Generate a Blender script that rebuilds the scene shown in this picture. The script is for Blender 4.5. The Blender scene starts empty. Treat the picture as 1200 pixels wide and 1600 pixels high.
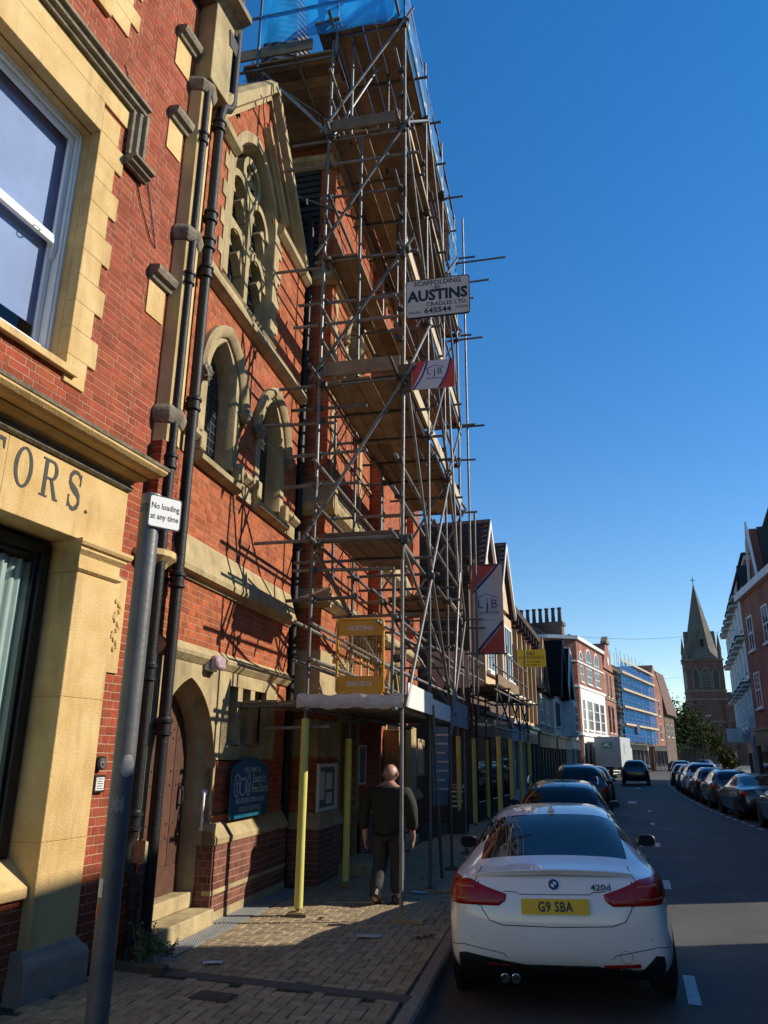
import bpy, bmesh, math, random
import numpy as np
from mathutils import Vector, Matrix, Euler
from mathutils.bvhtree import BVHTree
random.seed(7); rng = np.random.default_rng(7)
SC = bpy.context.scene
COL = SC.collection
rad = math.radians

# ------------------------------------------------------------------ camera, sky, sun, exposure
SC.view_settings.view_transform = 'Standard'
SC.view_settings.look = 'None'
SC.view_settings.exposure = 0.36
SC.view_settings.gamma = 1.0
F = 1200.0; CX, CY = 600.0, 800.0; EYE = 1.8
def cam_axes(vx=640., vy=-3000., hx=1020.):
    up = np.array([vx-CX, -(vy-CY), -F]); up /= np.linalg.norm(up)
    u = hx-CX; v = -(u*up[0]-F*up[2])/up[1]
    Y = np.array([u, v, -F]); Y /= np.linalg.norm(Y)
    X = np.cross(Y, up)
    return np.array([X, Y, up])
RC = cam_axes()
cam = bpy.data.cameras.new('camera'); cob = bpy.data.objects.new('camera', cam); COL.objects.link(cob)
cam.sensor_fit = 'VERTICAL'; cam.sensor_height = 36; cam.sensor_width = 27; cam.lens = 36*F/1600
cam.clip_start = .05; cam.clip_end = 6000
m4 = Matrix([list(RC[0])+[0], list(RC[1])+[0], list(RC[2])+[EYE], [0,0,0,1]])
cob.matrix_world = m4
SC.camera = cob
ANG = rad(6.0)
UB = np.array([-math.sin(ANG), math.cos(ANG), 0]); NB = np.array([math.cos(ANG), math.sin(ANG), 0]); OB = np.array([-4.75, 6.9, 0])
SUNV = UB*.34 + NB*1.0 + np.array([0, 0, .62]); SUNV /= np.linalg.norm(SUNV)
ELEV = math.asin(SUNV[2]); AZ = math.atan2(SUNV[0], SUNV[1])      # azimuth from +Y towards +X
W = bpy.data.worlds.new('World'); SC.world = W; W.use_nodes = True
wn = W.node_tree.nodes; wl = W.node_tree.links
sky = wn.new('ShaderNodeTexSky'); sky.sky_type = 'NISHITA'; sky.sun_disc = False
sky.sun_elevation = ELEV; sky.sun_rotation = AZ; sky.air_density = 1.0; sky.dust_density = 0.0; sky.ozone_density = 1.6
hsv = wn.new('ShaderNodeHueSaturation'); hsv.inputs['Saturation'].default_value = 1.58; hsv.inputs['Value'].default_value = 1.45; hsv.inputs['Hue'].default_value = .508
gam = wn.new('ShaderNodeGamma'); gam.inputs['Gamma'].default_value = .80
wl.new(sky.outputs[0], gam.inputs['Color']); wl.new(gam.outputs[0], hsv.inputs['Color']); wl.new(hsv.outputs[0], wn['Background'].inputs['Color']); wn['Background'].inputs['Strength'].default_value = .12
sun = bpy.data.lights.new('sun', 'SUN'); so = bpy.data.objects.new('sun', sun); COL.objects.link(so)
sun.energy = 5.0; sun.angle = rad(.5); sun.color = (1.0, .93, .80)
so.rotation_euler = Vector(SUNV).to_track_quat('Z', 'Y').to_euler()

# ------------------------------------------------------------------ helpers
def wB(s, d, z=0): return OB + UB*s + NB*d + np.array([0, 0, z])
def project(P):
    c = RC.T @ (np.asarray(P, float) - np.array([0, 0, EYE]))
    if c[2] > -.1: return None
    return CX+F*c[0]/-c[2], CY-F*c[1]/-c[2], -c[2]
def tag(o, label=None, cat=None, group=None, kind=None):
    if label: o['label'] = label
    if cat: o['category'] = cat
    if group: o['group'] = group
    if kind: o['kind'] = kind
    return o
def thing(name, label, cat, loc=(0, 0, 0), rotz=0, group=None):
    o = bpy.data.objects.new(name, None); COL.objects.link(o); o.empty_display_size = .2
    o.location = [float(x) for x in loc]; o.rotation_euler = (0, 0, rotz)
    return tag(o, label, cat, group)
def tB(name, label, cat, s, d, z=0, rot=0, group=None):
    return thing(name, label, cat, wB(s, d, z), ANG+rot, group)
def inst(name, mesh, parent, loc=(0, 0, 0), rot=(0, 0, 0), scale=(1, 1, 1)):
    o = bpy.data.objects.new(name, mesh); COL.objects.link(o); o.parent = parent
    o.location = loc; o.rotation_euler = rot; o.scale = scale
    return o
def copy_tree(o, parent=None):
    c = o.copy(); COL.objects.link(c)
    if parent is not None: c.parent = parent
    for ch in list(o.children): copy_tree(ch, c)
    return c
class MB:
    def __init__(s): s.v = []; s.f = []; s.m = []
    def add(s, vs, fs, m=0):
        b = len(s.v); s.v += [tuple(float(c) for c in v) for v in vs]
        s.f += [tuple(b+i for i in f) for f in fs]; s.m += [m]*len(fs); return s
    def box(s, x0, x1, y0, y1, z0, z1, m=0):
        return s.add([(x0,y0,z0),(x1,y0,z0),(x1,y1,z0),(x0,y1,z0),(x0,y0,z1),(x1,y0,z1),(x1,y1,z1),(x0,y1,z1)],
              [(0,3,2,1),(4,5,6,7),(0,1,5,4),(1,2,6,5),(2,3,7,6),(3,0,4,7)], m)
    def hexa(s, P, m=0):   # 8 points: bottom 4, top 4
        return s.add(P, [(0,3,2,1),(4,5,6,7),(0,1,5,4),(1,2,6,5),(2,3,7,6),(3,0,4,7)], m)
    def tube(s, p, q, r, n=8, m=0, r2=None, caps=True):
        p = Vector(p); q = Vector(q); d = (q-p)
        if d.length < 1e-6: return s
        r2 = r if r2 is None else r2
        a = d.normalized().orthogonal().normalized(); b = d.normalized().cross(a)
        vs = []
        for c, rr in ((p, r), (q, r2)):
            for i in range(n):
                t = 2*math.pi*i/n; vs.append(c+a*(rr*math.cos(t))+b*(rr*math.sin(t)))
        fs = [(i, (i+1) % n, n+(i+1) % n, n+i) for i in range(n)]
        if caps: fs += [tuple(range(n-1, -1, -1)), tuple(range(n, 2*n))]
        return s.add(vs, fs, m)
    def path(s, pts, r, n=8, m=0):
        pts = [Vector(p) for p in pts]; k = len(pts); vs = []; fs = []
        t0 = (pts[1]-pts[0]).normalized(); a = t0.orthogonal().normalized()
        for i, p in enumerate(pts):
            t = (pts[min(i+1, k-1)]-pts[max(i-1, 0)]).normalized()
            a = (a-t*a.dot(t)).normalized(); b = t.cross(a)
            for j in range(n):
                w = 2*math.pi*j/n; vs.append(p+a*(r*math.cos(w))+b*(r*math.sin(w)))
        for i in range(k-1):
            fs += [(i*n+j, i*n+(j+1) % n, (i+1)*n+(j+1) % n, (i+1)*n+j) for j in range(n)]
        fs += [tuple(range(n-1, -1, -1)), tuple(range((k-1)*n, k*n))]
        return s.add(vs, fs, m)
    def lathe(s, prof, c=(0, 0, 0), n=16, m=0):   # prof: (r,z)
        vs = []; k = len(prof)
        for r, z in prof:
            for i in range(n): t = 2*math.pi*i/n; vs.append((c[0]+r*math.cos(t), c[1]+r*math.sin(t), c[2]+z))
        fs = [(i*n+j, i*n+(j+1) % n, (i+1)*n+(j+1) % n, (i+1)*n+j) for i in range(k-1) for j in range(n)]
        fs += [tuple(range(n-1, -1, -1)), tuple(range((k-1)*n, k*n))]
        return s.add(vs, fs, m)
    def prism(s, poly, a0, a1, ax='x', m=0):   # poly in the two other axes (order y,z / x,z / x,y)
        def P(u, v, a): return {'x': (a, u, v), 'y': (u, a, v), 'z': (u, v, a)}[ax]
        n = len(poly); vs = [P(u, v, a0) for u, v in poly]+[P(u, v, a1) for u, v in poly]
        fs = [tuple(range(n-1, -1, -1)), tuple(range(n, 2*n))]+[(i, (i+1) % n, n+(i+1) % n, n+i) for i in range(n)]
        return s.add(vs, fs, m)
    def ringband(s, pts, sect, m=0, close=False):
        """pts: list of ((y,z),(ny,nz)); sect: list of (off, d) cross-section, swept along; d is along x"""
        k = len(sect); vs = []; fs = []
        for (p, nrm) in pts:
            for off, d in sect: vs.append((d, p[0]+nrm[0]*off, p[1]+nrm[1]*off))
        L = len(pts)
        for i in range(L if close else L-1):
            i2 = (i+1) % L
            fs += [(i*k+j, i*k+(j+1) % k, i2*k+(j+1) % k, i2*k+j) for j in range(k)]
        if not close: fs += [tuple(range(k-1, -1, -1)), tuple(range((L-1)*k, L*k))]
        return s.add(vs, fs, m)
    def build(s, name, mats, parent=None, smooth=False, bevel=0, label=None):
        me = bpy.data.meshes.new(name); me.from_pydata(s.v, [], s.f)
        if not isinstance(mats, (list, tuple)): mats = [mats]
        for q in mats: me.materials.append(q)
        if len(mats) > 1: me.polygons.foreach_set('material_index', s.m)
        bm = bmesh.new(); bm.from_mesh(me); bmesh.ops.recalc_face_normals(bm, faces=bm.faces)
        if bevel: bmesh.ops.bevel(bm, geom=list(bm.edges), offset=bevel, segments=1, affect='EDGES', clamp_overlap=True)
        bm.to_mesh(me); bm.free()
        if smooth:
            me.polygons.foreach_set('use_smooth', [True]*len(me.polygons))
            if smooth is not True:
                try: me.set_sharp_from_angle(angle=rad(smooth))
                except Exception: pass
        o = bpy.data.objects.new(name, me); COL.objects.link(o)
        if parent is not None: o.parent = parent
        if label: o['label'] = label
        return o
def arc_pts(c, r, a0, a1, n): return [((c[0]+r*math.cos(a0+(a1-a0)*i/n), c[1]+r*math.sin(a0+(a1-a0)*i/n)), (math.cos(a0+(a1-a0)*i/n), math.sin(a0+(a1-a0)*i/n))) for i in range(n+1)]
def pointed(cx, half, zs, rise, n=8, z0=None):
    """path of a pointed arch from right foot up over to left foot with outward normals; optional straight legs to z0"""
    w = 2*half; c = (rise*rise-w*w/4)/w; R = c+half
    a = math.atan2(rise, c)
    right = [((cx-c+R*math.cos(t), zs+R*math.sin(t)), (math.cos(t), math.sin(t))) for t in [a*i/n for i in range(n+1)]]
    k = 1/max(.2, math.sin(a)) if rise > 0 else 1
    apex = ((cx, zs+rise), (0, min(1.6, k)))
    pts = right[:-1]+[apex]+[((2*cx-p[0], p[1]), (-q[0], q[1])) for p, q in reversed(right[:-1])]
    if z0 is not None: pts = [((cx+half, z0), (1, 0))]+pts+[((cx-half, z0), (-1, 0))]
    return pts

# ------------------------------------------------------------------ materials
MATS = {}
def nodes(name):
    m = bpy.data.materials.new(name); m.use_nodes = True
    nt = m.node_tree; return m, nt.nodes, nt.links, nt.nodes['Principled BSDF']
def mat(name, col, rough=.7, var=.0, scale=8, col2=None, bump=0, bscale=60, metal=0, spec=.5, coat=0, emit=0, streak=0, streakcol=(.05, .04, .035), trans=0, alpha=1, detail=6, objrand=0):
    if name in MATS: return MATS[name]
    m, n, l, b = nodes(name); MATS[name] = m
    b.inputs['Base Color'].default_value = (*col, 1); b.inputs['Roughness'].default_value = rough
    b.inputs['Metallic'].default_value = metal; b.inputs['Specular IOR Level'].default_value = spec
    b.inputs['Coat Weight'].default_value = coat; b.inputs['Coat Roughness'].default_value = .04
    b.inputs['Transmission Weight'].default_value = trans
    if alpha < 1: b.inputs['Alpha'].default_value = alpha
    if emit: b.inputs['Emission Color'].default_value = (*col, 1); b.inputs['Emission Strength'].default_value = emit
    geo = n.new('ShaderNodeNewGeometry')
    src = None
    if var or col2:
        tx = n.new('ShaderNodeTexNoise'); tx.inputs['Scale'].default_value = scale; tx.inputs['Detail'].default_value = detail; tx.inputs['Roughness'].default_value = .65
        l.new(geo.outputs['Position'], tx.inputs['Vector'])
        mr = n.new('ShaderNodeMapRange'); mr.inputs['From Min'].default_value = .3; mr.inputs['From Max'].default_value = .7
        l.new(tx.outputs['Fac'], mr.inputs['Value'])
        mx = n.new('ShaderNodeMix'); mx.data_type = 'RGBA'; mx.inputs['A'].default_value = (*col, 1)
        c2 = col2 or tuple(c*(1-var) for c in col)
        mx.inputs['B'].default_value = (*c2, 1); l.new(mr.outputs[0], mx.inputs['Factor']); src = mx.outputs['Result']
    if streak:
        mp = n.new('ShaderNodeMapping'); mp.inputs['Scale'].default_value = (1.6, 1.6, .25); l.new(geo.outputs['Position'], mp.inputs['Vector'])
        t2 = n.new('ShaderNodeTexNoise'); t2.inputs['Scale'].default_value = 2.2; t2.inputs['Detail'].default_value = 8; t2.inputs['Roughness'].default_value = .7
        l.new(mp.outputs[0], t2.inputs['Vector'])
        m2 = n.new('ShaderNodeMapRange'); m2.inputs['From Min'].default_value = .5; m2.inputs['From Max'].default_value = .78; m2.inputs['To Max'].default_value = streak
        l.new(t2.outputs['Fac'], m2.inputs['Value'])
        mx2 = n.new('ShaderNodeMix'); mx2.data_type = 'RGBA'; mx2.inputs['B'].default_value = (*streakcol, 1)
        if src: l.new(src, mx2.inputs['A'])
        else: mx2.inputs['A'].default_value = (*col, 1)
        l.new(m2.outputs[0], mx2.inputs['Factor']); src = mx2.outputs['Result']
    if objrand:
        oi = n.new('ShaderNodeObjectInfo'); add = n.new('ShaderNodeMath'); add.operation = 'ADD'; fr = n.new('ShaderNodeMath'); fr.operation = 'FRACT'
        l.new(oi.outputs['Random'], add.inputs[0]); l.new(geo.outputs['Random Per Island'], add.inputs[1]); l.new(add.outputs[0], fr.inputs[0])
        mr3 = n.new('ShaderNodeMapRange'); mr3.inputs['To Min'].default_value = 1-objrand; mr3.inputs['To Max'].default_value = 1+objrand*.6; l.new(fr.outputs[0], mr3.inputs['Value'])
        hs = n.new('ShaderNodeHueSaturation'); l.new(mr3.outputs[0], hs.inputs['Value'])
        mrh = n.new('ShaderNodeMapRange'); mrh.inputs['To Min'].default_value = .496; mrh.inputs['To Max'].default_value = .504
        m7 = n.new('ShaderNodeMath'); m7.operation = 'MULTIPLY'; m7.inputs[1].default_value = 7.3; l.new(fr.outputs[0], m7.inputs[0])
        f7 = n.new('ShaderNodeMath'); f7.operation = 'FRACT'; l.new(m7.outputs[0], f7.inputs[0]); l.new(f7.outputs[0], mrh.inputs['Value']); l.new(mrh.outputs[0], hs.inputs['Hue'])
        if src: l.new(src, hs.inputs['Color'])
        else: hs.inputs['Color'].default_value = (*col, 1)
        src = hs.outputs[0]
    if src: l.new(src, b.inputs['Base Color'])
    if bump:
        t3 = n.new('ShaderNodeTexNoise'); t3.inputs['Scale'].default_value = bscale; t3.inputs['Detail'].default_value = 5
        l.new(geo.outputs['Position'], t3.inputs['Vector'])
        bp = n.new('ShaderNodeBump'); bp.inputs['Strength'].default_value = bump; bp.inputs['Distance'].default_value = .02
        l.new(t3.outputs['Fac'], bp.inputs['Height']); l.new(bp.outputs[0], b.inputs['Normal'])
    return m
M_brickA = mat('red_brick', (.36, .075, .030), .85, .40, 14, bump=.35, bscale=90, objrand=.24, spec=.25, streak=.55, streakcol=(.10, .035, .022))
M_brickB = mat('orange_brick', (.45, .115, .040), .85, .40, 12, bump=.35, bscale=90, objrand=.28, spec=.25, streak=.6, streakcol=(.085, .04, .028))
M_brickP = mat('plinth_brick', (.20, .075, .048), .75, .4, 7, bump=.3, bscale=80, objrand=.3, spec=.3)
M_brickD = mat('brown_brick', (.13, .08, .05), .9, .4, 7, bump=.3, objrand=.3)
M_mortA = mat('lime_mortar', (.50, .33, .22), .95, .3, 20)
M_mortB = mat('pale_mortar', (.46, .28, .18), .95, .35, 20)
M_stone = mat('buff_stone', (.64, .46, .215), .85, 0, 2.4, col2=(.50, .32, .12), bump=.45, bscale=70, streak=.75, streakcol=(.26, .15, .06), spec=.25)
M_stoneC = mat('church_stone', (.48, .375, .20), .88, 0, 3.2, col2=(.28, .21, .11), bump=.5, bscale=60, streak=.8, streakcol=(.12, .095, .06), spec=.2)
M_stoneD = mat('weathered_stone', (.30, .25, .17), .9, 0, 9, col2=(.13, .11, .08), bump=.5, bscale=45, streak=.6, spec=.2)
M_render = mat('grey_render', (.29, .235, .175), .9, .3, 6, bump=.2)
M_iron = mat('black_iron', (.016, .015, .015), .55, .5, 12, bump=.25, bscale=30, spec=.28, streak=.35, streakcol=(.07, .045, .03))
M_steel = mat('galvanised_tube', (.22, .22, .21), .5, .4, 6, metal=.5, bump=.25, bscale=40, streak=.8, streakcol=(.17, .09, .05), objrand=.45)
M_coup = mat('coupler_steel', (.10, .09, .08), .6, .4, 30, metal=.5)
M_plank = mat('scaffold_board', (.34, .23, .13), .85, 0, 4, col2=(.19, .125, .07), bump=.3, bscale=70, objrand=.48, streak=.4, streakcol=(.06, .045, .035))
M_plankL = mat('pale_toe_board', (.52, .42, .27), .8, .25, 5, bump=.2, streak=.3)
M_white = mat('white_paint', (.78, .78, .76), .45, .08, 6)
M_offw = mat('off_white_paint', (.70, .68, .62), .6, .15, 5, streak=.2)
M_black = mat('black_paint', (.012, .012, .013), .4)
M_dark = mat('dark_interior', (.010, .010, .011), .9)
M_glass = mat('window_glass', (.012, .014, .018), .05, spec=.5)
M_glassB = mat('leaded_glass', (.015, .02, .028), .12, spec=.9, bump=.15, bscale=14, objrand=.3)
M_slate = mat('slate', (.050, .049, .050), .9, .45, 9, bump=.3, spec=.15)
M_tile = mat('clay_tile', (.13, .065, .045), .85, .5, 7, bump=.3, objrand=.3)
M_oak = mat('brown_door', (.105, .040, .022), .55, .4, 12, bump=.2, bscale=60, objrand=.2)
M_gold = mat('letter_grey', (.030, .034, .030), .6)
M_yel = mat('yellow_foam', (.62, .56, .13), .6, .12, 5, streak=.25, streakcol=(.3, .27, .1))
M_yelsign = mat('yellow_sign', (.72, .55, .02), .5, .1, 5)
M_orange = mat('orange_yellow_paint', (.70, .33, .015), .45, .15, 6)
M_red = mat('sign_red', (.55, .055, .03), .5)
M_navy = mat('sign_navy', (.025, .022, .11), .5)
M_board = mat('sign_board_grey', (.62, .57, .52), .6, .12, 6)
M_teal = mat('teal_sign', (.008, .10, .17), .35, .2, 5)
M_cream = mat('cream_render', (.62, .46, .28), .8, .2, 2, streak=.3)
M_brown = mat('brown_paint', (.07, .035, .02), .6)
M_leaf = mat('leaf', (.045, .065, .018), .95, .5, 3, objrand=.5, spec=.1)
M_bark = mat('bark', (.08, .06, .04), .9, .4, 12, bump=.4)

def thinglass(name, tint, refl=1.5):
    m, n, l, b = nodes(name); out = n['Material Output']; n.remove(b); tr = n.new('ShaderNodeBsdfTransparent'); tr.inputs['Color'].default_value = (*tint, 1)
    gl = n.new('ShaderNodeBsdfGlossy'); gl.inputs['Roughness'].default_value = .02; lw = n.new('ShaderNodeLayerWeight'); pw = n.new('ShaderNodeMath'); pw.operation = 'POWER'; pw.inputs[1].default_value = 4; l.new(lw.outputs['Facing'], pw.inputs[0]); fr = n.new('ShaderNodeMath'); fr.operation = 'MULTIPLY_ADD'; fr.inputs[1].default_value = .9; fr.inputs[2].default_value = .05; l.new(pw.outputs[0], fr.inputs[0])
    mx = n.new('ShaderNodeMixShader'); l.new(fr.outputs[0], mx.inputs[0]); l.new(tr.outputs[0], mx.inputs[1]); l.new(gl.outputs[0], mx.inputs[2]); l.new(mx.outputs[0], out.inputs['Surface']); MATS[name] = m; return m
M_thin = thinglass('clear_pane', (.86, .90, .92))

# ------------------------------------------------------------------ ground, road, pavements
def interp(pl, y):
    ys = [p[1] for p in pl]; xs = [p[0] for p in pl]; return float(np.interp(y, ys, xs))
LK = [(-1.0, -40), (-1.2, -10), (-1.55, 4), (-1.80, 6.2), (-2.06, 8.4), (-3.28, 20), (-3.9, 34), (-4.6, 60), (-4.6, 85), (-2.2, 110), (1.5, 135), (9, 170)]
RK = [(8.6, -40), (7.3, -10), (6.3, 5), (5.0, 21), (3.9, 33), (3.4, 42), (3.2, 50), (3.15, 60), (3.9, 80), (6.0, 105), (10, 130), (20, 170)]
YS = sorted(set([float(y) for y in np.arange(-40, 30, 2)]+[float(y) for y in np.arange(30, 171, 5)]))
def strip(name, xa, xb, za, zb, material, kind='structure', n=1, y0=-40, y1=170):
    v = []; f = []; ys = [y for y in YS if y0 <= y <= y1]
    for y in ys:
        for k in range(n+1):
            t = k/n; v.append((xa(y)*(1-t)+xb(y)*t, y, za(y)*(1-t)+zb(y)*t))
    for i in range(len(ys)-1):
        for k in range(n): a = i*(n+1)+k; f.append((a, a+1, a+n+2, a+n+1))
    mb = MB(); mb.add(v, f); o = mb.build(name, material); return tag(o, kind=kind)
def asphalt():
    m, n, l, b = nodes('asphalt'); geo = n.new('ShaderNodeNewGeometry')
    t1 = n.new('ShaderNodeTexNoise'); t1.inputs['Scale'].default_value = 140; t1.inputs['Detail'].default_value = 3
    t2 = n.new('ShaderNodeTexNoise'); t2.inputs['Scale'].default_value = .9; t2.inputs['Detail'].default_value = 7
    for t in (t1, t2): l.new(geo.outputs['Position'], t.inputs['Vector'])
    r1 = n.new('ShaderNodeValToRGB'); r1.color_ramp.elements[0].position = .35; r1.color_ramp.elements[0].color = (.028, .025, .021, 1)
    r1.color_ramp.elements[1].position = .72; r1.color_ramp.elements[1].color = (.13, .12, .10, 1)
    r2 = n.new('ShaderNodeMapRange'); r2.inputs['From Min'].default_value = .35; r2.inputs['From Max'].default_value = .7; r2.inputs['To Min'].default_value = .65; r2.inputs['To Max'].default_value = 1.15
    l.new(t1.outputs['Fac'], r1.inputs['Fac']); l.new(t2.outputs['Fac'], r2.inputs['Value'])
    hs = n.new('ShaderNodeHueSaturation'); l.new(r1.outputs[0], hs.inputs['Color']); l.new(r2.outputs[0], hs.inputs['Value']); l.new(hs.outputs[0], b.inputs['Base Color'])
    b.inputs['Roughness'].default_value = .75
    bp = n.new('ShaderNodeBump'); bp.inputs['Strength'].default_value = .6; bp.inputs['Distance'].default_value = .008; l.new(t1.outputs['Fac'], bp.inputs['Height']); l.new(bp.outputs[0], b.inputs['Normal'])
    return m
M_asph = asphalt()
M_paver = mat('block_paver', (.39, .29, .165), .9, 0, 9, col2=(.20, .145, .08), bump=.4, bscale=110, objrand=.22, streak=0)
M_joint = mat('joint_sand', (.055, .045, .03), .95, .4, 30)
M_kerb = mat('kerb_concrete', (.25, .21, .165), .9, .35, 7, bump=.3, bscale=80, objrand=.12)
M_line = mat('road_paint', (.62, .62, .58), .7, .4, 14)
mb = MB(); mb.add([(-3000, -3000, -.30), (3000, -3000, -.30), (3000, 3000, -.30), (-3000, 3000, -.30)], [(0, 1, 2, 3)]); tag(mb.build('ground', mat('earth', (.09, .085, .07), .95, .3, .3)), kind='structure')
def zroad(y, t): return -.12 + .085*(1-abs(2*t-1))**.8
v = []; f = []; N = 8
for y in YS:
    for k in range(N+1):
        t = k/N; v.append((interp(LK, y)*(1-t)+interp(RK, y)*t, y, zroad(y, t)))
for i in range(len(YS)-1):
    for k in range(N): a = i*(N+1)+k; f.append((a, a+1, a+N+2, a+N+1))
mb = MB(); mb.add(v, f); road = tag(mb.build('road', M_asph, smooth=True), kind='structure')
def road_z(x, y):
    a, b = interp(LK, y), interp(RK, y); return zroad(y, min(1, max(0, (x-a)/(b-a))))
mb = MB(); mb.add([(-60, 168, -.13), (140, 168, -.13), (140, 300, -.13), (-60, 300, -.13)], [(0, 1, 2, 3)]); tag(mb.build('road', M_asph), kind='structure')
pave = strip('pavement', lambda y: interp(LK, y)-9, lambda y: interp(LK, y)-.125, lambda y: -.022, lambda y: -.022, M_joint)
strip('pavement', lambda y: interp(RK, y)+.125, lambda y: interp(RK, y)+6, lambda y: 0, lambda y: 0, mat('paving', (.17, .15, .12), .9, .3, 5, bump=.2))
# kerb stones
def kerbs(pl, side, y0, y1, parent):
    y = y0; me = None
    while y < y1:
        L = .914 if y < 60 else 3.0
        a = Vector((interp(pl, y), y, 0)); b = Vector((interp(pl, y+L), y+L, 0)); ang = math.atan2(-(b.x-a.x), b.y-a.y)
        if me is None:
            k = MB(); k.prism([(0, -.25), (.125, -.25), (.125, -.02), (.105, 0), (0, 0)], 0, 1, 'y'); me0 = k.build('kerb_stone', M_kerb, parent); me = me0.data; bpy.data.objects.remove(me0)
        o = inst('kerb_stone', me, parent, (a.x-.125 if side < 0 else a.x+.125, y, random.uniform(-.003, .003)), (0, 0, ang), (side*-1, L-.008, 1)); y += L
kerbs(LK, -1, 2.2, 80, pave); kerbs(RK, 1, 14, 80, pave)
# herringbone block pavers, laid square to the kerb
ch = MB(); a = .004
ch.add([(-.5, -.5, -1), (.5, -.5, -1), (.5, .5, -1), (-.5, .5, -1), (-.5, -.5, -.18), (.5, -.5, -.18), (.5, .5, -.18), (-.5, .5, -.18), (-.46, -.43, 0), (.46, -.43, 0), (.46, .43, 0), (-.46, .43, 0)],
       [(0, 1, 5, 4), (1, 2, 6, 5), (2, 3, 7, 6), (3, 0, 4, 7), (4, 5, 9, 8), (5, 6, 10, 9), (6, 7, 11, 10), (7, 4, 8, 11), (8, 9, 10, 11)])
o_ = ch.build('paver', M_paver); me_paver = o_.data; bpy.data.objects.remove(o_)
pv = np.array([v.co[:] for v in me_paver.vertices]); pf = [tuple(p.vertices) for p in me_paver.polygons]
U = .104; bl = []
for i in range(0, 28):
    for j in range(-45, 260):
        t = (i-j) % 4
        if t == 0: bl.append(((i+1)*U, (j+.5)*U, 0))
        elif t == 3: bl.append(((i+.5)*U, (j+1)*U, 1))
DK = 2.70; items = []
for (d, s, r) in bl:
    P = wB(s, d)
    if P[0] < -4.85 or d > DK+.09 or d < -.05: continue
    if 6.40 < P[1] < 6.60 and P[0] < -1.7: continue
    if -.15 < s < 3.95 and d < .40: continue
    q = project(P)
    dist = np.hypot(P[0], P[1]); vis = q is not None and -30 < q[0] < 1230 and -30 < q[1] < 1640
    hw = .052 if r else .104; w_ = min(2*hw, DK-.006-(d-hw))
    if w_ < .03: continue
    items.append((0 if vis else 1, dist, d+(w_-2*hw)/2, s, r, w_/(2*hw)))
items.sort()
bulk = []
for k, (nv, dist, d, s, r, fx) in enumerate(items):
    P = wB(s, d, random.uniform(-.003, .002)); sz = ((.198+random.uniform(-.002, .002))*(1 if r else fx), .098*(fx if r else 1), .03)
    rz = ANG+(math.pi/2 if r else 0)+random.uniform(-.012, .012)
    if k < 300 and not nv: inst('paver', me_paver, pave, P, (random.uniform(-.008, .008), random.uniform(-.008, .008), rz), sz)
    else:
        c, s_ = math.cos(rz), math.sin(rz); q = pv*np.array(sz); bulk.append(np.stack([q[:, 0]*c-q[:, 1]*s_+P[0], q[:, 0]*s_+q[:, 1]*c+P[1], q[:, 2]+P[2]], 1))
mb = MB()
for q in bulk: mb.add(q, pf)
tag(mb.build('paver', M_paver, pave), kind='stuff')
mb = MB(); mb.box(-4.2, -1.94, 6.42, 6.585, -.03, .004); mb.build('edging_strip', mat('edging', (.085, .075, .06), .9, .3, 9, bump=.3), pave, bevel=.004)
mb = MB(); mb.box(-4.62, -4.10, 6.40, 6.52, -.03, .06); mb.build('timber_edging', mat('old_timber', (.10, .075, .045), .9, .4, 8, bump=.4), pave, bevel=.008)
# dimpled steel grating strip along the church wall
gp = thing('tactile_strip', 'pale grey dimpled metal strip in the pavement at the foot of the church wall', 'paving strip', wB(0, 0, 0), ANG)
mb = MB(); mb.box(.0, .40, -.15, 3.9, -.03, .004); mb.build('plate', mat('strip_metal', (.26, .26, .255), .55, .25, 9, metal=.3), gp)
mb = MB()
for i in range(9):
    for j in range(88):
        x = .03+i*.042; y = -.12+j*.045+(.022 if i % 2 else 0); mb.lathe([(.013, .003), (.008, .009)], (x, y, 0), 6)
tag(mb.build('dimple', MATS['strip_metal'], gp), kind='stuff')
# drain cover, stray paper
mb = MB(); mb.box(-3.55, -3.22, 5.93, 6.14, -.02, .006); mb.box(-3.52, -3.25, 5.96, 6.11, .006, .009)
tag(mb.build('drain_cover', mat('drain_iron', (.05, .042, .035), .7, .4, 20, bump=.3), bevel=.003), 'small rusty square access cover set in the near pavement', 'drain cover')
def litter(name, s, d, w, h, rz, label, m):
    P = wB(s, d, .008); mb = MB(); n = 4
    v = [((i/n-.5)*w, (j/n-.5)*h, .004+.006*random.random()) for j in range(n+1) for i in range(n+1)]
    mb.add(v, [(j*(n+1)+i, j*(n+1)+i+1, (j+1)*(n+1)+i+1, (j+1)*(n+1)+i) for j in range(n) for i in range(n)])
    o = mb.build(name, m); o.location = P; o.rotation_euler = (0, 0, rz); return tag(o, label, 'litter')
M_paper = mat('grey_tile', (.55, .56, .55), .8, .2, 9)
litter('pale_slab', -.10, .85, .17, .10, .5, 'small pale rectangle lying on the pavement before the dark edging strip', M_paper)
litter('paper_scrap', 1.28, 1.95, .24, .16, .3, 'pale flat paper scrap on the pavement beside the steel pole foot', mat('paper_green', (.40, .42, .36), .8, .2, 9))
litter('paper_scrap', 4.05, 2.0, .22, .16, -.2, 'white paper scrap on the shaded pavement right of the walking man', M_paper)
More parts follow.
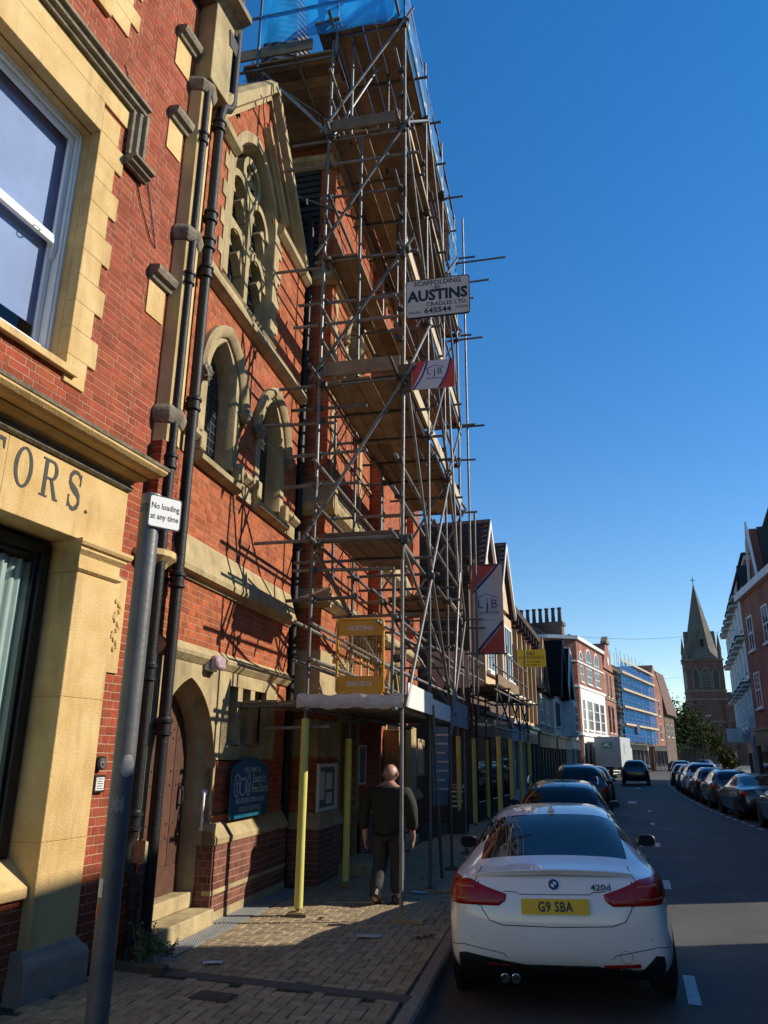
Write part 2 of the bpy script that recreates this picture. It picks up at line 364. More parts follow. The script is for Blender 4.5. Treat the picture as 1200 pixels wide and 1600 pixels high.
for k, (s, d) in enumerate(((1.45, 2.55), (2.0, 1.25), (1.35, 2.5))):
    mb = MB()
    for q in range(5):
        a_ = random.uniform(0, 6.28); r_ = random.uniform(.02, .06); c = Vector((r_*math.cos(a_), r_*math.sin(a_), .012))
        w = Vector((math.cos(a_*2), math.sin(a_*2), .2))*.035; h = Vector((-math.sin(a_*2), math.cos(a_*2), .35))*.022
        mb.add([c-w, c-h*.8, c+w, c+h], [(0, 1, 2, 3)])
    o = mb.build('dead_leaf', mat('dead_leaf', (.06, .035, .02), .9, .3, 30)); o.location = wB(s, d, .004)
    tag(o, ['curled brown dead leaves on the shaded pavement near the kerb', 'brown dead leaves beside the yellow pole foot', 'second clump of dead leaves just behind the first near the kerb'][k], 'leaf litter')
# repairs, manhole covers and a gully in the carriageway
M_patch = mat('asphalt_patch', (.047, .046, .045), .85, .35, 60, bump=.5, bscale=150); M_cover = mat('iron_cover', (.05, .045, .04), .6, .4, 30, bump=.4, bscale=60, metal=.4)
for (x, y) in ((1.75, 12.4), (.1, 23.5), (1.1, 33)):
    mb = MB(); mb.lathe([(.31, .0), (.31, .007), (.28, .007), (.275, .004), (.001, .006)], (x, y, road_z(x, y)), 20); mb.build('manhole_cover', M_cover, road)
# painted lines
mb = MB()
def dash(x0, y0, x1, y1, w):
    d = Vector((x1-x0, y1-y0, 0)).normalized(); nrm = Vector((d.y, -d.x, 0))*w/2; vs = []
    for t in (0, .5, 1):
        p = Vector((x0+(x1-x0)*t, y0+(y1-y0)*t, 0)); z = road_z(p.x, p.y)+.005
        vs += [(p.x-nrm.x, p.y-nrm.y, z), (p.x+nrm.x, p.y+nrm.y, z)]
    return vs
def paint(name, lst, parent):
    for a in lst:
        mb = MB(); mb.add(dash(*a), [(0, 1, 3, 2), (2, 3, 5, 4)]); mb.build(name, M_line, parent)
paint('centre_line_dash', [(.15-.018*(y-7.4), y, .15-.018*(y+.9-7.4), y+.9, .10) for y in (7.4, 13.2, 19, 24.8, 30.6)]+[(-1.0+(.0 if y < 60 else .015*(y-60)), y, -1.0+(.0 if y < 60 else .015*(y-58)), y+1.6, .35) for y in (36.0, 52, 66, 80)], road)
BAY = [(3.05, 18), (2.74, 24.3), (2.23, 29.4), (1.88, 33.2), (1.42, 41.6), (1.15, 48.6), (.94, 58.7), (.95, 66), (1.4, 78)]
paint('bay_line_dash', [(interp(BAY, y), y, interp(BAY, y+.6), y+.6, .10) for y in np.arange(19, 70, 1.15)], road)

# ------------------------------------------------------------------ brickwork laid brick by brick
ub_ = MB(); ub_.add([(-1, -.5, -.5), (-1, .5, -.5), (-1, .5, .5), (-1, -.5, .5), (-.07, -.5, -.5), (-.07, .5, -.5), (-.07, .5, .5), (-.07, -.5, .5), (0, -.488, -.47), (0, .488, -.47), (0, .488, .47), (0, -.488, .47)],
   [(0, 1, 5, 4), (1, 2, 6, 5), (2, 3, 7, 6), (3, 0, 4, 7), (4, 5, 9, 8), (5, 6, 10, 9), (6, 7, 11, 10), (7, 4, 8, 11), (8, 9, 10, 11)])
def unit_brick(m):
    o = ub_.build('brick', m); me = o.data; bpy.data.objects.remove(o); return me
class Brickwork:
    def __init__(s, root, limit=300): s.root = root; s.items = []; s.mort = MB(); s.limit = limit; s.W = None
    def wall(s, o, u, n, u0, u1, z0, z1, mb, mm, hole=None, course=.078, detail=True, phase=0):
        """o: local origin, u: direction along, n: outward normal; Flemish bond between u0..u1, z0..z1"""
        o = np.array(o, float); u = np.array(u, float); n = np.array(n, float); rz = math.atan2(n[1], n[0])
        nz = max(1, round((z1-z0)/course)); cz = (z1-z0)/nz
        for r in range(nz):
            z = z0+(r+.5)*cz; x = u0-random.uniform(0, .02)-(.17 if (r+phase) % 2 else 0); k = r % 2
            while x < u1:
                L = .225 if k % 2 == 0 else .112; k += 1
                a, b = max(x, u0), min(x+L, u1); x += L
                if b-a < .03: continue
                c = (a+b)/2
                if hole and hole(c, z): continue
                p = o+u*c+n*(-.0028); w = (b-a)/2; h = cz/2
                s.mort.add([p-u*w+[0, 0, z-h], p+u*w+[0, 0, z-h], p+u*w+[0, 0, z+h], p-u*w+[0, 0, z+h]], [(0, 1, 2, 3)], mm)
                s.items.append((o+u*c+n*random.uniform(-.0012, .0022)+np.array([0, 0, z]), rz, (b-a)-.007, cz-.007, mb))
    def finish(s, mats_b, mats_m):
        R = Matrix.Rotation(s.root.rotation_euler.z, 3, 'Z'); L = Vector(s.root.location); M = np.array(R); T = np.array(L)
        rk = []
        for i, it in enumerate(s.items):
            P = M@it[0]+T; q = project(P); n = M@np.array([math.cos(it[1]), math.sin(it[1]), 0]); v = np.array([0, 0, EYE])-P; dist = np.linalg.norm(v)
            vis = q is not None and -10 < q[0] < 1210 and -10 < q[1] < 1610
            area = it[2]*it[3]*max(0.02, abs(n@v)/dist)/dist**2 if vis else 0
            rk.append((-area, i))
        rk.sort(); near = {i for a, i in rk[:s.limit] if a < 0}
        me = [unit_brick(m) for m in mats_b]
        bv = np.array([v.co[:] for v in me[0].vertices]); bf = [tuple(p.vertices) for p in me[0].polygons]
        mb = MB()
        for i, (p, rz, w, h, k) in enumerate(s.items):
            if i in near: inst('brick', me[k], s.root, p, (0, 0, rz), (.03, w, h))
            else:
                q = bv*np.array([.03, w, h]); c, s_ = math.cos(rz), math.sin(rz)
                mb.add(np.stack([q[:, 0]*c-q[:, 1]*s_+p[0], q[:, 0]*s_+q[:, 1]*c+p[1], q[:, 2]+p[2]], 1), bf, k)
        if mb.v: tag(mb.build('brick', mats_b, s.root), kind='stuff')
        s.mort.build('mortar', mats_m, s.root)
def pane_grid(root, u0, u1, z0, z1, x, nu, nz, m, inside=None, tilt=.012, name='pane', shared={}):
    """separate small panes, each tilted a hair, in the plane x"""
    du, dz = (u1-u0)/nu, (z1-z0)/nz
    if m.name not in shared:
        t = MB(); t.add([(0, -.5, -.5), (0, .5, -.5), (0, .5, .5), (0, -.5, .5)], [(0, 1, 2, 3)]); o = t.build(name, m); shared[m.name] = o.data; bpy.data.objects.remove(o)
    for i in range(nu):
        for j in range(nz):
            c, z = u0+(i+.5)*du, z0+(j+.5)*dz
            if inside and not inside(c, z): continue
            inst(name, shared[m.name], root, (x, c, z), (0, random.uniform(-tilt, tilt), random.uniform(-tilt, tilt)), (1, du*.98, dz*.98))

# ------------------------------------------------------------------ near building: solicitors' office in red brick with gold stone
# local axes: x outward from the wall face, y along the street, z up
A = thing('office_building', 'nearest red brick building with gold stone shopfront, carved letters and white sash window', 'building', (-4.75, 0, 0), 0)
bw = Brickwork(A)
def holeA(y, z):
    if 3.2 < y < 5.06 and 5.15 < z < 7.95: return True
    if 3.6 < y < 5.0 and z > 9.35 and z < 12: return True
    if y < 6.0 and z < 4.3 and y > -1.5: return True
    return False
bw.wall((0, 0, 0), (0, 1, 0), (1, 0, 0), -2, 6.86, 4.2, 11.0, 0, 0, holeA)
bw.wall((0, 0, 0), (0, 1, 0), (1, 0, 0), 5.9, 6.86, .0, 4.2, 0, 0)
bw.wall((.14, 0, 0), (0, 1, 0), (1, 0, 0), 6.36, 6.70, 3.75, 4.95, 0, 0)      # brick foot of the corner shaft
bw.wall((0, 6.36, 0), (1, 0, 0), (0, -1, 0), 0, .14, 3.75, 4.95, 0, 0)
bw.finish([M_brickA], [M_mortA])
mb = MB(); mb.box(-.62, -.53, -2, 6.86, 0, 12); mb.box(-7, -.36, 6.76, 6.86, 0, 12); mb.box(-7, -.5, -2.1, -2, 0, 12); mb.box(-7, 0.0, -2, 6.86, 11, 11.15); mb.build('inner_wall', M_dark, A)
# sash window surround
mb = MB()
for i in range(11):
    z = 4.98+i*.28; e = 5.36 if i % 2 else 5.25
    mb.box(-.10, .022, 4.98, e, z, z+.279)
mb.box(-.10, .023, 3.19, 5.42, 8.12, 8.36)
for i in range(15):
    z = 4.98+i*.28; mb.box(-.10, .022, 3.18, 3.52, z, z+.279) if i < 11 else None
mb.box(-.10, .024, 3.52, 4.98, 7.76, 8.118); mb.build('stone_surround', M_stone, A, bevel=.004)
mb = MB(); mb.prism([(-.30, 7.80), (-.02, 7.75), (-.02, 7.76), (-.1, 7.9), (-.30, 7.9)], 3.5, 5.0, 'y') if False else None
mb.box(-.36, -.10, 4.98, 5.02, 5.2, 7.78); mb.box(-.36, -.10, 3.48, 3.52, 5.2, 7.78); mb.box(-.36, -.10, 3.5, 5.0, 7.74, 7.79); mb.build('stone_reveal', M_stone, A)
mb = MB(); mb.prism([(-.36, 5.12), (.07, 5.05), (.07, 5.12), (-.22, 5.22), (-.36, 5.22)], 3.4, 5.1, 'y'); mb.build('stone_sill', M_stone, A, bevel=.004)
mb = MB(); mb.prism([(-.36, 5.22), (-.14, 5.215), (-.14, 5.25), (-.22, 5.28), (-.36, 5.28)], 3.5, 4.98, 'y'); mb.build('white_sill', M_white, A)
w = inst('sash_window', None, A)
def frame4(mb, x0, x1, a, b, c, d, t):
    mb.box(x0, x1, a, a+t, c, d); mb.box(x0, x1, b-t, b, c, d); mb.box(x0, x1, a+t, b-t, d-t, d); mb.box(x0, x1, a+t, b-t, c, c+t)
mb = MB(); frame4(mb, -.30, -.20, 3.53, 4.975, 5.27, 7.74, .05); frame4(mb, -.205, -.185, 3.51, 4.98, 5.26, 7.76, .03); mb.build('frame', M_white, w, bevel=.004)
mb = MB(); frame4(mb, -.275, -.235, 3.585, 4.92, 6.44, 7.685, .055); mb.build('sash', M_white, w, bevel=.005)
mb = MB(); frame4(mb, -.32, -.28, 3.585, 4.92, 5.325, 6.50, .055); mb.box(-.28, -.23, 3.585, 4.92, 6.40, 6.455); mb.build('sash', M_white, w, bevel=.005)
for y in (3.61, 4.895):
    mb = MB(); mb.prism([(-.275, 6.40), (-.225, 6.40), (-.235, 6.34), (-.24, 6.29), (-.262, 6.25), (-.275, 6.25)], y-.02, y+.02, 'y'); mb.build('sash_horn', M_white, w)
for y in (3.95, 4.6):
    mb = MB(); mb.path([(-.235, y, 6.42), (-.20, y+.01, 6.40), (-.19, y+.04, 6.385), (-.20, y+.07, 6.40), (-.235, y+.08, 6.42)], .007, 6); mb.build('sash_lift', M_white, w)
mb = MB(); mb.add([(-.258, 3.63, 6.49), (-.258, 4.87, 6.49), (-.258, 4.87, 7.64), (-.258, 3.63, 7.64)], [(0, 1, 2, 3)]); mb.build('pane', M_thin, w)
mb = MB(); mb.add([(-.302, 3.63, 5.37), (-.302, 4.87, 5.37), (-.302, 4.87, 6.46), (-.302, 3.63, 6.46)], [(0, 1, 2, 3)]); mb.build('pane', M_thin, w)
mb = MB(); mb.box(-.352, -.348, 3.53, 4.95, 5.55, 7.7); mb.build('blind', mat('sky_tinted_blind', (.27, .33, .53), .7, .25, 1.2, streak=.25, streakcol=(.4, .42, .5)), w)  # bluish tint puts the reflected sky into the blind's colour
# label mould over the window
mb = MB(); prof = [(0, .0), (.05, .0), (.06, .03), (.10, .045), (.11, .09), (.15, .10), (.15, .14), (.0, .17)]
P = [(x+.02, 8.36+z) for x, z in prof]; mb.prism(P, 3.1, 5.52, 'y')
for x, o in prof: pass
pv_ = [(5.36, 7.86), (5.52, 7.86)]
mb.ringband([((5.36, 7.80), (1, 0)), ((5.36, 8.36), (1, 0))], [(o, .02+x) for x, o in prof]); mb.prism([(x+.02, 7.68+z*.8) for x, z in prof], 5.36, 5.70, 'y'); mb.build('hood_mould', M_stoneD, A)
# upper window: stone surround, its opening
mb = MB()
for i in range(9):
    z = 9.2+i*.225; mb.box(-.1, .022, 4.86, 5.32 if i % 2 else 5.18, z, z+.223)
mb.box(-.1, .05, 3.3, 4.86, 9.12, 9.36); mb.build('stone_surround', M_stone, A, bevel=.004)
w = inst('sash_window', None, A); mb = MB(); frame4(mb, -.28, -.2, 3.4, 4.86, 9.37, 11.3, .06); mb.build('frame', M_white, w); mb = MB(); mb.box(-.255, -.25, 3.46, 4.8, 9.43, 11.2); mb.build('pane', M_glass, w)
# main cornice and frieze, capital, pilaster, plinth
def mould(name, prof, y0, y1, m, parent, mitre=0, label=None):
    mb = MB(); n = len(prof); vs = [(x, y0, z) for x, z in prof]+[(x, y1+(x*mitre), z) for x, z in prof]
    mb.add(vs, [tuple(range(n-1, -1, -1)), tuple(range(n, 2*n))]+[(i, (i+1) % n, n+(i+1) % n, n+i) for i in range(n)]); return mb.build(name, m, parent)
CP = [(-.1, 4.30), (.10, 4.30), (.13, 4.315), (.13, 4.33), (.20, 4.345), (.24, 4.37), (.24, 4.385), (.33, 4.395), (.37, 4.415), (.40, 4.445), (.40, 4.47)]
mould('cornice', CP+[(-.1, 4.47)], -2, 5.92, M_stone, A, .55)
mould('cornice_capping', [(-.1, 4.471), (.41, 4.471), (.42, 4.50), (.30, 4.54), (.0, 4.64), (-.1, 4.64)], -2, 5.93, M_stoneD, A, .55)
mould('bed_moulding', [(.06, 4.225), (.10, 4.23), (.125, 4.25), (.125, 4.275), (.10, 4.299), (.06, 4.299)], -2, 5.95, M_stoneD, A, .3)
for a_, b_ in ((-2, 2.3), (2.301, 4.44), (4.441, 5.98)): mb = MB(); mb.box(-.42, .08, a_, b_, 3.60, 4.298); mb.build('frieze_block', M_stone, A, bevel=.004)
for a_, b_ in ((.32, 1.10), (1.101, 2.24), (2.241, 3.32)): mb = MB(); mb.box(-.42, .075, 5.42, 5.97, a_, b_); mb.build('pilaster_block', M_stone, A, bevel=.005)
cap = [(-.42, 3.32), (.085, 3.32), (.11, 3.34), (.11, 3.37), (.085, 3.385), (.085, 3.47), (.105, 3.49), (.125, 3.51), (.125, 3.53), (.15, 3.545), (.165, 3.57), (.165, 3.599), (-.42, 3.599)]
mb = MB(); vs = []
for x, z in cap:
    e = max(0, x-.075); vs += [(x, 5.42-e, z), (x, 5.97+e, z)]
n = len(cap); mb.add(vs, [(2*i, 2*((i+1) % n), 2*((i+1) % n)+1, 2*i+1) for i in range(n)]+[tuple(2*i for i in range(n)), tuple(2*i+1 for i in reversed(range(n)))]); mb.build('capital', M_stone, A)
mb = MB(); prof = [(-.42, -.1), (.16, -.1), (.16, .22), (.145, .26), (.10, .30), (.09, .335), (-.42, .335)]
vs = []
for x, z in prof: e = max(0, x-.075); vs += [(x, 5.36-e*.5, z), (x, 5.98+e, z)]
n = len(prof); mb.add(vs, [(2*i, 2*((i+1) % n), 2*((i+1) % n)+1, 2*i+1) for i in range(n)]+[tuple(2*i for i in range(n)), tuple(2*i+1 for i in reversed(range(n)))]); mb.build('plinth', M_render, A, bevel=.006)
# left of the pilaster: shop window with dark frame and green curtain
w = inst('shop_window', None, A)
mb = MB(); frame4(mb, -.34, -.22, 1.8, 5.40, .98, 3.56, .10); frame4(mb, -.31, -.26, 1.9, 5.30, 1.08, 3.46, .035); mb.build('frame', M_black, w, bevel=.006)
mb = MB(); mb.add([(-.28, 1.93, 1.11), (-.28, 5.27, 1.11), (-.28, 5.27, 3.43), (-.28, 1.93, 3.43)], [(0, 1, 2, 3)]); g = mb.build('pane', M_thin, w)
mb = MB(); k = 260; v = []
for i in range(k+1):
    y = 2.0+3.42*i/k; x = -.36+.03*math.sin(y*38)+.018*math.sin(y*91+1); v += [(x, y, 1.05), (x, y, 3.40)]
mb.add(v, [(2*i, 2*i+2, 2*i+3, 2*i+1) for i in range(k)]); mb.build('curtain', mat('green_curtain', (.42, .52, .46), .8, .2, 3), w, smooth=True)
mb = MB(); mb.prism([(-.42, .70), (.02, .70), (.02, .78), (-.20, .97), (-.42, .97)], 1.6, 5.42, 'y'); mb.build('stone_sill', M_stone, A, bevel=.005)
bws = Brickwork(A, 0); bws.wall((-.02, 0, 0), (0, 1, 0), (1, 0, 0), 1.6, 5.42, .0, .70, 0, 0); bws.finish([M_brickA], [M_mortA])
mb = MB(); mb.box(-.42, .09, -2, 1.7, .3, 3.6); mb.build('pilaster', M_stone, A)
# plain stone beside the pilaster with carved ornament
mb = MB(); mb.box(-.1, .02, 5.972, 6.20, 2.50, 3.40); mb.build('stone_block', M_stone, A, bevel=.004)
mb = MB()
for i in range(16):
    a_ = i*1.1; z = 2.72+.03*i; mb.lathe([(.028, -.012), (.022, .006), (.004, .012)], (0, 0, 0), 7)
    for q in range(-21, 0): vx = mb.v[q]; mb.v[q] = (.02+vx[2]+.006, 6.09+.045*math.sin(a_)+vx[0]*.8, z+vx[1]*1.1)
mb.build('carved_ornament', M_stone, A)
# corner shaft with stone collars
mb = MB()
def octs(mb, c, r, z0, z1, r2=None, n=8, m=0):
    r2 = r if r2 is None else r2; mb.lathe([(r, z0), (r2, z1)], c, n, m)
mb.lathe([(.02, 3.42), (.10, 3.52), (.20, 3.64), (.27, 3.70), (.27, 3.76)], (.0, 6.53, 0), 16); mb.build('shaft_corbel', M_stone, A)
mb = MB(); octs(mb, (.02, 6.53, 0), .175, 4.95, 9.75, n=8); mb.build('shaft', M_stone, A)
for z in (5.25, 7.55, 9.75):
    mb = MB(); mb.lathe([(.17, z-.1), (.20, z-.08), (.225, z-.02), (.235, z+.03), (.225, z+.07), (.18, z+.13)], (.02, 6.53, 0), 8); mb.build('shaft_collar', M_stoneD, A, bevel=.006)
mb = MB(); mb.box(-.1, .24, 6.42, 6.86, 9.85, 11.1); mb.build('corner_pier', M_stoneC, A, bevel=.006)
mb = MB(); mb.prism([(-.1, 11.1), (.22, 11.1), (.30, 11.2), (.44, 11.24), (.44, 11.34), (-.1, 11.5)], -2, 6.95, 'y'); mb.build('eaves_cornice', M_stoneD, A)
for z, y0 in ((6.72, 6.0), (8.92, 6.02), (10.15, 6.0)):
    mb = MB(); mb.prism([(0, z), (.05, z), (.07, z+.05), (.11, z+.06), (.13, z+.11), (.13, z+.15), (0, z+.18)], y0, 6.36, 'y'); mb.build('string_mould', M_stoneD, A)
    mb = MB(); mb.box(-.05, .015, y0, 6.30, z-.42, z); mb.build('stone_block', M_stone, A)
# loose black cable on the wall
mb = MB(); mb.path([(.012, 5.15+.02, 8.62), (.012, 5.30, 8.2), (.012, 5.48, 7.9), (.012, 5.72, 7.45), (.012, 5.95, 7.15), (.012, 6.04, 7.12), (.012, 5.98, 7.3), (.012, 5.74, 7.9), (.012, 5.42, 8.5), (.012, 5.20, 8.85)], .006, 6); mb.build('loose_cable', M_iron, A)
# carved letters on the frieze
def glyphT(): return [[(.40, 0), (.60, 0), (.60, .94), (.40, .94)], [(0, .90), (1, .90), (1, 1), (0, 1)], [(0, .72), (.06, .72), (.12, .90), (0, .90)], [(1, .72), (.94, .72), (.88, .90), (1, .90)], [(.28, 0), (.72, 0), (.72, .05), (.28, .05)]]
def glyphO():
    P = []; n = 28
    for i in range(n):
        a, b = 2*math.pi*i/n, 2*math.pi*(i+1)/n
        P.append([(.5+.5*math.cos(a), .5+.52*math.sin(a)), (.5+.5*math.cos(b), .5+.52*math.sin(b)), (.5+.31*math.cos(b), .5+.45*math.sin(b)), (.5+.31*math.cos(a), .5+.45*math.sin(a))])
    return P
def glyphR():
    P = [[(.12, 0), (.32, 0), (.32, 1), (.12, 1)], [(0, 0), (.44, 0), (.44, .05), (0, .05)], [(0, .95), (.15, .95), (.15, 1), (0, 1)], [(.32, .93), (.55, .93), (.55, 1), (.32, 1)], [(.32, .47), (.55, .47), (.55, .54), (.32, .54)]]
    n = 14
    for i in range(n):
        a, b = -math.pi/2+math.pi*i/n, -math.pi/2+math.pi*(i+1)/n
        P.append([(.55+.35*math.cos(a), .735+.265*math.sin(a)), (.55+.35*math.cos(b), .735+.265*math.sin(b)), (.55+.16*math.cos(b), .735+.195*math.sin(b)), (.55+.16*math.cos(a), .735+.195*math.sin(a))])
    P.append([(.48, .49), (.66, .50), (.95, .06), (.76, .02)]); P.append([(.74, 0), (1.04, 0), (1.04, .06), (.78, .06)]); return P
def glyphS():
    c = [(.86, .72), (.84, .86), (.70, .97), (.50, 1.0), (.28, .96), (.13, .84), (.13, .70), (.24, .60), (.45, .53), (.66, .46), (.82, .36), (.86, .22), (.76, .08), (.55, .0), (.34, .02), (.18, .12), (.12, .28)]
    w = [.02, .05, .05, .05, .07, .09, .10, .10, .11, .11, .10, .09, .08, .055, .05, .05, .02]; P = []
    for i in range(len(c)-1):
        q = []
        for j in (i, i+1):
            t = Vector(c[min(j+1, len(c)-1)])-Vector(c[max(j-1, 0)]); t.normalize(); nn = Vector((-t.y, t.x)); q.append((Vector(c[j])+nn*w[j], Vector(c[j])-nn*w[j]))
        P.append([tuple(q[0][0]), tuple(q[1][0]), tuple(q[1][1]), tuple(q[0][1])])
    P.append([(.80, .66), (.90, .66), (.90, .99), (.85, .99)]); P.append([(.09, .01), (.14, .01), (.20, .34), (.09, .34)]); return P
M_cut = mat('letter_cut', (.035, .034, .026), .75, .35, 12)
for ch_, y0, w_, g_ in (('t', 4.19, .22, glyphT()), ('o', 4.53, .20, glyphO()), ('r', 4.83, .21, glyphR()), ('s', 5.15, .18, glyphS()), ('stop', 5.39, .05, [[(0, .06), (.5, 0), (1, .06), (.5, .13)]])):
    mb = MB(); k = 0
    for poly in g_:
        k += 1; mb.prism([(y0+u*w_, 3.84+v*.34) for u, v in poly], .06, .0835+.0003*(k % 5), 'x')
    mb.build('carved_letter', M_cut, A)

# ------------------------------------------------------------------ church: gabled bay with door, then the tower behind the scaffold
Bc = tB('church', 'orange brick church with pale stone arches, pointed windows and a steep gable beside the scaffold', 'church', 0, 0)
bw = Brickwork(Bc)
C1, C2, GC = .90, 2.70, 1.75
def in_pointed(y, z, c, half, zs, rise, z0):
    if z < z0 or abs(y-c) > half: return False
    if z <= zs: return True
    w = 2*half; k = (rise*rise-w*w/4)/w; R = k+half; return (abs(y-c)+k)**2+(z-zs)**2 < R*R
def gtop(y): return 9.70+1.194*max(0, 1.75-abs(y-GC))
def holeC(y, z):
    if z < 2.95 and in_pointed(y, z, .70, .78, 1.62, 1.02, -1): return True
    if 1.75 < z < 2.75 and y > 1.2 and y < 3.25: return True
    if 1.72 < z < 2.95 and y < 3.3: return True
    if z < 1.02 and y < 1.45: return True
    for c in (C1, C2):
        if in_pointed(y, z, c, .55, 6.2, .86, 5.2): return True
    if in_pointed(y, z, 1.54, .85, 9.6, 1.1, 7.8): return True
    return z > gtop(y)
bw.wall((0, 0, 0), (0, 1, 0), (1, 0, 0), -.1, 3.9, 1.0, 9.85, 0, 0, holeC)
bw.wall((0, 0, 0), (0, 1, 0), (1, 0, 0), -.1, 3.9, 9.85, 11.9, 0, 0, holeC)
bw.wall((.10, 0, 0), (0, 1, 0), (1, 0, 0), 1.42, 3.9, 0, .80, 1, 0)
bw.wall((.0, 1.42, 0), (1, 0, 0), (0, -1, 0), -.55, .10, 0, .80, 1, 0)
bw.wall((.10, 0, 0), (0, 1, 0), (1, 0, 0), -.2, .06, 0, .80, 1, 0)
# tower
TS, TD = 4.25, .40
def holeT(y, z):
    for c in (5.75, 8.75):
        if in_pointed(y, z, c, .52, 9.25, .92, 7.9): return True
    if 5.6 < y < 8.5 and 2.55 < z < 4.0: return False
    if 6.2 < y < 8.0 and 2.9 < z < 3.85: return True
    if 9.0 < y < 10.6 and z < 3.9 and in_pointed(y, z, 9.8, .75, 2.8, 1.0, 0): return True
    if 5.45 < y < 6.7 and z < 2.3: return True
    return False
bw.wall((TD, 0, 0), (0, 1, 0), (1, 0, 0), TS, 13.0, .95, 14.6, 0, 0, holeT)
bw.wall((0, TS, 0), (1, 0, 0), (0, -1, 0), -.7, TD, .95, 14.6, 0, 0)
bw.wall((TD+.10, 0, 0), (0, 1, 0), (1, 0, 0), TS-.1, 5.45, 0, .75, 1, 0)
bw.wall((0, TS-.1, 0), (1, 0, 0), (0, -1, 0), -.7, TD+.10, 0, .75, 1, 0)
bw.wall((TD+.10, 0, 0), (0, 1, 0), (1, 0, 0), 6.7, 9.0, 0, .75, 1, 0)
bw.wall((TD+.10, 0, 0), (0, 1, 0), (1, 0, 0), 10.6, 13.1, 0, .75, 1, 0)
for a_, b_ in ((7.4, 7.75), (11.2, 12.1)):                                  # upright brick piers on the tower
    bw.wall((TD+.22, 0, 0), (0, 1, 0), (1, 0, 0), a_, b_, 4.5, 12.6, 0, 0); bw.wall((0, a_, 0), (1, 0, 0), (0, -1, 0), TD, TD+.22, 4.5, 12.6, 0, 0)
bw.finish([M_brickB, M_brickP, M_brickD], [M_mortB])
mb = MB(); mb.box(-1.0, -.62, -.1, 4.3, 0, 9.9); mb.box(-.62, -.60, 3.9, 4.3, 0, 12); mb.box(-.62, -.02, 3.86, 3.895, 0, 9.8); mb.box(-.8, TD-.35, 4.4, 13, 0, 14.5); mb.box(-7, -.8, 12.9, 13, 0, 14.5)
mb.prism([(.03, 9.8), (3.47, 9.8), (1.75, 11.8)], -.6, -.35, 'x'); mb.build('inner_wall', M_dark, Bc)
mb = MB(); mb.prism([(-.15, 9.7), (1.75, 11.95), (3.7, 9.7)], -8, -.30, 'x'); mb.build('roof', M_slate, Bc)
# stone ground storey with the door arch and three slits
mb = MB()
arch = pointed(.70, .74, 1.62, .98, 12, z0=.30)
outer = []
def plate_with_arch(mb, y0, y1, z0, z1, x0, x1, arch):
    """stone plate with an arched opening: quads from the arch to the frame above"""
    top = [(p[0], z1) for p, n in arch]; P = [p for p, n in arch]
    for i in range(len(P)-1):
        a, b = P[i], P[i+1]; c, d = (b[0], z1), (a[0], z1)
        if abs(a[0]-b[0]) < 1e-6: continue
        mb.hexa([(x0, a[0], a[1]), (x0, b[0], b[1]), (x1, b[0], b[1]), (x1, a[0], a[1]), (x0, d[0], z1), (x0, c[0], z1), (x1, c[0], z1), (x1, d[0], z1)])
    mb.box(x0, x1, y0, min(p[0] for p in P), z0, z1); mb.box(x0, x1, max(p[0] for p in P), y1, z0, z1)
plate_with_arch(mb, -.15, 1.50, 1.0, 2.76, -.06, .02, [q for q in arch if q[0][1] >= 1.6])
mb.box(-.06, .02, 1.501, 1.78, 1.72, 2.76); mb.box(-.06, .02, 3.04, 3.34, 1.72, 2.76)
for a_, b_ in ((2.05, 2.20), (2.47, 2.62)): mb.box(-.12, .015, a_, b_, 1.90, 2.60)
mb.box(-.06, .021, 1.781, 3.039, 2.60, 2.76); mb.box(-.06, .02, 1.781, 3.039, 1.72, 1.88)
for i in range(5): mb.box(-.06, .021, 3.341, 3.46 if i % 2 else 3.40, 1.72+i*.225, 1.72+i*.225+.222)
mb.build('stone_facing', M_stoneC, Bc)
for a_, b_ in ((1.78, 2.05), (2.20, 2.47), (2.62, 3.04)):
    mb = MB(); mb.prism([(-.20, 1.88), (.0, 1.88), (-.02, 1.905), (-.20, 2.05)], a_+.012, b_-.012, 'y'); mb.build('slit_sill', M_stoneC, Bc)
    mb = MB(); mb.box(-.24, -.22, a_, b_, 1.9, 2.62); mb.build('slit_pane', M_glassB, Bc)
    mb = MB(); mb.box(-.22, -.10, a_-.05, a_, 1.9, 2.62); mb.box(-.22, -.10, b_, b_+.05, 1.9, 2.62); mb.build('slit_reveal', M_stoneC, Bc)
# arch mouldings of the door
mb = MB(); mb.ringband(arch, [(0, -.06), (0, -.08), (-.07, -.16), (-.07, -.36), (0.06, -.36), (.06, -.06)]); mb.build('door_arch', M_stoneC, Bc, smooth=35)
mb = MB(); mb.box(-.46, -.0, 1.44, 1.50, .80, 1.7); mb.build('door_jamb', M_stoneC, Bc)
bq = Brickwork(Bc, 0)
dr = inst('door', None, Bc); inner = pointed(.62, .54, 1.95, .66, 10, z0=.33)
n_ = 9
for i in range(n_):
    y0, y1 = .04+i*1.32/n_, .04+(i+1)*1.32/n_
    def zt(y):
        for z in np.arange(2.62, 1.6, -.01):
            if in_pointed(min(max(y, .045), 1.355), z, .70, .67, 1.62, .93, 0): return z
        return 1.62
    mb = MB(); mb.prism([(y0+.004, .62), (y1-.004, .62), (y1-.004, zt(y1)), ((y0+y1)/2, zt((y0+y1)/2)), (y0+.004, zt(y0))], -.33, -.288+.003*(i % 2), 'x'); mb.build('plank', M_oak, dr)
mb = MB(); mb.box(-.33, -.283, .045, 1.355, .33, .615); mb.build('kick_board', M_oak, dr, bevel=.004)
mb = MB(); mb.box(-.40, -.335, .0, 1.40, .30, 2.56); mb.build('backing', M_black, dr)
mb = MB()
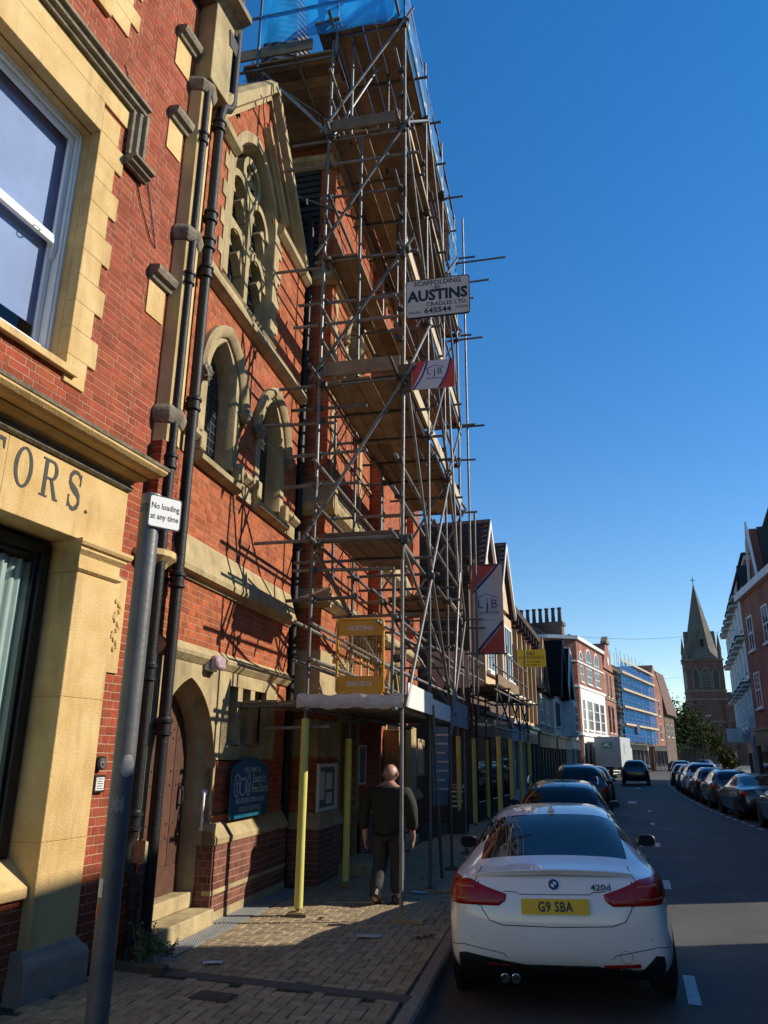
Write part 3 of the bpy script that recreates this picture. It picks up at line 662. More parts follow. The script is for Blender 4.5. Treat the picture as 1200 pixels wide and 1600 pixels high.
for i in range(n_):
    for z in (.9, 1.05, 1.45, 1.6, 1.95, 2.05): mb.lathe([(.012, -.0), (.009, .008)], (0, 0, 0), 6); k = len(mb.v)-12; mb.v[k:] = [(-.286+c[2], .113+i*.1467+c[0], z+c[1]) for c in mb.v[k:]]
tag(mb.build('nail', M_iron, dr), kind='stuff')
mb = MB(); mb.path([(-.28, 1.22, 1.42), (-.24, 1.22, 1.42), (-.23, 1.22, 1.39), (-.23, 1.22, 1.26), (-.24, 1.22, 1.23), (-.28, 1.22, 1.23)], .012, 8); mb.box(-.29, -.276, 1.20, 1.24, 1.18, 1.47); mb.build('handle', M_iron, dr)
mb = MB(); mb.box(-.29, -.277, .66, .86, .80, .88); mb.build('letter_plate', mat('dull_steel', (.35, .34, .32), .4, metal=.8), dr, bevel=.003)
mb = MB(); mb.box(-.46, -.10, .0, 1.415, .17, .325); mb.build('door_step', M_stoneC, Bc, bevel=.01)
mb = MB(); mb.box(-.46, .17, -.02, 1.41, -.02, .165); mb.build('door_step', M_stoneC, Bc, bevel=.012)
# string courses, plinth caps
def mouldB(name, prof, y0, y1, m, label=None): return mould(name, prof, y0, y1, m, Bc)
mouldB('string_course', [(-.05, 2.765), (.03, 2.765), (.09, 2.83), (.10, 2.87), (.04, 2.93), (0, 2.97), (-.05, 2.97)], -.1, 3.86, M_stoneC)
mouldB('string_course', [(-.05, 3.66), (.03, 3.66), (.05, 3.70), (.12, 3.72), (.13, 3.78), (.115, 3.80), (.01, 4.16), (-.05, 4.18)], -.1, 3.86, M_stoneC)
mouldB('string_course', [(-.05, 7.42), (.04, 7.42), (.13, 7.47), (.14, 7.52), (.01, 7.78), (-.05, 7.8)], -.05, 3.9, M_stoneC)
mouldB('plinth_cap', [(-.05, .80), (.115, .80), (.12, .86), (.03, 1.0), (.0, 1.04), (-.05, 1.04)], 1.42, 3.9, M_stoneC)
mb = MB(); mb.prism([(1.42, .802), (1.436, .802), (1.436, 1.03), (1.42, .95)], -.40, .112, 'x'); mb.build('plinth_stop', M_stoneC, Bc)
mb = MB(); mb.prism([(-.15, .80), (.03, .80), (.0, .95), (-.15, 1.0)], -.2, .11, 'x'); mb.build('plinth_stop', M_stoneC, Bc)
mb = MB(); mb.box(.0, .106, 1.415, 3.9, .28, .33); mb.box(.0, .104, 1.415, 3.9, -.02, .10); mb.build('plinth_band', M_stoneC, Bc)
mb = MB(); mb.box(-.02, .025, 1.5, 3.86, 1.04, 1.10); mb.build('tile_band', M_brickB, Bc)
# kneeler strings, gable coping with ridge stone
for y0, y1 in ((-.02, .70), (2.42, 3.9)):
    mouldB('kneeler_string', [(-.3, 9.72), (.04, 9.72), (.12, 9.78), (.13, 9.86), (.0, 9.98), (-.3, 9.98)], y0, y1, M_stoneC)
def raking(y0, z0, y1, z1, prof, name, m):
    mb = MB(); d = Vector((0, y1-y0, z1-z0)).normalized(); nrm = Vector((0, -d.z, d.y)); nrm = nrm if nrm.z > 0 else -nrm
    vs = [(x, y0+nrm.y*o, z0+nrm.z*o) for x, o in prof]+[(x, y1+nrm.y*o*.6, z1+nrm.z*o*1.15) for x, o in prof]; n = len(prof)
    mb.add(vs, [tuple(range(n-1, -1, -1)), tuple(range(n, 2*n))]+[(i, (i+1) % n, n+(i+1) % n, n+i) for i in range(n)]); return mb.build(name, m, Bc)
cp = [(-.35, -.13), (.05, -.13), (.06, -.06), (.16, -.02), (.16, .13), (.05, .20), (-.35, .22)]
raking(.0, 9.86, 1.75, 11.95, cp, 'gable_coping', M_stoneC); raking(3.5, 9.86, 1.75, 11.95, cp, 'gable_coping', M_stoneC)
lp = [(-.05, 0), (.05, 0), (.07, .03), (.12, .04), (.13, .10), (-.05, .13)]
for q, off in ((1, 0),): raking(1.54+q*1.02, 9.98, 1.54+q*.05, 11.05, lp, 'gable_hood', M_stoneC)
mb = MB()
for i in range(28):
    y = 1.75+random.uniform(-.45, .1); z = 12.15+(y-1.75)*1.1 if y < 1.75 else 12.1; mb.tube((random.uniform(-.3, .1), y, z), (random.uniform(-.3, .1), y+random.uniform(-.04, .04), z+random.uniform(.12, .28)), .004, 4)
tag(mb.build('bird_spike', M_iron, Bc), kind='stuff')
# lancet windows
M_lead = mat('lead_came', (.06, .06, .06), .6, metal=.3)
def lancet(root, c, x0, half, zs, rise, zsill, depth, hood=True, corbel=True, band=.16, npan=(4, 14), ms=None):
    ms = ms or M_stoneC
    w = inst('lancet_window', None, root)
    arch = pointed(c, half, zs, rise, 10, z0=zsill)
    mb = MB(); mb.ringband(arch, [(band, x0-.05), (band, x0+.02), (.0, x0+.02), (-.07, x0-depth*.4), (-.07, x0-depth), (band, x0-depth)]); mb.build('stone_frame', ms, w, smooth=35)
    gi = half-.07
    if hood:
        mb = MB(); ap = pointed(c, half+band+.02, zs, rise*1.13, 10); mb.ringband(ap, [(-.04, x0), (-.05, x0+.05), (0, x0+.10), (.06, x0+.11), (.10, x0+.07), (.10, x0)]); mb.build('hood_mould', M_stoneC, w, smooth=40)
        if corbel:
            for q in (-1, 1):
                bm = bmesh.new(); bmesh.ops.create_icosphere(bm, subdivisions=3, radius=.095)
                for v in bm.verts:
                    k_ = 1+.22*math.sin(v.co.x*70+q)*math.sin(v.co.y*64)*math.sin(v.co.z*58); v.co *= k_; v.co.z *= 1.15; v.co += Vector((x0+.07, c+q*(half+band+.045), zs-.04))
                me = bpy.data.meshes.new('corbel'); bm.to_mesh(me); bm.free(); me.materials.append(M_stoneD); inst('carved_corbel', me, w)
    pane_grid(w, c-gi, c+gi, zsill, zs+rise, x0-depth+.03, npan[0], npan[1], M_glassB, lambda y, z: in_pointed(y, z, c, gi+.06, zs, rise, zsill-.1))
    mb = MB(); xx = x0-depth+.036
    for i in range(npan[0]+1): y = c-gi+2*gi*i/npan[0]; mb.box(xx-.01, xx+.004, y-.006, y+.006, zsill, zs+rise-.1-.9*max(0, abs(y-c)-.05))
    for j in range(npan[1]): z = zsill+(zs+rise-zsill)*j/npan[1]; mb.box(xx-.012, xx+.002, c-gi, c+gi, z-.006, z+.006)
    mb.build('lead_came', M_lead, w)
    mb = MB(); mb.box(x0-depth-.05, x0-depth+.0, c-half-.1, c+half+.1, zsill, zs+rise+.1); mb.build('backing', M_dark, w)
    return w
for c in (C1, C2):
    lancet(Bc, c, .0, .43, 6.2, .74, 5.30, .24)
    mouldB('window_sill', [(-.35, 5.02), (.05, 5.02), (.13, 5.06), (.14, 5.12), (.02, 5.22), (-.30, 5.36), (-.35, 5.36)], c-.62, c+.62, M_stoneC)
    for q in (.57, -.57): mb = MB(); mb.box(-.02, .11, c+q-.07, c+q+.07, 5.18, 5.42); mb.build('sill_stop', M_stoneC, Bc, bevel=.01)
for a_, b_ in ((-.05, C1-.64), (C1+.64, C2-.64), (C2+.64, 3.88)):
    mouldB('string_course', [(-.05, 5.26), (.04, 5.26), (.11, 5.32), (.11, 5.36), (.02, 5.46), (-.05, 5.46)], a_, b_, M_stoneC)
    mb = MB(); mb.box(-.02, .018, a_, b_, 5.05, 5.26); mb.build('stone_band', M_stoneC, Bc)
# big traceried window in the gable
w = inst('tracery_window', None, Bc)
arch = pointed(1.54, .80, 9.55, 1.05, 12, z0=7.86)
mb = MB(); mb.ringband(arch, [(.15, -.05), (.15, .02), (0, .02), (-.05, -.10), (-.05, -.36), (.15, -.36)]); mb.build('stone_frame', M_stoneC, w, smooth=35)
mb = MB()
for i in range(10):
    z = 7.8+i*.225; e = .16 if i % 2 else .05
    for a_, b_ in ((1.54+.95, 1.54+.95+e), (1.54-.95-e, 1.54-.95)): mb = MB(); mb.box(-.05, .018, a_, b_, z, z+.223); mb.build('stone_quoin', M_stoneC, w)
mb = MB(); mb.box(-.28, -.06, 1.48, 1.60, 7.86, 9.65)
for c in (1.54-.38, 1.54+.38):
    for zs in (8.55, 9.45):
        ap = pointed(c, .28, zs, .32, 8); mb.ringband(ap, [(0, -.26), (0, -.08), (.10, -.08), (.10, -.26)])
        for q in (-1, 1): mb.prism([(c+q*.30, zs-.22), (c+q*.19, zs-.03), (c+q*.09, zs+.02), (c+q*.17, zs+.12), (c+q*.30, zs+.16)], -.24, -.11, 'x')
    mb.box(-.24, -.10, c-.36, c+.36, 8.84, 9.0); mb.prism([(c-.30, 8.72), (c-.30, 8.9), (c-.02, 8.9)], -.24, -.11, 'x'); mb.prism([(c+.30, 8.72), (c+.30, 8.9), (c+.02, 8.9)], -.24, -.11, 'x')
mb.ringband(arc_pts((1.54, 10.05), .24, 0, 2*math.pi, 18), [(0, -.26), (0, -.08), (.10, -.08), (.10, -.26)])
for q in range(4): mb.ringband(arc_pts((1.54+.13*math.cos(q*1.57+.78), 10.05+.12*math.sin(q*1.57+.78)), .10, 0, 2*math.pi, 12), [(0, -.23), (0, -.12), (.04, -.12), (.04, -.23)])
mb.build('tracery', M_stoneC, w)
pane_grid(w, .80, 2.28, 7.86, 10.5, -.25, 10, 18, M_glassB, lambda y, z: in_pointed(y, z, 1.54, .78, 9.55, 1.05, 7.8))
mb = MB()
for i in range(11): y = .80+1.48*i/10; mb.box(-.25, -.24, y-.006, y+.006, 7.86, 10.5-.95*abs(y-1.54))
for j in range(18): z = 7.86+2.64*j/18; mb.box(-.252, -.243, .8, 2.28, z-.006, z+.006)
mb.build('lead_came', M_lead, w)
mouldB('window_sill', [(-.35, 7.72), (.03, 7.72), (.06, 7.76), (-.1, 7.88), (-.35, 7.92)], .55, 2.55, M_stoneC)
# tower stonework
def bandT(z0, z1, y0, y1, x=.02, nm='stone_band', m=None): mb = MB(); mb.box(TD-.05, TD+x, y0, y1, z0, z1); mb.box(-.7, TD+x-.002, TS-.02, TS+.05, z0, z1) if y0 < TS+.1 else None; return mb.build(nm, m or M_stoneC, Bc)
def wrapT(prof, y1, nm='string_course', m=None):
    mouldB(nm, [(TD+x, z) for x, z in prof], TS-.0, y1, m or M_stoneC)
    mb = MB(); n = len(prof); pr = [(TS-x, z) for x, z in prof]; mb.prism(pr, -.7, TD+max(p[0] for p in prof), 'x'); mb.build(nm, m or M_stoneC, Bc)
wrapT([(-.05, .75), (.115, .75), (.12, .81), (.02, .97), (-.05, .97)], 5.45, 'plinth_cap'); mouldB('plinth_cap', [(TD-.05, .75), (TD+.115, .75), (TD+.12, .81), (TD+.02, .97), (TD-.05, .97)], 6.7, 9.0, M_stoneC); mouldB('plinth_cap', [(TD-.05, .75), (TD+.115, .75), (TD+.12, .81), (TD+.02, .97), (TD-.05, .97)], 10.6, 13.1, M_stoneC)
bandT(2.62, 3.35, TS, 6.0); bandT(1.75, 2.3, TS, 5.4)
wrapT([(-.05, 4.02), (.03, 4.02), (.14, 4.10), (.15, 4.16), (.01, 4.34), (-.05, 4.36)], 13.0)
wrapT([(-.05, 5.55), (.08, 5.55), (.18, 5.62), (.20, 5.70), (.20, 5.74), (.02, 6.15), (-.05, 6.2)], 13.0)
wrapT([(-.05, 9.95), (.05, 9.95), (.16, 10.02), (.16, 10.10), (.01, 10.3), (-.05, 10.3)], 7.2, 'weathered_offset')
wrapT([(-.05, 12.55), (.05, 12.55), (.2, 12.65), (.2, 12.75), (.0, 12.95), (-.05, 12.95)], 13)
for i in range(26): mb = MB(); mb.box(TD, TD+.14, TS+.1+i*.33, TS+.28+i*.33, 12.35, 12.56); mb.build('corbel', M_stoneC, Bc)
for c in (5.75, 8.75): lancet(Bc, c, TD, .40, 9.25, .8, 7.95, .3, corbel=False)
lancet(Bc, 9.8, TD, .62, 2.8, .9, .0, .5, corbel=False, band=.14, npan=(5, 12))
for y in (4.5, 6.5, 8.05, 10.6):
    mb = MB()
    for i in range(12): e = .22 if i % 2 else .14; mb.box(TD-.05, TD+.022, y-e*.5, y+e*.5, 6.3+i*.3, 6.3+i*.3+.296)
    mb.build('stone_quoin', M_stoneC, Bc)
w = inst('mullioned_window', None, Bc); mb = MB(); x0 = TD
for y in (6.12, 6.78, 7.38, 7.98): mb.box(x0-.18, x0+.02, y, y+.12, 2.85, 3.88)
mb.box(x0-.05, x0+.024, 6.0, 8.22, 3.78, 3.98); mb.prism([(x0-.2, 2.68), (x0+.1, 2.68), (x0+.1, 2.74), (x0-.2, 2.88)], 6.0, 8.22, 'y'); mb.build('stone_frame', M_stoneC, w)
for y in (6.24, 6.90, 7.50): pane_grid(w, y, y+.5, 2.87, 3.80, x0-.15, 3, 6, M_glassB)
mb = MB(); mb.box(x0-.22, x0-.19, 6.1, 8.1, 2.8, 3.9); mb.build('backing', M_dark, w)
# tower doorway under the deck and the pale stone jamb beyond it
mb = MB(); mb.box(-.4, -.3, 5.45, 6.7, 0, 2.3); mb.build('porch_door', M_oak, Bc)
mb = MB(); mb.box(-.3, TD+.03, 5.40, 5.52, .0, 2.3); mb.box(-.3, TD+.03, 6.62, 6.74, 0, 2.3); mb.box(-.3, TD+.03, 5.4, 6.74, 2.3, 2.6); mb.build('porch_frame', M_stoneC, Bc)
mb = MB(); mb.box(TD, TD+.34, 8.9, 9.12, .0, 2.3); mb.build('porch_pier', M_stoneC, Bc, bevel=.01); mb = MB(); mb.box(TD, TD+.30, 10.5, 11.1, .95, 2.4); mb.build('porch_pier', M_stoneC, Bc, bevel=.01)
mb = MB(); mb.box(TD, TD+.55, 5.3, 6.8, -.02, .15); mb.build('door_step', M_stoneC, Bc, bevel=.01)
mb = MB(); mb.box(TD, TD+.45, 9.0, 10.6, -.02, .15); mb.build('door_step', M_stoneC, Bc, bevel=.01)
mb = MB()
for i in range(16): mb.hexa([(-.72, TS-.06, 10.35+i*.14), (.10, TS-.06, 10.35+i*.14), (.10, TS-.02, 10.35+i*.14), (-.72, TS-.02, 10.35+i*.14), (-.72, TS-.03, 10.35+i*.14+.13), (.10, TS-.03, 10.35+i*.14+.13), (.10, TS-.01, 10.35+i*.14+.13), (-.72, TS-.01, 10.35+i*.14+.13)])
tag(mb.build('shade_slat', M_slate, Bc), kind='stuff')  # dark slats added to deepen the shade on the tower's side face
# slated turret above the tower
sp = inst('turret', None, Bc); cx_, cy_ = -1.75, 6.6
mb = MB(); k = 0
z = 14.6; r = .85
mb.lathe([(.85, 14.0), (.85, 16.6)], (cx_, cy_, 0), 8); mb.build('turret_base', M_slate, sp)
mb = MB()
for i in range(34):
    r0 = .74*(1-i/36)+.03; r1 = .74*(1-(i+1)/36)+.01; z0 = 16.6+i*.2; mb.lathe([(r0+.03, z0), (r1+.01, z0+.2)], (cx_, cy_, 0), 8)
mb.build('turret_spire', mat('turret_slate', (.11, .11, .115), .7, .4, 5, bump=.3), sp)
# rainwater pipes
def pipe(name, pts, r, joints, root, m=M_iron, brk=True):
    p = inst(name, None, root); mb = MB(); mb.path(pts, r, 12); mb.build('tube', m, p, smooth=40)
    for j in joints:
        mb = MB(); mb.lathe([(r*1.05, -.09), (r*1.38, -.085), (r*1.38, -.06), (r*1.18, -.055), (r*1.18, .03), (r*1.45, .035), (r*1.45, .065), (r*1.2, .07), (r*1.05, .09)], j, 14); mb.box(j[0]-.16, j[0], j[1]-.03, j[1]+.03, j[2]-.02, j[2]+.02); mb.build('pipe_collar', m, p, smooth=40)
    return p
pipe('downpipe', [(.18, -.40, .05), (.18, -.40, .62), (.165, -.41, .70), (.10, -.44, .80), (.085, -.445, .88), (.085, -.445, .98), (.12, -.42, 1.06), (.12, -.42, 1.14), (.12, -.42, 9.8), (.12, -.40, 9.95), (.12, -.30, 10.1), (.12, -.12, 10.2), (.12, -.06, 10.4), (.12, -.06, 10.75)], .052, [(.18, -.40, .55), (.12, -.42, 1.2), (.12, -.42, 2.55), (.12, -.42, 4.75), (.12, -.42, 7.0), (.12, -.42, 9.0)], Bc)
pipe('soil_pipe', [(.12, -.03, .02), (.12, -.03, 9.7), (.12, .02, 9.9), (.12, .20, 10.05), (.12, .27, 10.2), (.12, .27, 12.3)], .062, [(.12, -.03, .12), (.12, -.03, 2.05), (.12, -.03, 3.55), (.12, -.03, 5.6), (.12, -.03, 7.35), (.12, -.03, 7.75), (.12, -.03, 8.15), (.12, -.03, 9.55)], Bc)
mb = MB(); mb.prism([(-.16, 10.75), (.04, 10.75), (.07, 10.98), (-.19, 10.98)], .0, .24, 'x'); mb.build('rainwater_head', M_iron, Bc)
pipe('downpipe', [(.02, 4.02, .03), (.02, 4.02, 11.0), (.0, 3.98, 11.2), (-.35, 3.88, 11.35)], .055, [(.02, 4.02, z) for z in (.15, 2.2, 3.3, 5.0, 6.5, 8.2, 9.6)], Bc)
mb = MB(); mb.tube((.02, 3.72, 11.42), (-3.5, 3.72, 11.42), .06, 10); mb.build('roof_gutter', M_iron, Bc)

# ------------------------------------------------------------------ lettering
def text(parent, s, size, loc, m, right=(1, 0, 0), up=(0, 0, 1), bold=0, align='CENTER', squeeze=1.0, name='lettering', thick=.0015, space=1.0):
    cu = bpy.data.curves.new('t', 'FONT'); cu.body = s; cu.size = size; cu.align_x = align; cu.align_y = 'CENTER'; cu.offset = bold; cu.resolution_u = 2; cu.space_character = space
    ob = bpy.data.objects.new('t', cu); COL.objects.link(ob); dg = bpy.context.evaluated_depsgraph_get(); me = bpy.data.meshes.new_from_object(ob.evaluated_get(dg)); bpy.data.objects.remove(ob); bpy.data.curves.remove(cu)
    R_, U_ = Vector(right), Vector(up); N_ = R_.cross(U_); L_ = Vector(loc)
    for v in me.vertices: v.co = L_+R_*(v.co.x*squeeze)+U_*v.co.y+N_*thick
    me.materials.clear(); me.materials.append(m); o = bpy.data.objects.new(name, me); COL.objects.link(o); o.parent = parent; return o
def flatpoly(parent, name, pts, m, loc, right=(1, 0, 0), up=(0, 0, 1), thick=.002):
    R_, U_ = Vector(right), Vector(up); N_ = R_.cross(U_); L_ = Vector(loc); n = len(pts)
    a = [L_+R_*u+U_*v+N_*thick for u, v in pts]; b = [L_+R_*u+U_*v-N_*.001 for u, v in pts]
    mb = MB(); mb.add(a+b, [tuple(range(n))]+[(i, (i+1) % n, n+(i+1) % n, n+i) for i in range(n)]); return mb.build(name, m, parent)
def rrect(w, h, r, n=5):
    P = []
    for cx, cz, a in ((w/2-r, h/2-r, 0), (-w/2+r, h/2-r, 90), (-w/2+r, -h/2+r, 180), (w/2-r, -h/2+r, 270)):
        for i in range(n+1): t = rad(a+90*i/n); P.append((cx+r*math.cos(t), cz+r*math.sin(t)))
    return P

# ------------------------------------------------------------------ scaffold (local x outward d, y along s)
S = tB('scaffold', 'tall tube scaffold with timber board lifts and blue netting on the church front', 'scaffold', 0, 0)
SS = [2.14, 4.24, 6.40, 8.60]; DO, DI = 2.13, .90; R_T = .0242
LIFT = [2.45, 4.60, 6.95, 9.05, 11.35, 13.50]
def unit_tube(m, r=R_T):
    mb = MB(); mb.tube((0, 0, 0), (0, 0, 1), r, 10); o = mb.build('tube', m, smooth=40); me = o.data; bpy.data.objects.remove(o); return me
ME_T = unit_tube(M_steel)
mbc = MB(); mbc.box(-.045, .045, -.04, .04, -.035, .035); mbc.box(.0, .06, -.035, .035, -.045, .045); mbc.tube((.045, -.06, .0), (.045, .06, 0), .010, 6); mbc.tube((-.03, 0, -.06), (-.03, 0, .06), .010, 6); mbc.box(-.06, -.03, -.02, .02, -.02, .02)
o_ = mbc.build('coupler', M_coup, bevel=.006); ME_C = o_.data; bpy.data.objects.remove(o_)
def tube(name, p, q, root=S, me=ME_T):
    p, q = Vector(p), Vector(q); d = q-p; o = inst(name, me, root, p, d.to_track_quat('Z', 'Y').to_euler(), (1, 1, d.length)); return o
ncoup = [0]
def coupler(p, root=S):
    if ncoup[0] >= 290: return
    ncoup[0] += 1; inst('coupler', ME_C, root, p, (random.uniform(-.2, .2), random.uniform(-.2, .2), random.choice((0, 1.57, 3.14, 4.71))+random.uniform(-.2, .2)))
def jit(a=.012): return random.uniform(-a, a)
tops_o = [14.9, 14.75, 14.8, 14.6]; tops_i = [13.2, 13.3, 13.25, 13.3]
for k, s in enumerate(SS):
    for d, top, z0 in ((DO, tops_o[k], .06), (DI, tops_i[k], .06)):
        zc = [z0]+sorted([z0+4.6+jit(.8), z0+9.8+jit(.8)])+[top]
        x, y = d+jit(), s+jit()
        for i in range(3):
            x2, y2 = d+jit(.02), s+jit(.02); tube('standard', (x, y, zc[i]), (x2, y2, zc[i+1])); x, y = x2, y2
            if i < 2: mb = MB(); mb.tube((x, y, zc[i+1]-.09), (x, y, zc[i+1]+.09), .030, 10); mb.build('sleeve', M_coup, S)
for z0, z1, d, s in ((6.95, 11.2, 1.45, 2.2), (2.45, 4.1, 1.9, 2.6), (4.4, 7.4, .55, 4.3), (6.8, 9.8, 1.55, 5.1), (8.9, 13.4, 1.52, 4.6), (4.5, 11.0, 1.05, 5.6), (2.5, 6.9, 2.4, 8.75), (3.0, 14.7, 2.3, 8.9), (11.2, 13.4, 1.2, 2.4), (11.2, 13.4, 1.65, 3.1)): tube('upright_tube', (d, s, z0), (d+jit(.03), s+jit(.03), z1))
# base plates, sole boards, yellow foam sleeves
for s in SS:
    for d in (DO, DI):
        mb = MB(); mb.box(d-.11, d+.26 if d > 1.5 else d+.13, s-.11, s+.11, .0, .038); o = mb.build('sole_board', M_plank, S, bevel=.004)
        mb = MB(); mb.box(d-.075, d+.075, s-.075, s+.075, .039, .046); mb.tube((d, s, .046), (d, s, .10), .019, 8); mb.build('base_plate', mat('yellow_base', (.42, .33, .12), .7, .5, 14, metal=.1) if (d < 1.5 or s < 3) else M_coup, S)
for (s, d, z1) in ((2.14, DI, 2.22), (4.24, DI, 2.02)):
    mb = MB(); mb.lathe([(.050, .08), (.053, .15), (.050, .9), (.053, 1.5), (.05, z1)], (d, s, 0), 12); mb.build('foam_sleeve', M_yel, S, smooth=40)
mb = MB(); mb.lathe([(.056, 2.0), (.03, 2.16)], (DI, 4.24, 0), 7); 
# ledgers, guard rails, transoms
for li, z in enumerate(LIFT):
    e = (jit(.25), jit(.25))
    for d in (DO-.06, DI+.06):
        tube('ledger', (d, 1.75+e[0], z-.12), (d, 5.4, z-.12+jit(.02))); tube('ledger', (d+.05, 5.1, z-.12), (d+.05, 8.95+e[1], z-.12))
        for s in SS: coupler((d, s, z-.12))
    if li > 0:
        for s in np.arange(2.2, 8.7, 1.08): tube('transom', (.72+jit(.06)-(.45 if random.random() < .3 else 0), s+.06, z-.065), (2.30+jit(.12)+(.25 if s > 8 else 0), s+.06+jit(.03), z-.065)); 
        for s in SS: coupler((DI, s+.06, z-.07)); coupler((DO, s+.06, z-.07))
    for h in (.5, 1.0):
        if li == 5 or h == 1.0 or li in (1, 3): tube('guard_rail', (DO-.06, 1.9+jit(.2), z+h), (DO-.06, 5.2, z+h)); tube('guard_rail', (DO-.02, 5.0, z+h), (DO-.02, 8.9, z+h))
        for s in SS: coupler((DO-.05, s, z+h))
    if li in (0, 1): 
        for h in (.45, .95): tube('guard_rail', (DO-.3, 1.95, z+h), (DO-.02, 8.8, z+h-.02)) if li == 0 else None
for h, y0 in ((.45, 1.95), (.93, 1.9)):
    tube('guard_rail', (.82, y0-.1, 2.45+h), (.82, 8.8, 2.45+h))
for z in (2.95, 3.4, 5.0, 5.6, 7.5, 8.0, 9.6, 10.1, 11.9, 12.4): tube('inner_rail', (DI+.05, 2.0+jit(.15), z), (DI+.05, 8.7+jit(.2), z+jit(.02)))
# end frame braces, each lift from inner foot to outer head
for li in range(2, 6):
    z0, z1 = LIFT[li-1]-.05, LIFT[li]+.05
    tube('brace', (.78, 2.08, z0+.0), (2.30, 2.07, z1)); coupler((DI, 2.1, z0+.22)); coupler((DO, 2.1, z1-.28))
for s in (6.35, 8.66):
    for li in range(1, 6): tube('brace', (2.25, s, LIFT[li-1]), (.85, s, LIFT[li])) if (li % 2) else tube('brace', (.85, s, LIFT[li-1]), (2.25, s, LIFT[li]))
for i, (s0, s1) in enumerate(((2.1, 4.3), (4.2, 6.5), (6.3, 8.7))):
    for li in range(1, 6):
        if (li+i) % 2: tube('brace', (DO+.05, s0, LIFT[li-1]-.1), (DO+.05, s1, LIFT[li]-.1))
        else: tube('brace', (DO+.05, s1, LIFT[li-1]-.1), (DO+.05, s0, LIFT[li]-.1))
        coupler((DO+.04, s0, LIFT[li]-.15))
tube('brace', (DO+.06, 4.9, 0.08), (DO+.06, 4.15, 2.5)); tube('brace', (DI-.06, 2.3, 4.5), (DI-.06, 8.4, 2.7)); tube('brace', (DI, 2.2, 4.45), (DI, 6.3, 3.3)); tube('brace', (DO-.05, 2.2, 4.5), (DO-.05, 8.8, 2.6))
tube('brace', (DO+.08, 6.1, 2.2), (DO+.12, 7.3, 5.2)); tube('brace', (DO+.1, 7.2, 5.0), (DO+.05, 6.6, 8.9)); tube('brace', (DO+.06, 4.3, 6.9), (DO+.08, 6.5, 9.2)); tube('brace', (DO, 6.4, 9.0), (DO, 4.2, 11.5))
tube('brace', (DI-.05, 4.3, 6.8), (DI-.05, 6.5, 9.1)); tube('brace', (.95, 2.2, 11.3), (1.55, 2.9, 13.4)); tube('brace', (-.6, 2.3, 13.3), (.9, 2.2, 11.35)); tube('brace', (-.9, 3.6, 11.9), (1.0, 4.2, 11.2))
# tie tubes reaching to the wall and tubes sticking out
for d0, d1, s, z in ((.06, 2.25, 2.16, 4.53), (.05, 1.0, 2.40, 9.0), (.03, .95, 2.14, 2.36), (.35, 1.2, 2.2, 2.1), (.02, 1.1, 2.32, 6.35), (.45, 1.6, 2.28, 5.82), (.42, 1.5, 2.25, 5.35), (.45, 2.2, 2.2, 7.85), (.5, 2.1, 2.24, 8.25), (.48, 1.6, 2.2, 6.5), (.2, 2.35, 2.2, 10.75), (.75, 2.1, 2.3, 10.2), (.6, 2.0, 2.25, 4.15), (.45, 1.9, 4.3, 5.5), (.5, 1.5, 2.3, 3.75), (.6, 2.0, 4.2, 3.85), (.7, 2.2, 6.2, 3.6), (.7, 2.2, 6.5, 3.95), (.7, 2.2, 8.4, 3.5), (1.9, 2.95, 8.5, 12.55), (1.9, 3.35, 8.75, 13.3), (1.9, 2.75, 8.62, 11.1), (1.2, 2.5, 8.62, 8.1), (1.5, 2.7, 8.9, 9.0), (2.0, 2.6, 6.4, 13.3), (1.9, 2.6, 8.2, 11.9), (1.6, 2.6, 8.7, 4.35)):
    tube('tie_tube', (d0, s, z), (d1, s+jit(.03), z+jit(.03))); coupler((DI if d0 < .8 else DO, s, z))
# boards
def planks(z, d0, d1, s0, s1, L=3.9, along='s', m=M_plank, root=S, gap=.013, lift=None):
    key = 'plank'+along
    if key not in planks.__dict__:
        mb = MB(); mb.box(-.5, .5, -.5, .5, -1, 0); o = mb.build('plank', m); planks.__dict__[key] = o.data; bpy.data.objects.remove(o)
    me = planks.__dict__[key]; W_ = .225; n = max(1, int(round((d1-d0)/W_))) if along == 's' else max(1, int(round((s1-s0)/W_)))
    for i in range(n):
        a = s0 if along == 's' else d0; e = s1 if along == 's' else d1
        a += jit(.06); first = True
        while a < e-.3:
            b = min(a+L*(1 if not first else random.choice((1, .62))), e+jit(.05)); first = False
            c = (d0+(i+.5)*W_, (a+b)/2) if along == 's' else ((a+b)/2, s0+(i+.5)*W_)
            sc_ = (W_-gap, b-a-.01, .038) if along == 's' else (b-a-.01, W_-gap, .038)
            inst('plank', me, root, (c[0], c[1], z+jit(.004)), (jit(.004), jit(.006), jit(.004)), sc_); a = b
planks(2.45, .05, 2.10, 2.15, 8.8); planks(4.60, 1.15, 2.06, 2.35, 4.15, 2.4); planks(6.95, .96, 2.09, 2.2, 8.8); planks(9.05, .96, 1.42, 2.2, 4.4, 2.4); planks(9.05, .98, 2.08, 4.5, 8.8)
planks(11.35, .84, 2.08, 2.25, 8.8); planks(13.5, .96, 2.10, 2.1, 8.8); planks(13.15, -.75, .93, 2.2, 4.8, 3.9, 'd'); planks(13.55, .62, 1.05, 2.0, 4.6, 2.4)
planks(7.0, -.0, .45, 4.9, 8.8); planks(4.6, 1.0, 2.05, 6.4, 8.6)
def toe(d, s0, s1, z, h=.22, m=M_plank, ax='s', d1=None):
    mb = MB(); mb.box(d, d+.038, s0, s1, z, z+h) if ax == 's' else mb.box(d, d1, s0, s0+.038, z, z+h); return mb.build('toe_board', m, S, bevel=.003)
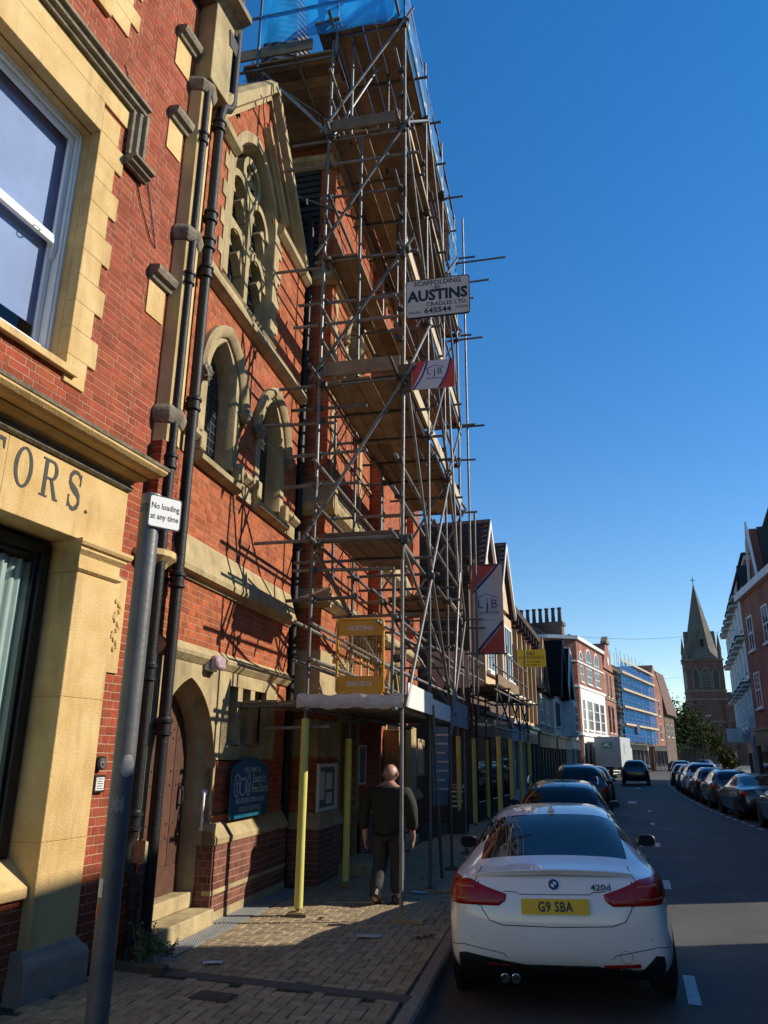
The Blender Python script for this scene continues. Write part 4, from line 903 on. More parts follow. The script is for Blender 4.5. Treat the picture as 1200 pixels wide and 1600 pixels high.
for z in (6.97, 9.07, 11.37, 13.52):
    toe(DO-.02, 2.3, 5.4, z, m=M_plankL); toe(DO-.015, 5.42, 8.8, z+.005, m=M_plankL)
toe(.95, 2.14, 0, 6.97, ax='d', d1=2.08); toe(.88, 2.16, 0, 11.37, ax='d', d1=2.06); toe(-.75, 2.12, 0, 13.16, ax='d', d1=.55); toe(1.0, 2.3, 0, 4.61, h=.06, ax='d', d1=2.06)
# plywood-white hoarding boards round the lowest deck, polythene wrap at its end
mb = MB(); mb.box(DO+.035, DO+.055, 2.25, 4.2, 2.36, 2.66); mb.box(DO+.03, DO+.05, 4.22, 6.35, 2.34, 2.60); mb.build('fascia_board', M_offw, S)
mb = MB(); mb.box(DO+.03, DO+.05, 6.4, 8.8, 2.3, 2.75); mb.build('fascia_board', mat('grey_sheet', (.25, .25, .24), .7, .2, 4), S)
v = []; nn = 40
for i in range(nn+1):
    d = .80+1.36*i/nn
    for j in range(9):
        z = 2.34+.17*j/8; v.append((d, 2.06-.02*math.sin(j*.5)+.006*math.sin(i*.8+j*.7)+.004*math.sin(i*1.9-j*1.4), z+.008*math.sin(i*.35)+(.008*math.sin(i*.9) if j in (0, 8) else 0)))
mb = MB(); mb.add(v, [(i*9+j, i*9+j+1, (i+1)*9+j+1, (i+1)*9+j) for i in range(nn) for j in range(8)]); mb.build('polythene_wrap', mat('polythene', (.62, .60, .55), .3, .25, 9, spec=.6, trans=.15), S, smooth=True)
# blue debris netting round the top lift
def netmat():
    m, n, l, b = nodes('blue_netting'); out = n['Material Output']
    b.inputs['Base Color'].default_value = (.015, .28, .80, 1); b.inputs['Roughness'].default_value = .6
    tl = n.new('ShaderNodeBsdfTranslucent'); tl.inputs['Color'].default_value = (.03, .46, 1.0, 1)
    tr = n.new('ShaderNodeBsdfTransparent'); a = n.new('ShaderNodeMixShader'); a.inputs[0].default_value = .65; c = n.new('ShaderNodeMixShader')
    geo = n.new('ShaderNodeNewGeometry'); nz = n.new('ShaderNodeTexNoise'); nz.inputs['Scale'].default_value = 5; nz.inputs['Detail'].default_value = 4; l.new(geo.outputs['Position'], nz.inputs['Vector'])
    mr = n.new('ShaderNodeMapRange'); mr.inputs['To Min'].default_value = .14; mr.inputs['To Max'].default_value = .42; l.new(nz.outputs['Fac'], mr.inputs['Value'])
    l.new(b.outputs[0], a.inputs[1]); l.new(tl.outputs[0], a.inputs[2]); l.new(mr.outputs[0], c.inputs[0]); l.new(a.outputs[0], c.inputs[1]); l.new(tr.outputs[0], c.inputs[2]); l.new(c.outputs[0], out.inputs['Surface']); return m
M_net = netmat()
def net(name, p0, p1, z0, z1, root, nu=40, nv=10, amp=.012):
    p0, p1 = Vector(p0), Vector(p1); t = p1-p0; nrm = Vector((t.y, -t.x, 0)).normalized(); v = []
    for i in range(nu+1):
        for j in range(nv+1):
            p = p0+t*(i/nu)+nrm*(amp*math.sin(i*.9+j*.5)+amp*.6*math.sin(i*2.1-j*1.3)); z = z0+(z1-z0)*j/nv+(.02*math.sin(i*.7) if j in (0, nv) else 0); v.append((p.x, p.y, z))
    mb = MB(); mb.add(v, [(i*(nv+1)+j, i*(nv+1)+j+1, (i+1)*(nv+1)+j+1, (i+1)*(nv+1)+j) for i in range(nu) for j in range(nv)]); return mb.build(name, M_net, root, smooth=True)
net('netting', (-.35, 2.0, 0), (DO+.02, 2.0, 0), 13.28, 14.6, S, 30); net('netting', (DO+.03, 2.05, 0), (DO+.03, 8.85, 0), 13.5, 14.15, S, 60)
net('netting', (DO, 7.6, 0), (DO+.02, 8.85, 0), 12.4, 13.5, S, 24)
for z in (13.95, 14.5): tube('guard_rail', (-.75, 2.03, z), (2.35, 2.03, z+.03)); tube('guard_rail', (DO-.03, 2.0, z), (DO-.03, 5.6, z)); tube('guard_rail', (DO, 5.5, z), (DO, 8.9, z))
for d in (-.4, 1.0): tube('upright_tube', (d, 2.08, 12.9), (d, 2.08, 15.2))
tube('upright_tube', (-.05, 2.3, 12.6), (.6, 4.3, 13.4)); tube('ledger', (-.7, 2.2, 13.06), (-.7, 5.5, 13.06)); tube('ledger', (.25, 2.1, 13.06), (.25, 4.9, 13.06)); tube('transom', (-.8, 4.5, 13.04), (1.0, 4.5, 13.04)); tube('transom', (-.8, 2.25, 13.04), (1.0, 2.25, 13.04))

# ------------------------------------------------------------------ signs hung on the scaffold
def facing(name, label, cat, s, d, z, rot=0, group=None): return tB(name, label, cat, s, d, z, rot, group)
sg = facing('scaffold_sign', 'large white board with bold black lettering high on the scaffold corner', 'sign', 2.02, 2.645, 7.99, rad(0))
mb = MB(); mb.prism(rrect(.92, .62, .055), -.0, .02, 'y'); mb.build('board', M_board, sg)
o_ = rrect(.92, .62, .055); i_ = rrect(.895, .595, .045); nb_ = len(o_)
mb = MB(); mb.add([(u, -.004, v) for u, v in o_]+[(u, -.004, v) for u, v in i_]+[(u, .024, v) for u, v in o_], [(k, (k+1) % nb_, nb_+(k+1) % nb_, nb_+k) for k in range(nb_)]+[(k, (k+1) % nb_, 2*nb_+(k+1) % nb_, 2*nb_+k) for k in range(nb_)]); mb.build('rim', M_coup, sg)
for s_, sz, u, v, b, sq in (('SCAFFOLDING', .105, 0, .235, .0015, .98), ('BY', .075, 0, .155, .001, 1), ('AUSTINS', .235, 0, .03, .009, .92), ('CRADLES LTD.', .088, .13, -.115, .001, 1.02), ('645544', .115, .0, -.215, .003, 1.12), ('E BOURNE', .06, -.33, -.225, 0, .62), ('E BOURNE', .06, .34, -.2, 0, .62)):
    text(sg, s_, sz, (u, -.001, v), M_black, bold=b, squeeze=sq)
for u in (-.30, .3): mb = MB(); mb.box(u-.02, u+.02, .02, .05, -.2, .2); mb.build('bracket', M_coup, sg)
lj = facing('company_sign', 'small red and white board just below the large white scaffold board', 'sign', 2.1, 2.56, 6.82)
mb = MB(); mb.box(-.30, .30, 0, .012, -.215, .215); mb.build('board', mat('sign_white', (.60, .60, .62), .5), lj)
def curve_band(u0a, u1a, u0b, u1b, v0, v1, bulge, n=10):
    L_ = []; R_ = []
    for i in range(n+1):
        t = i/n; b = bulge*math.sin(math.pi*t); v = v0+(v1-v0)*t; L_.append((u0a+(u0b-u0a)*t+b, v)); R_.append((u1a+(u1b-u1a)*t+b, v))
    return L_+R_[::-1]
flatpoly(lj, 'red_panel', curve_band(-.299, -.295, -.299, -.10, -.214, .214, .0), M_red, (0, 0, 0), thick=.0015); flatpoly(lj, 'stripe', curve_band(-.29, -.265, -.095, -.07, -.214, .214, .03), M_navy, (0, 0, 0), thick=.003)
flatpoly(lj, 'red_panel', curve_band(.09, .299, .26, .299, -.214, .214, .0), M_red, (0, 0, 0), thick=.0015); flatpoly(lj, 'stripe', curve_band(.06, .09, .23, .255, -.214, .214, .03), M_navy, (0, 0, 0), thick=.003)
text(lj, 'L', .13, (-.06, 0, .04), M_navy); text(lj, 'j', .16, (.02, 0, .045), M_navy); text(lj, 'B', .13, (.09, 0, .04), M_navy); text(lj, 'Lee Botting', .05, (.02, 0, -.06), M_black); flatpoly(lj, 'roof_mark', [(-.10, .085), (.03, .135), (.15, .085), (.15, .095), (.03, .145), (-.10, .095)], M_teal, (0, 0, 0))
mb = MB(); mb.box(-.50, -.305, .02, .06, -.22, .21); mb.build('timber_batten', M_plank, lj)
bn = facing('banner', 'tall hanging white banner with red corners beyond the scaffold end', 'banner', 8.9, 2.64, 4.78)
def bp(u, v): return (u+.0, .035*math.sin(u*9+v*1.5)+.02*math.sin(v*4)+.0, v)
def bpatch(name, fn, m, off, nu=8, nv=24):
    v = []
    for j in range(nv+1):
        t = j/nv; zz = -.94+1.88*t; a, b = fn(t)
        for i in range(nu+1): u = a+(b-a)*i/nu; p = bp(u, zz); v.append((p[0], p[1]-off, p[2]))
    mb = MB(); mb.add(v, [(j*(nu+1)+i, j*(nu+1)+i+1, (j+1)*(nu+1)+i+1, (j+1)*(nu+1)+i) for j in range(nv) for i in range(nu)]); return mb.build(name, m, bn, smooth=True)
M_cloth = mat('banner_cloth', (.62, .58, .56), .8, .08, 3)
bpatch('cloth', lambda t: (-.32, .33), M_cloth, 0)
def clampf(x): return max(-.32, min(.33, x))
def low(t): return clampf(-.20+ (t/.33)*.53) if t < .33 else .33
def up_(t): return clampf(-.32+((t-.70)/.30)*.50) if t > .70 else -.32
bpatch('red_panel', lambda t: (low(t), .33), M_red, .004); bpatch('stripe', lambda t: (clampf(low(t)-.09) if t < .36 else .33, clampf(low(t)-.02) if t < .33 else .33), M_navy, .006)
bpatch('red_panel', lambda t: (-.32, up_(t)), M_red, .004); bpatch('stripe', lambda t: (clampf(up_(t)+.02) if t > .70 else -.32, clampf(up_(t)+.09) if t > .67 else -.32), M_navy, .006)
text(bn, 'L', .26, (-.15, -.06, .08), M_navy); text(bn, 'j', .32, (.0, -.06, .08), M_navy); text(bn, 'B', .26, (.14, -.06, .08), M_navy); text(bn, 'Lee Botting', .10, (.02, -.06, -.09), M_black, squeeze=.9); text(bn, 'BUILDING LTD', .04, (.02, -.06, -.25), M_red)
flatpoly(bn, 'roof_mark', [(-.24, .20), (-.02, .30), (.24, .20), (.24, .215), (-.02, .315), (-.24, .215)], M_teal, (0, -.06, 0))
for z in (.95, -.95): mb = MB(); mb.tube((-.5, .0, z), (.36, .0, z), .018, 8); mb.build('banner_pole', M_steel, bn)
# yellow ladder gate
gt = facing('ladder_gate', 'orange-yellow mesh gate panel standing on the lowest scaffold deck', 'gate', 2.2, 1.57, 2.50)
mb = MB(); mb.path([(-.27, 0, .02), (-.30, 0, .06), (-.30, 0, .92), (-.27, 0, .96), (.27, 0, .96), (.30, 0, .92), (.30, 0, .06), (.27, 0, .02), (-.27, 0, .02)], .018, 8); mb.build('frame', M_orange, gt, smooth=40)
mb = MB(); mb.box(-.285, .285, -.008, .008, .75, .94); mb.build('top_panel', M_orange, gt); mb = MB(); mb.box(-.285, .285, -.008, .008, .04, .24); mb.build('bottom_panel', M_orange, gt)
mb = MB()
for i in range(1, 14): mb.box(-.29+i*.0415-.002, -.29+i*.0415+.002, -.003, .001, .24, .75)
for i in range(1, 14): mb.box(-.29, .29, -.002, .002, .24+i*.0365-.002, .24+i*.0365+.002)
mb.build('mesh', M_orange, gt)
text(gt, 'AUSTINS', .085, (0, -.009, .84), M_offw, bold=.002); text(gt, 'AUSTINS', .085, (0, -.009, .15), M_offw, bold=.002, right=(-1, 0, 0), up=(0, 0, -1))
mb = MB(); mb.box(-.36, -.31, -.02, .02, .40, .46); mb.build('hinge', M_orange, gt)

# ------------------------------------------------------------------ things on the church wall and pavement
WR, WU = (0, 1, 0), (0, 0, 1)
ns = tB('notice_sign', 'dark teal arched church welcome board with white lettering beside the door', 'sign', 2.42, .115, 1.38)
top = [(.62, .22)]+[(.62-1.24*i/16, .22+.15*math.sin(math.pi*i/16)**.8) for i in range(1, 16)]+[(-.62, .22)]
mb = MB(); mb.prism([(-.62, -.34), (.62, -.34)]+top, -.02, .0, 'x'); mb.build('board', M_teal, ns)
M_sw = mat('sign_lettering', (.62, .66, .68), .6)
for s_, sz, u, v, b, q in (('WELCOME TO', .085, .02, .215, 0, 1), ('South St', .145, .27, .105, 0, .95), ('Free Church', .145, .33, -.015, 0, .80), ('BIBLE-CENTRED & GOSPEL-FOCUSED', .082, .0, -.145, 0, .70), ('VISITORS AT OUR SERVICES', .082, .0, -.245, 0, .70)):
    text(ns, s_, sz, (0, u, v), M_sw, WR, WU, b, squeeze=q)
def outline(name, pts, w, m, parent, x=.001, close=True):
    mb = MB(); n = len(pts)
    for i in range(n if close else n-1):
        a = Vector(pts[i]); b = Vector(pts[(i+1) % n]); t = (b-a).normalized(); nn = Vector((-t.y, t.x))*w/2; a2, b2 = a-t*w*.3, b+t*w*.3
        mb.add([(x, *(a2-nn)), (x, *(b2-nn)), (x, *(b2+nn)), (x, *(a2+nn))], [(0, 1, 2, 3)])
    return mb.build(name, m, parent)
outline('cross_oval', [(-.46+.085*math.cos(t), .04+.13*math.sin(t)) for t in np.linspace(0, 6.28, 20)[:-1]], .014, M_sw, ns)
outline('cross_mark', [(-.46, -.04), (-.46, .11)], .014, M_sw, ns, close=False); outline('cross_mark', [(-.50, .06), (-.42, .06)], .014, M_sw, ns, close=False)
outline('book_mark', [(-.35, .13), (-.27, .10), (-.19, .13), (-.19, -.05), (-.27, -.085), (-.35, -.05)], .014, M_sw, ns)
outline('flame_mark', [(-.085, .17), (-.02, .06), (-.015, -.02), (-.06, -.08), (-.11, -.08), (-.155, -.02), (-.15, .06)], .014, M_sw, ns); outline('flame_mark', [(-.085, .06), (-.055, .0), (-.07, -.04), (-.10, -.04), (-.115, .0)], .012, M_sw, ns)
for u, v in ((-.58, .18), (.58, .18), (-.58, -.30), (.58, -.30), (0, .33), (0, -.31)):
    mb = MB(); mb.add([(.003, u+.014*math.cos(t), v+.014*math.sin(t)) for t in np.linspace(0, 6.28, 9)[:-1]], [tuple(range(8))]); mb.build('screw', M_steel, ns)
bl = tB('bulkhead_light', 'boxy wall light with pinkish cover above the church door arch', 'wall light', 1.12, .02, 2.80, )
mb = MB(); mb.box(0, .06, -.14, .14, -.09, .09); mb.build('base', M_offw, bl, bevel=.01)
mb = MB(); mb.box(.062, .17, -.125, .125, -.08, .08); mb.build('cover', mat('pink_diffuser', (.42, .30, .31), .35, .1, 8), bl, smooth=40, bevel=.03)
gr = tB('grab_rail', 'white curved grab handle on the stone jamb of the church door', 'handrail', 1.435, -.06, 1.16, rad(-70))
mb = MB(); mb.path([(0, .0, .20), (.05, .0, .19), (.085, .0, .12), (.09, .0, .0), (.085, .0, -.12), (.05, .0, -.19), (0, .0, -.20)], .016, 10); mb.build('bar', M_white, gr, smooth=40)
for z in (.20, -.20): mb = MB(); mb.tube((-.03, 0, z), (.006, 0, z), .035, 12); mb.build('mounting_disc', M_white, gr)
# on the office wall beside the pilaster
db = thing('bell_box', 'round silver door bell above a framed notice on the brick strip', 'door bell', (-4.735, 6.10, 1.70))
mb = MB(); mb.tube((0, 0, 0), (.03, 0, 0), .062, 18); mb.build('rim', M_iron, db); mb = MB(); mb.tube((.03, 0, 0), (.04, 0, 0), .045, 18); mb.tube((.04, 0, 0), (.05, 0, 0), .014, 10); mb.build('bell', mat('brushed_steel', (.5, .5, .48), .3, metal=.9), db)
pq = thing('name_plate', 'small framed paper notice below the silver door bell', 'notice', (-4.735, 6.11, 1.535))
mb = MB(); mb.box(0, .02, -.075, .075, -.085, .065); mb.build('frame', M_iron, pq, bevel=.004); mb = MB(); mb.box(.02, .022, -.055, .055, -.065, .045); mb.build('paper', M_offw, pq)
for i in range(5): flatpoly(pq, 'text_line', [(-.04, .028-i*.02), (.04-.01*(i % 2), .028-i*.02), (.04-.01*(i % 2), .034-i*.02), (-.04, .034-i*.02)], M_black, (.0222, 0, 0), WR, WU, .0008)
# frames on the tower wall
nf = tB('notice_board', 'framed glazed notice board on the shaded brick of the tower', 'notice board', 4.72, TD+.02, 1.32)
mb = MB(); frame4(mb, 0, .05, -.50, .50, -.34, .34, .05); mb.build('frame', M_offw, nf, bevel=.004); mb = MB(); mb.box(0, .012, -.45, .45, -.29, .29); mb.build('backing', mat('notice_green', (.16, .17, .13), .8, .2, 6), nf)
for u, v, w_, h_ in ((-.24, .02, .28, .40), (.14, .08, .34, .24), (.16, -.17, .30, .16)): mb = MB(); mb.box(.013, .016, u-w_/2, u+w_/2, v-h_/2, v+h_/2); mb.build('paper', M_offw, nf)
pf2 = tB('poster', 'narrow blue poster in a pale frame beside the dark tower doorway', 'poster', 6.98, TD+.02, 1.62)
mb = MB(); frame4(mb, 0, .03, -.26, .26, -.34, .34, .03); mb.build('frame', M_offw, pf2); mb = MB(); mb.box(0, .01, -.23, .23, -.31, .31); mb.build('print', mat('poster_blue', (.04, .08, .16), .5, .5, 5, col2=(.12, .16, .22)), pf2)
fb = tB('framed_sign', 'pale framed panel low on the stone just right of the walking man', 'sign', 11.9, TD+.24, 1.75)
mb = MB(); frame4(mb, 0, .04, -.45, .45, -.42, .42, .06); mb.build('frame', M_stoneC, fb); mb = MB(); mb.box(0, .02, -.40, .40, -.36, .36); mb.build('panel', M_cream, fb)
# street sign post
ps = thing('sign_post', 'grey steel post with a No loading at any time plate in the left foreground', 'sign post', (-3.06, 4.17, 0))
mb = MB(); mb.tube((0, 0, -.02), (0, 0, 3.44), .066, 20); mb.build('post', mat('post_grey', (.16, .165, .165), .42, .3, 9, metal=.35, bump=.1, bscale=30, streak=.4, streakcol=(.10, .10, .10)), ps, smooth=40)
mb = MB(); mb.lathe([(.070, 3.38), (.071, 3.43), (.066, 3.455), (.03, 3.47)], (0, 0, 0), 18); mb.build('cap', M_steel, ps, smooth=40)
sp_ = inst('sign_plate', None, ps, (.082, -.01, 3.33), (0, 0, rad(-30)))
mb = MB(); mb.prism([(u+.035, v) for u, v in rrect(.235, .225, .02)], -.004, .0, 'x'); mb.build('plate', M_black, sp_)
mb = MB(); mb.prism([(u+.035, v) for u, v in rrect(.218, .208, .016)], .0, .0012, 'x'); mb.build('face', mat('sign_face', (.80, .80, .78), .5), sp_)
text(sp_, 'No loading', .058, (.0013, .035, .036), M_black, WR, WU, bold=.0008, squeeze=.78, thick=.0008); text(sp_, 'at any time', .058, (.0013, .035, -.036), M_black, WR, WU, bold=.0008, squeeze=.78, thick=.0008)
mb = MB(); mb.lathe([(.069, 3.33), (.071, 3.335), (.071, 3.37), (.069, 3.375)], (0, 0, 0), 18); mb.build('clamp', M_steel, ps)
def wrap(name, z, h, a0, a1, m, fn=None, r=.0668):
    mb = MB(); n = 14; v = []
    for i in range(n+1):
        t = i/n; a = rad(a0+(a1-a0)*t); hh = h/2*(fn(t) if fn else 1); v += [(r*math.cos(a), r*math.sin(a), z-hh), (r*math.cos(a), r*math.sin(a), z+hh)]
    mb.add(v, [(2*i, 2*i+2, 2*i+3, 2*i+1) for i in range(n)]); return mb.build(name, m, ps)
M_stk = mat('worn_sticker', (.33, .33, .33), .7, .5, 40)
wrap('sticker', 1.72, .13, -75, 10, M_stk, lambda t: math.sin(math.pi*min(1, max(0, t)))**.5); wrap('sticker', 1.50, .09, -100, -30, M_stk, lambda t: .75+.25*math.sin(t*17)); wrap('sticker', 1.05, .10, -150, -95, M_offw); wrap('sticker', .93, .07, -160, -110, M_red)
# weeds at the pipe feet
def weed(name, loc, n, h, label, spread):
    root = thing(name, label, 'weed', loc)
    mb = MB(); st = MB()
    for i in range(n):
        a = random.uniform(0, 6.28); r_ = random.uniform(0, spread); b = Vector((r_*math.cos(a)*.7, r_*math.sin(a), 0)); hh = h*random.uniform(.4, 1); tip = b+Vector((random.uniform(-.08, .08), random.uniform(-.08, .08), hh)); st.tube(b, tip, .0035, 4)
        for k in range(9):
            t = random.uniform(.25, 1.05); c = b.lerp(tip, t); u = Vector((random.gauss(0, 1), random.gauss(0, 1), random.gauss(.3, .6))).normalized(); w_ = u.orthogonal().normalized(); L_ = random.uniform(.025, .05)
            mb.add([c, c+u*L_*.5+w_*L_*.22, c+u*L_, c+u*L_*.5-w_*L_*.22], [(0, 1, 2, 3)])
    st.build('stem', mat('weed_stem', (.12, .13, .05), .8), root); tag(mb.build('leaf', mat('weed_leaf', (.13, .16, .045), .7, .4, 9, objrand=.5), root), kind='stuff')
weed('weed', wB(-.28, .26, 0), 40, .36, 'straggly green weeds growing at the foot of the black pipes', .22)
weed('weed', wB(.02, .33, 0), 12, .14, 'low weed tuft in the corner before the church door step', .10)

# ------------------------------------------------------------------ cars: lofted bodies, details laid onto the body surface
M_carglass = mat('car_glass', (.006, .007, .009), .03, spec=.45)
M_tyre = mat('tyre', (.012, .012, .012), .8, .3, 30)
M_rim = mat('alloy', (.35, .35, .36), .35, metal=.8)
M_lamp = mat('tail_lamp_red', (.36, .008, .006), .22, .35, 30, spec=.4, coat=.15)
M_lampc = mat('tail_lamp_amber', (.40, .075, .02), .15, spec=.8, coat=.6)
M_plateY = mat('number_plate_yellow', (.74, .46, .005), .45)
M_plateW = mat('number_plate_white', (.75, .75, .72), .45)
M_trim = mat('black_trim', (.012, .012, .013), .45, .3, 20)
M_chrome = mat('chrome', (.6, .6, .62), .12, metal=1)
M_gap = mat('gap_and_shadow_black', (.004, .004, .005), .6)
def paint(name, col, metal=.0): return mat(name, col, .28, .04, 3, metal=metal, coat=1.0, spec=.5)
# profile of a half section: bottom 5, side 3, top 5
def section(y, w, zb, zs, belt, gb, gt, zr, crown=.02, yo=0, bulge=0):
    """w half width, zb underside, zs widest height, belt shoulder height, gb half width at glass base, gt at glass top, zr top height"""
    b = [(0, y, zb), (.3*w, y, zb), (.6*w, y, zb), (.84*w, y, zb+.005), (.95*w, y, zb+.06)]
    s = [(.995*w, y, zb+(zs-zb)*.5), (w, y, zs), (.985*w, y, (zs+belt)/2+.02)]
    t = [(.94*w, y, belt), (gb, y, belt+.035 if zr > belt+.12 else min(belt+.02, zr)), (gt, y, zr-crown*1.6), (gt*.55, y, zr-crown*.5), (0, y, zr)]
    return b, s, t
def car_body(secs, rearfn=None, glassfn=None, m_body=None, lev=2):
    bm = bmesh.new(); rings = []
    for (b, s, t) in secs:
        half = b+s+t; r = [bm.verts.new(p) for p in half]; l = []
        for p, vtx in zip(half, r): l.append(vtx if abs(p[0]) < 1e-6 else bm.verts.new((-p[0], p[1], p[2])))
        rings.append((r, l))
    lay = {}
    for i in range(len(rings)-1):
        for side in (0, 1):
            A_, B_ = rings[i][side], rings[i+1][side]
            for k in range(12):
                q = (A_[k], A_[k+1], B_[k+1], B_[k]) if side == 0 else (A_[k+1], A_[k], B_[k], B_[k+1])
                f = bm.faces.new(q); mi = glassfn(i, k) if glassfn else 0; f.material_index = mi
    for end in (0, -1):
        r, l = rings[end]; b, t = r[0:5], [r[12], r[11], r[10], r[9], r[8]]; bl, tl = l[0:5], [l[12], l[11], l[10], l[9], l[8]]; sd = [r[4]]+r[5:8]+[r[8]]; sl = [l[4]]+l[5:8]+[l[8]]
        cols = [-4, -3, -2, -1, 0, 1, 2, 3, 4]
        def bot(c): return b[c] if c >= 0 else bl[-c]
        def topv(c): return t[c] if c >= 0 else tl[-c]
        grid = []
        for j in range(5):
            row = []
            for c in cols:
                if j == 0: row.append(bot(c))
                elif j == 4: row.append(topv(c))
                elif c == 4: row.append(sd[j])
                elif c == -4: row.append(sl[j])
                else:
                    u = (c+4)/8; v = j/4; L_, R_ = sl[j].co, sd[j].co; Bo, To = bot(c).co, topv(c).co
                    p = L_.lerp(R_, u)+Bo.lerp(To, v)-((bl[4].co.lerp(b[4].co, u)).lerp(tl[4].co.lerp(t[4].co, u), v))
                    p = p.copy(); p.y += (-1 if end == 0 else 1)*(rearfn(u, v) if (rearfn and end == 0) else .10*(1-(2*u-1)**2)*(.4+math.sin(math.pi*v)*.6)); row.append(bm.verts.new(p))
            grid.append(row)
        for j in range(4):
            for c in range(8):
                q = [grid[j][c], grid[j][c+1], grid[j+1][c+1], grid[j+1][c]]
                q = [x for n_, x in enumerate(q) if x not in q[:n_]]
                if len(q) >= 3:
                    try: bm.faces.new(q if end == 0 else q[::-1])
                    except ValueError: pass
    bmesh.ops.recalc_face_normals(bm, faces=bm.faces)
    me = bpy.data.meshes.new('body'); bm.to_mesh(me); bm.free()
    ob = bpy.data.objects.new('tmp', me); COL.objects.link(ob); md = ob.modifiers.new('s', 'SUBSURF'); md.levels = lev; md.render_levels = lev
    dg = bpy.context.evaluated_depsgraph_get(); dg.update(); me2 = bpy.data.meshes.new_from_object(ob.evaluated_get(dg)); bpy.data.objects.remove(ob); bpy.data.meshes.remove(me)
    return me2
def split_mat(me, root, names, mats):
    """separate the lofted skin into body, windows, ... by material slot"""
    bm0 = bmesh.new(); bm0.from_mesh(me); bvh = BVHTree.FromBMesh(bm0)
    for k, (nm, m) in enumerate(zip(names, mats)):
        bm = bm0.copy(); bmesh.ops.delete(bm, geom=[f for f in bm.faces if f.material_index != k], context='FACES')
        if not bm.faces: bm.free(); continue
        for f in bm.faces: f.material_index = 0; f.smooth = True
        q = bpy.data.meshes.new(nm); bm.to_mesh(q); bm.free(); q.materials.append(m); inst(nm, q, root)
    bm0.free(); return bvh
def lay(bvh, root, name, pts, m, off=.006, dirv=(0, 1, 0), cuts=3, start=-2.0, plane='xz', thick=True):
    """drop a flat outline onto the body along dirv and stand it a little proud"""
    bm = bmesh.new(); D = Vector(dirv).normalized()
    vs = [bm.verts.new((p[0], 0, p[1])) for p in pts]; f = bm.faces.new(vs); bmesh.ops.triangulate(bm, faces=[f])
    for _ in range(cuts): bmesh.ops.subdivide_edges(bm, edges=[e for e in bm.edges if e.calc_length() > .035], cuts=1, use_grid_fill=False); bmesh.ops.triangulate(bm, faces=bm.faces)
    ok = True
    for v in bm.verts:
        u, w = v.co.x, v.co.z
        o = Vector((u, 0, w)) if plane == 'xz' else (Vector((0, u, w)) if plane == 'yz' else Vector((u, w, 0)))
        hit, nrm, _, _ = bvh.ray_cast(o-D*3, D, 8)
        if hit is None:
            hit, nrm, _, _ = bvh.find_nearest(o)
        if nrm.dot(D) > 0: nrm = -nrm
        v.co = hit+nrm*(off*(.35 if v.is_boundary and thick else 1))
    bmesh.ops.recalc_face_normals(bm, faces=bm.faces)
    for f in bm.faces: f.smooth = True
    me = bpy.data.meshes.new(name); bm.to_mesh(me); bm.free(); me.materials.append(m); return inst(name, me, root)
def lay_line(bvh, root, name, pts, m, w=.004, dirv=(0, 1, 0), plane='xz', n=10):
    D = Vector(dirv).normalized(); P = []
    for i in range(len(pts)-1):
        for k in range(n): t = k/n; P.append((pts[i][0]*(1-t)+pts[i+1][0]*t, pts[i][1]*(1-t)+pts[i+1][1]*t))
    P.append(pts[-1]); Q = []
    for u, w_ in P:
        o = Vector((u, 0, w_)) if plane == 'xz' else (Vector((0, u, w_)) if plane == 'yz' else Vector((u, w_, 0)))
        hit, nrm, _, _ = bvh.ray_cast(o-D*3, D, 8)
        if hit is not None: Q.append(hit)
    if len(Q) < 3: return
    mb = MB(); mb.path(Q, w, 6); return mb.build(name, m, root, smooth=True)
def wheel(root, x, y, r=.33, wd=.21, side=1):
    w = inst('wheel', None, root, (x, y, r))
    mb = MB(); a = wd/2
    prof = [(r*.66, -a), (r*.9, -a), (r*.985, -a*.75), (r, -a*.4), (r, a*.4), (r*.985, a*.75), (r*.9, a), (r*.66, a)]
    mb.lathe(prof, (0, 0, 0), 28); mb.v = [(z, xx, yy) for xx, yy, z in mb.v]; mb.build('tyre', M_tyre, w, smooth=40)
    mb = MB(); mb.lathe([(r*.66, -.02), (r*.66, a*.9), (r*.60, a*.92), (r*.58, a*.55), (.05, a*.5), (.045, a*.7)], (0, 0, 0), 24); mb.v = [(side*z, xx, yy) for xx, yy, z in mb.v]
    for k in range(5):
        t = 2*math.pi*k/5; c, s_ = math.cos(t), math.sin(t); d = .03
        pts = []
        for (rr, e) in ((.05, d), (r*.62, d*1.3)):
            for q in (-e, e): pts.append((side*a*.78, rr*c-q*s_, rr*s_+q*c))
        mb.add(pts+[(side*a*.5, p[1], p[2]) for p in pts], [(0, 1, 3, 2), (0, 2, 6, 4), (1, 5, 7, 3), (2, 3, 7, 6)])
    mb.build('rim', M_rim, w, smooth=40); return w
def arch(root, x, y, r=.37, side=1):
    mb = MB(); mb.lathe([(r, -.06), (r, .006), (r*.97, .012), (r*.2, .012)], (0, 0, 0), 28); mb.v = [(x+side*z, y+xx, .335+yy) for xx, yy, z in mb.v]; return mb.build('wheel_arch', M_trim, root)
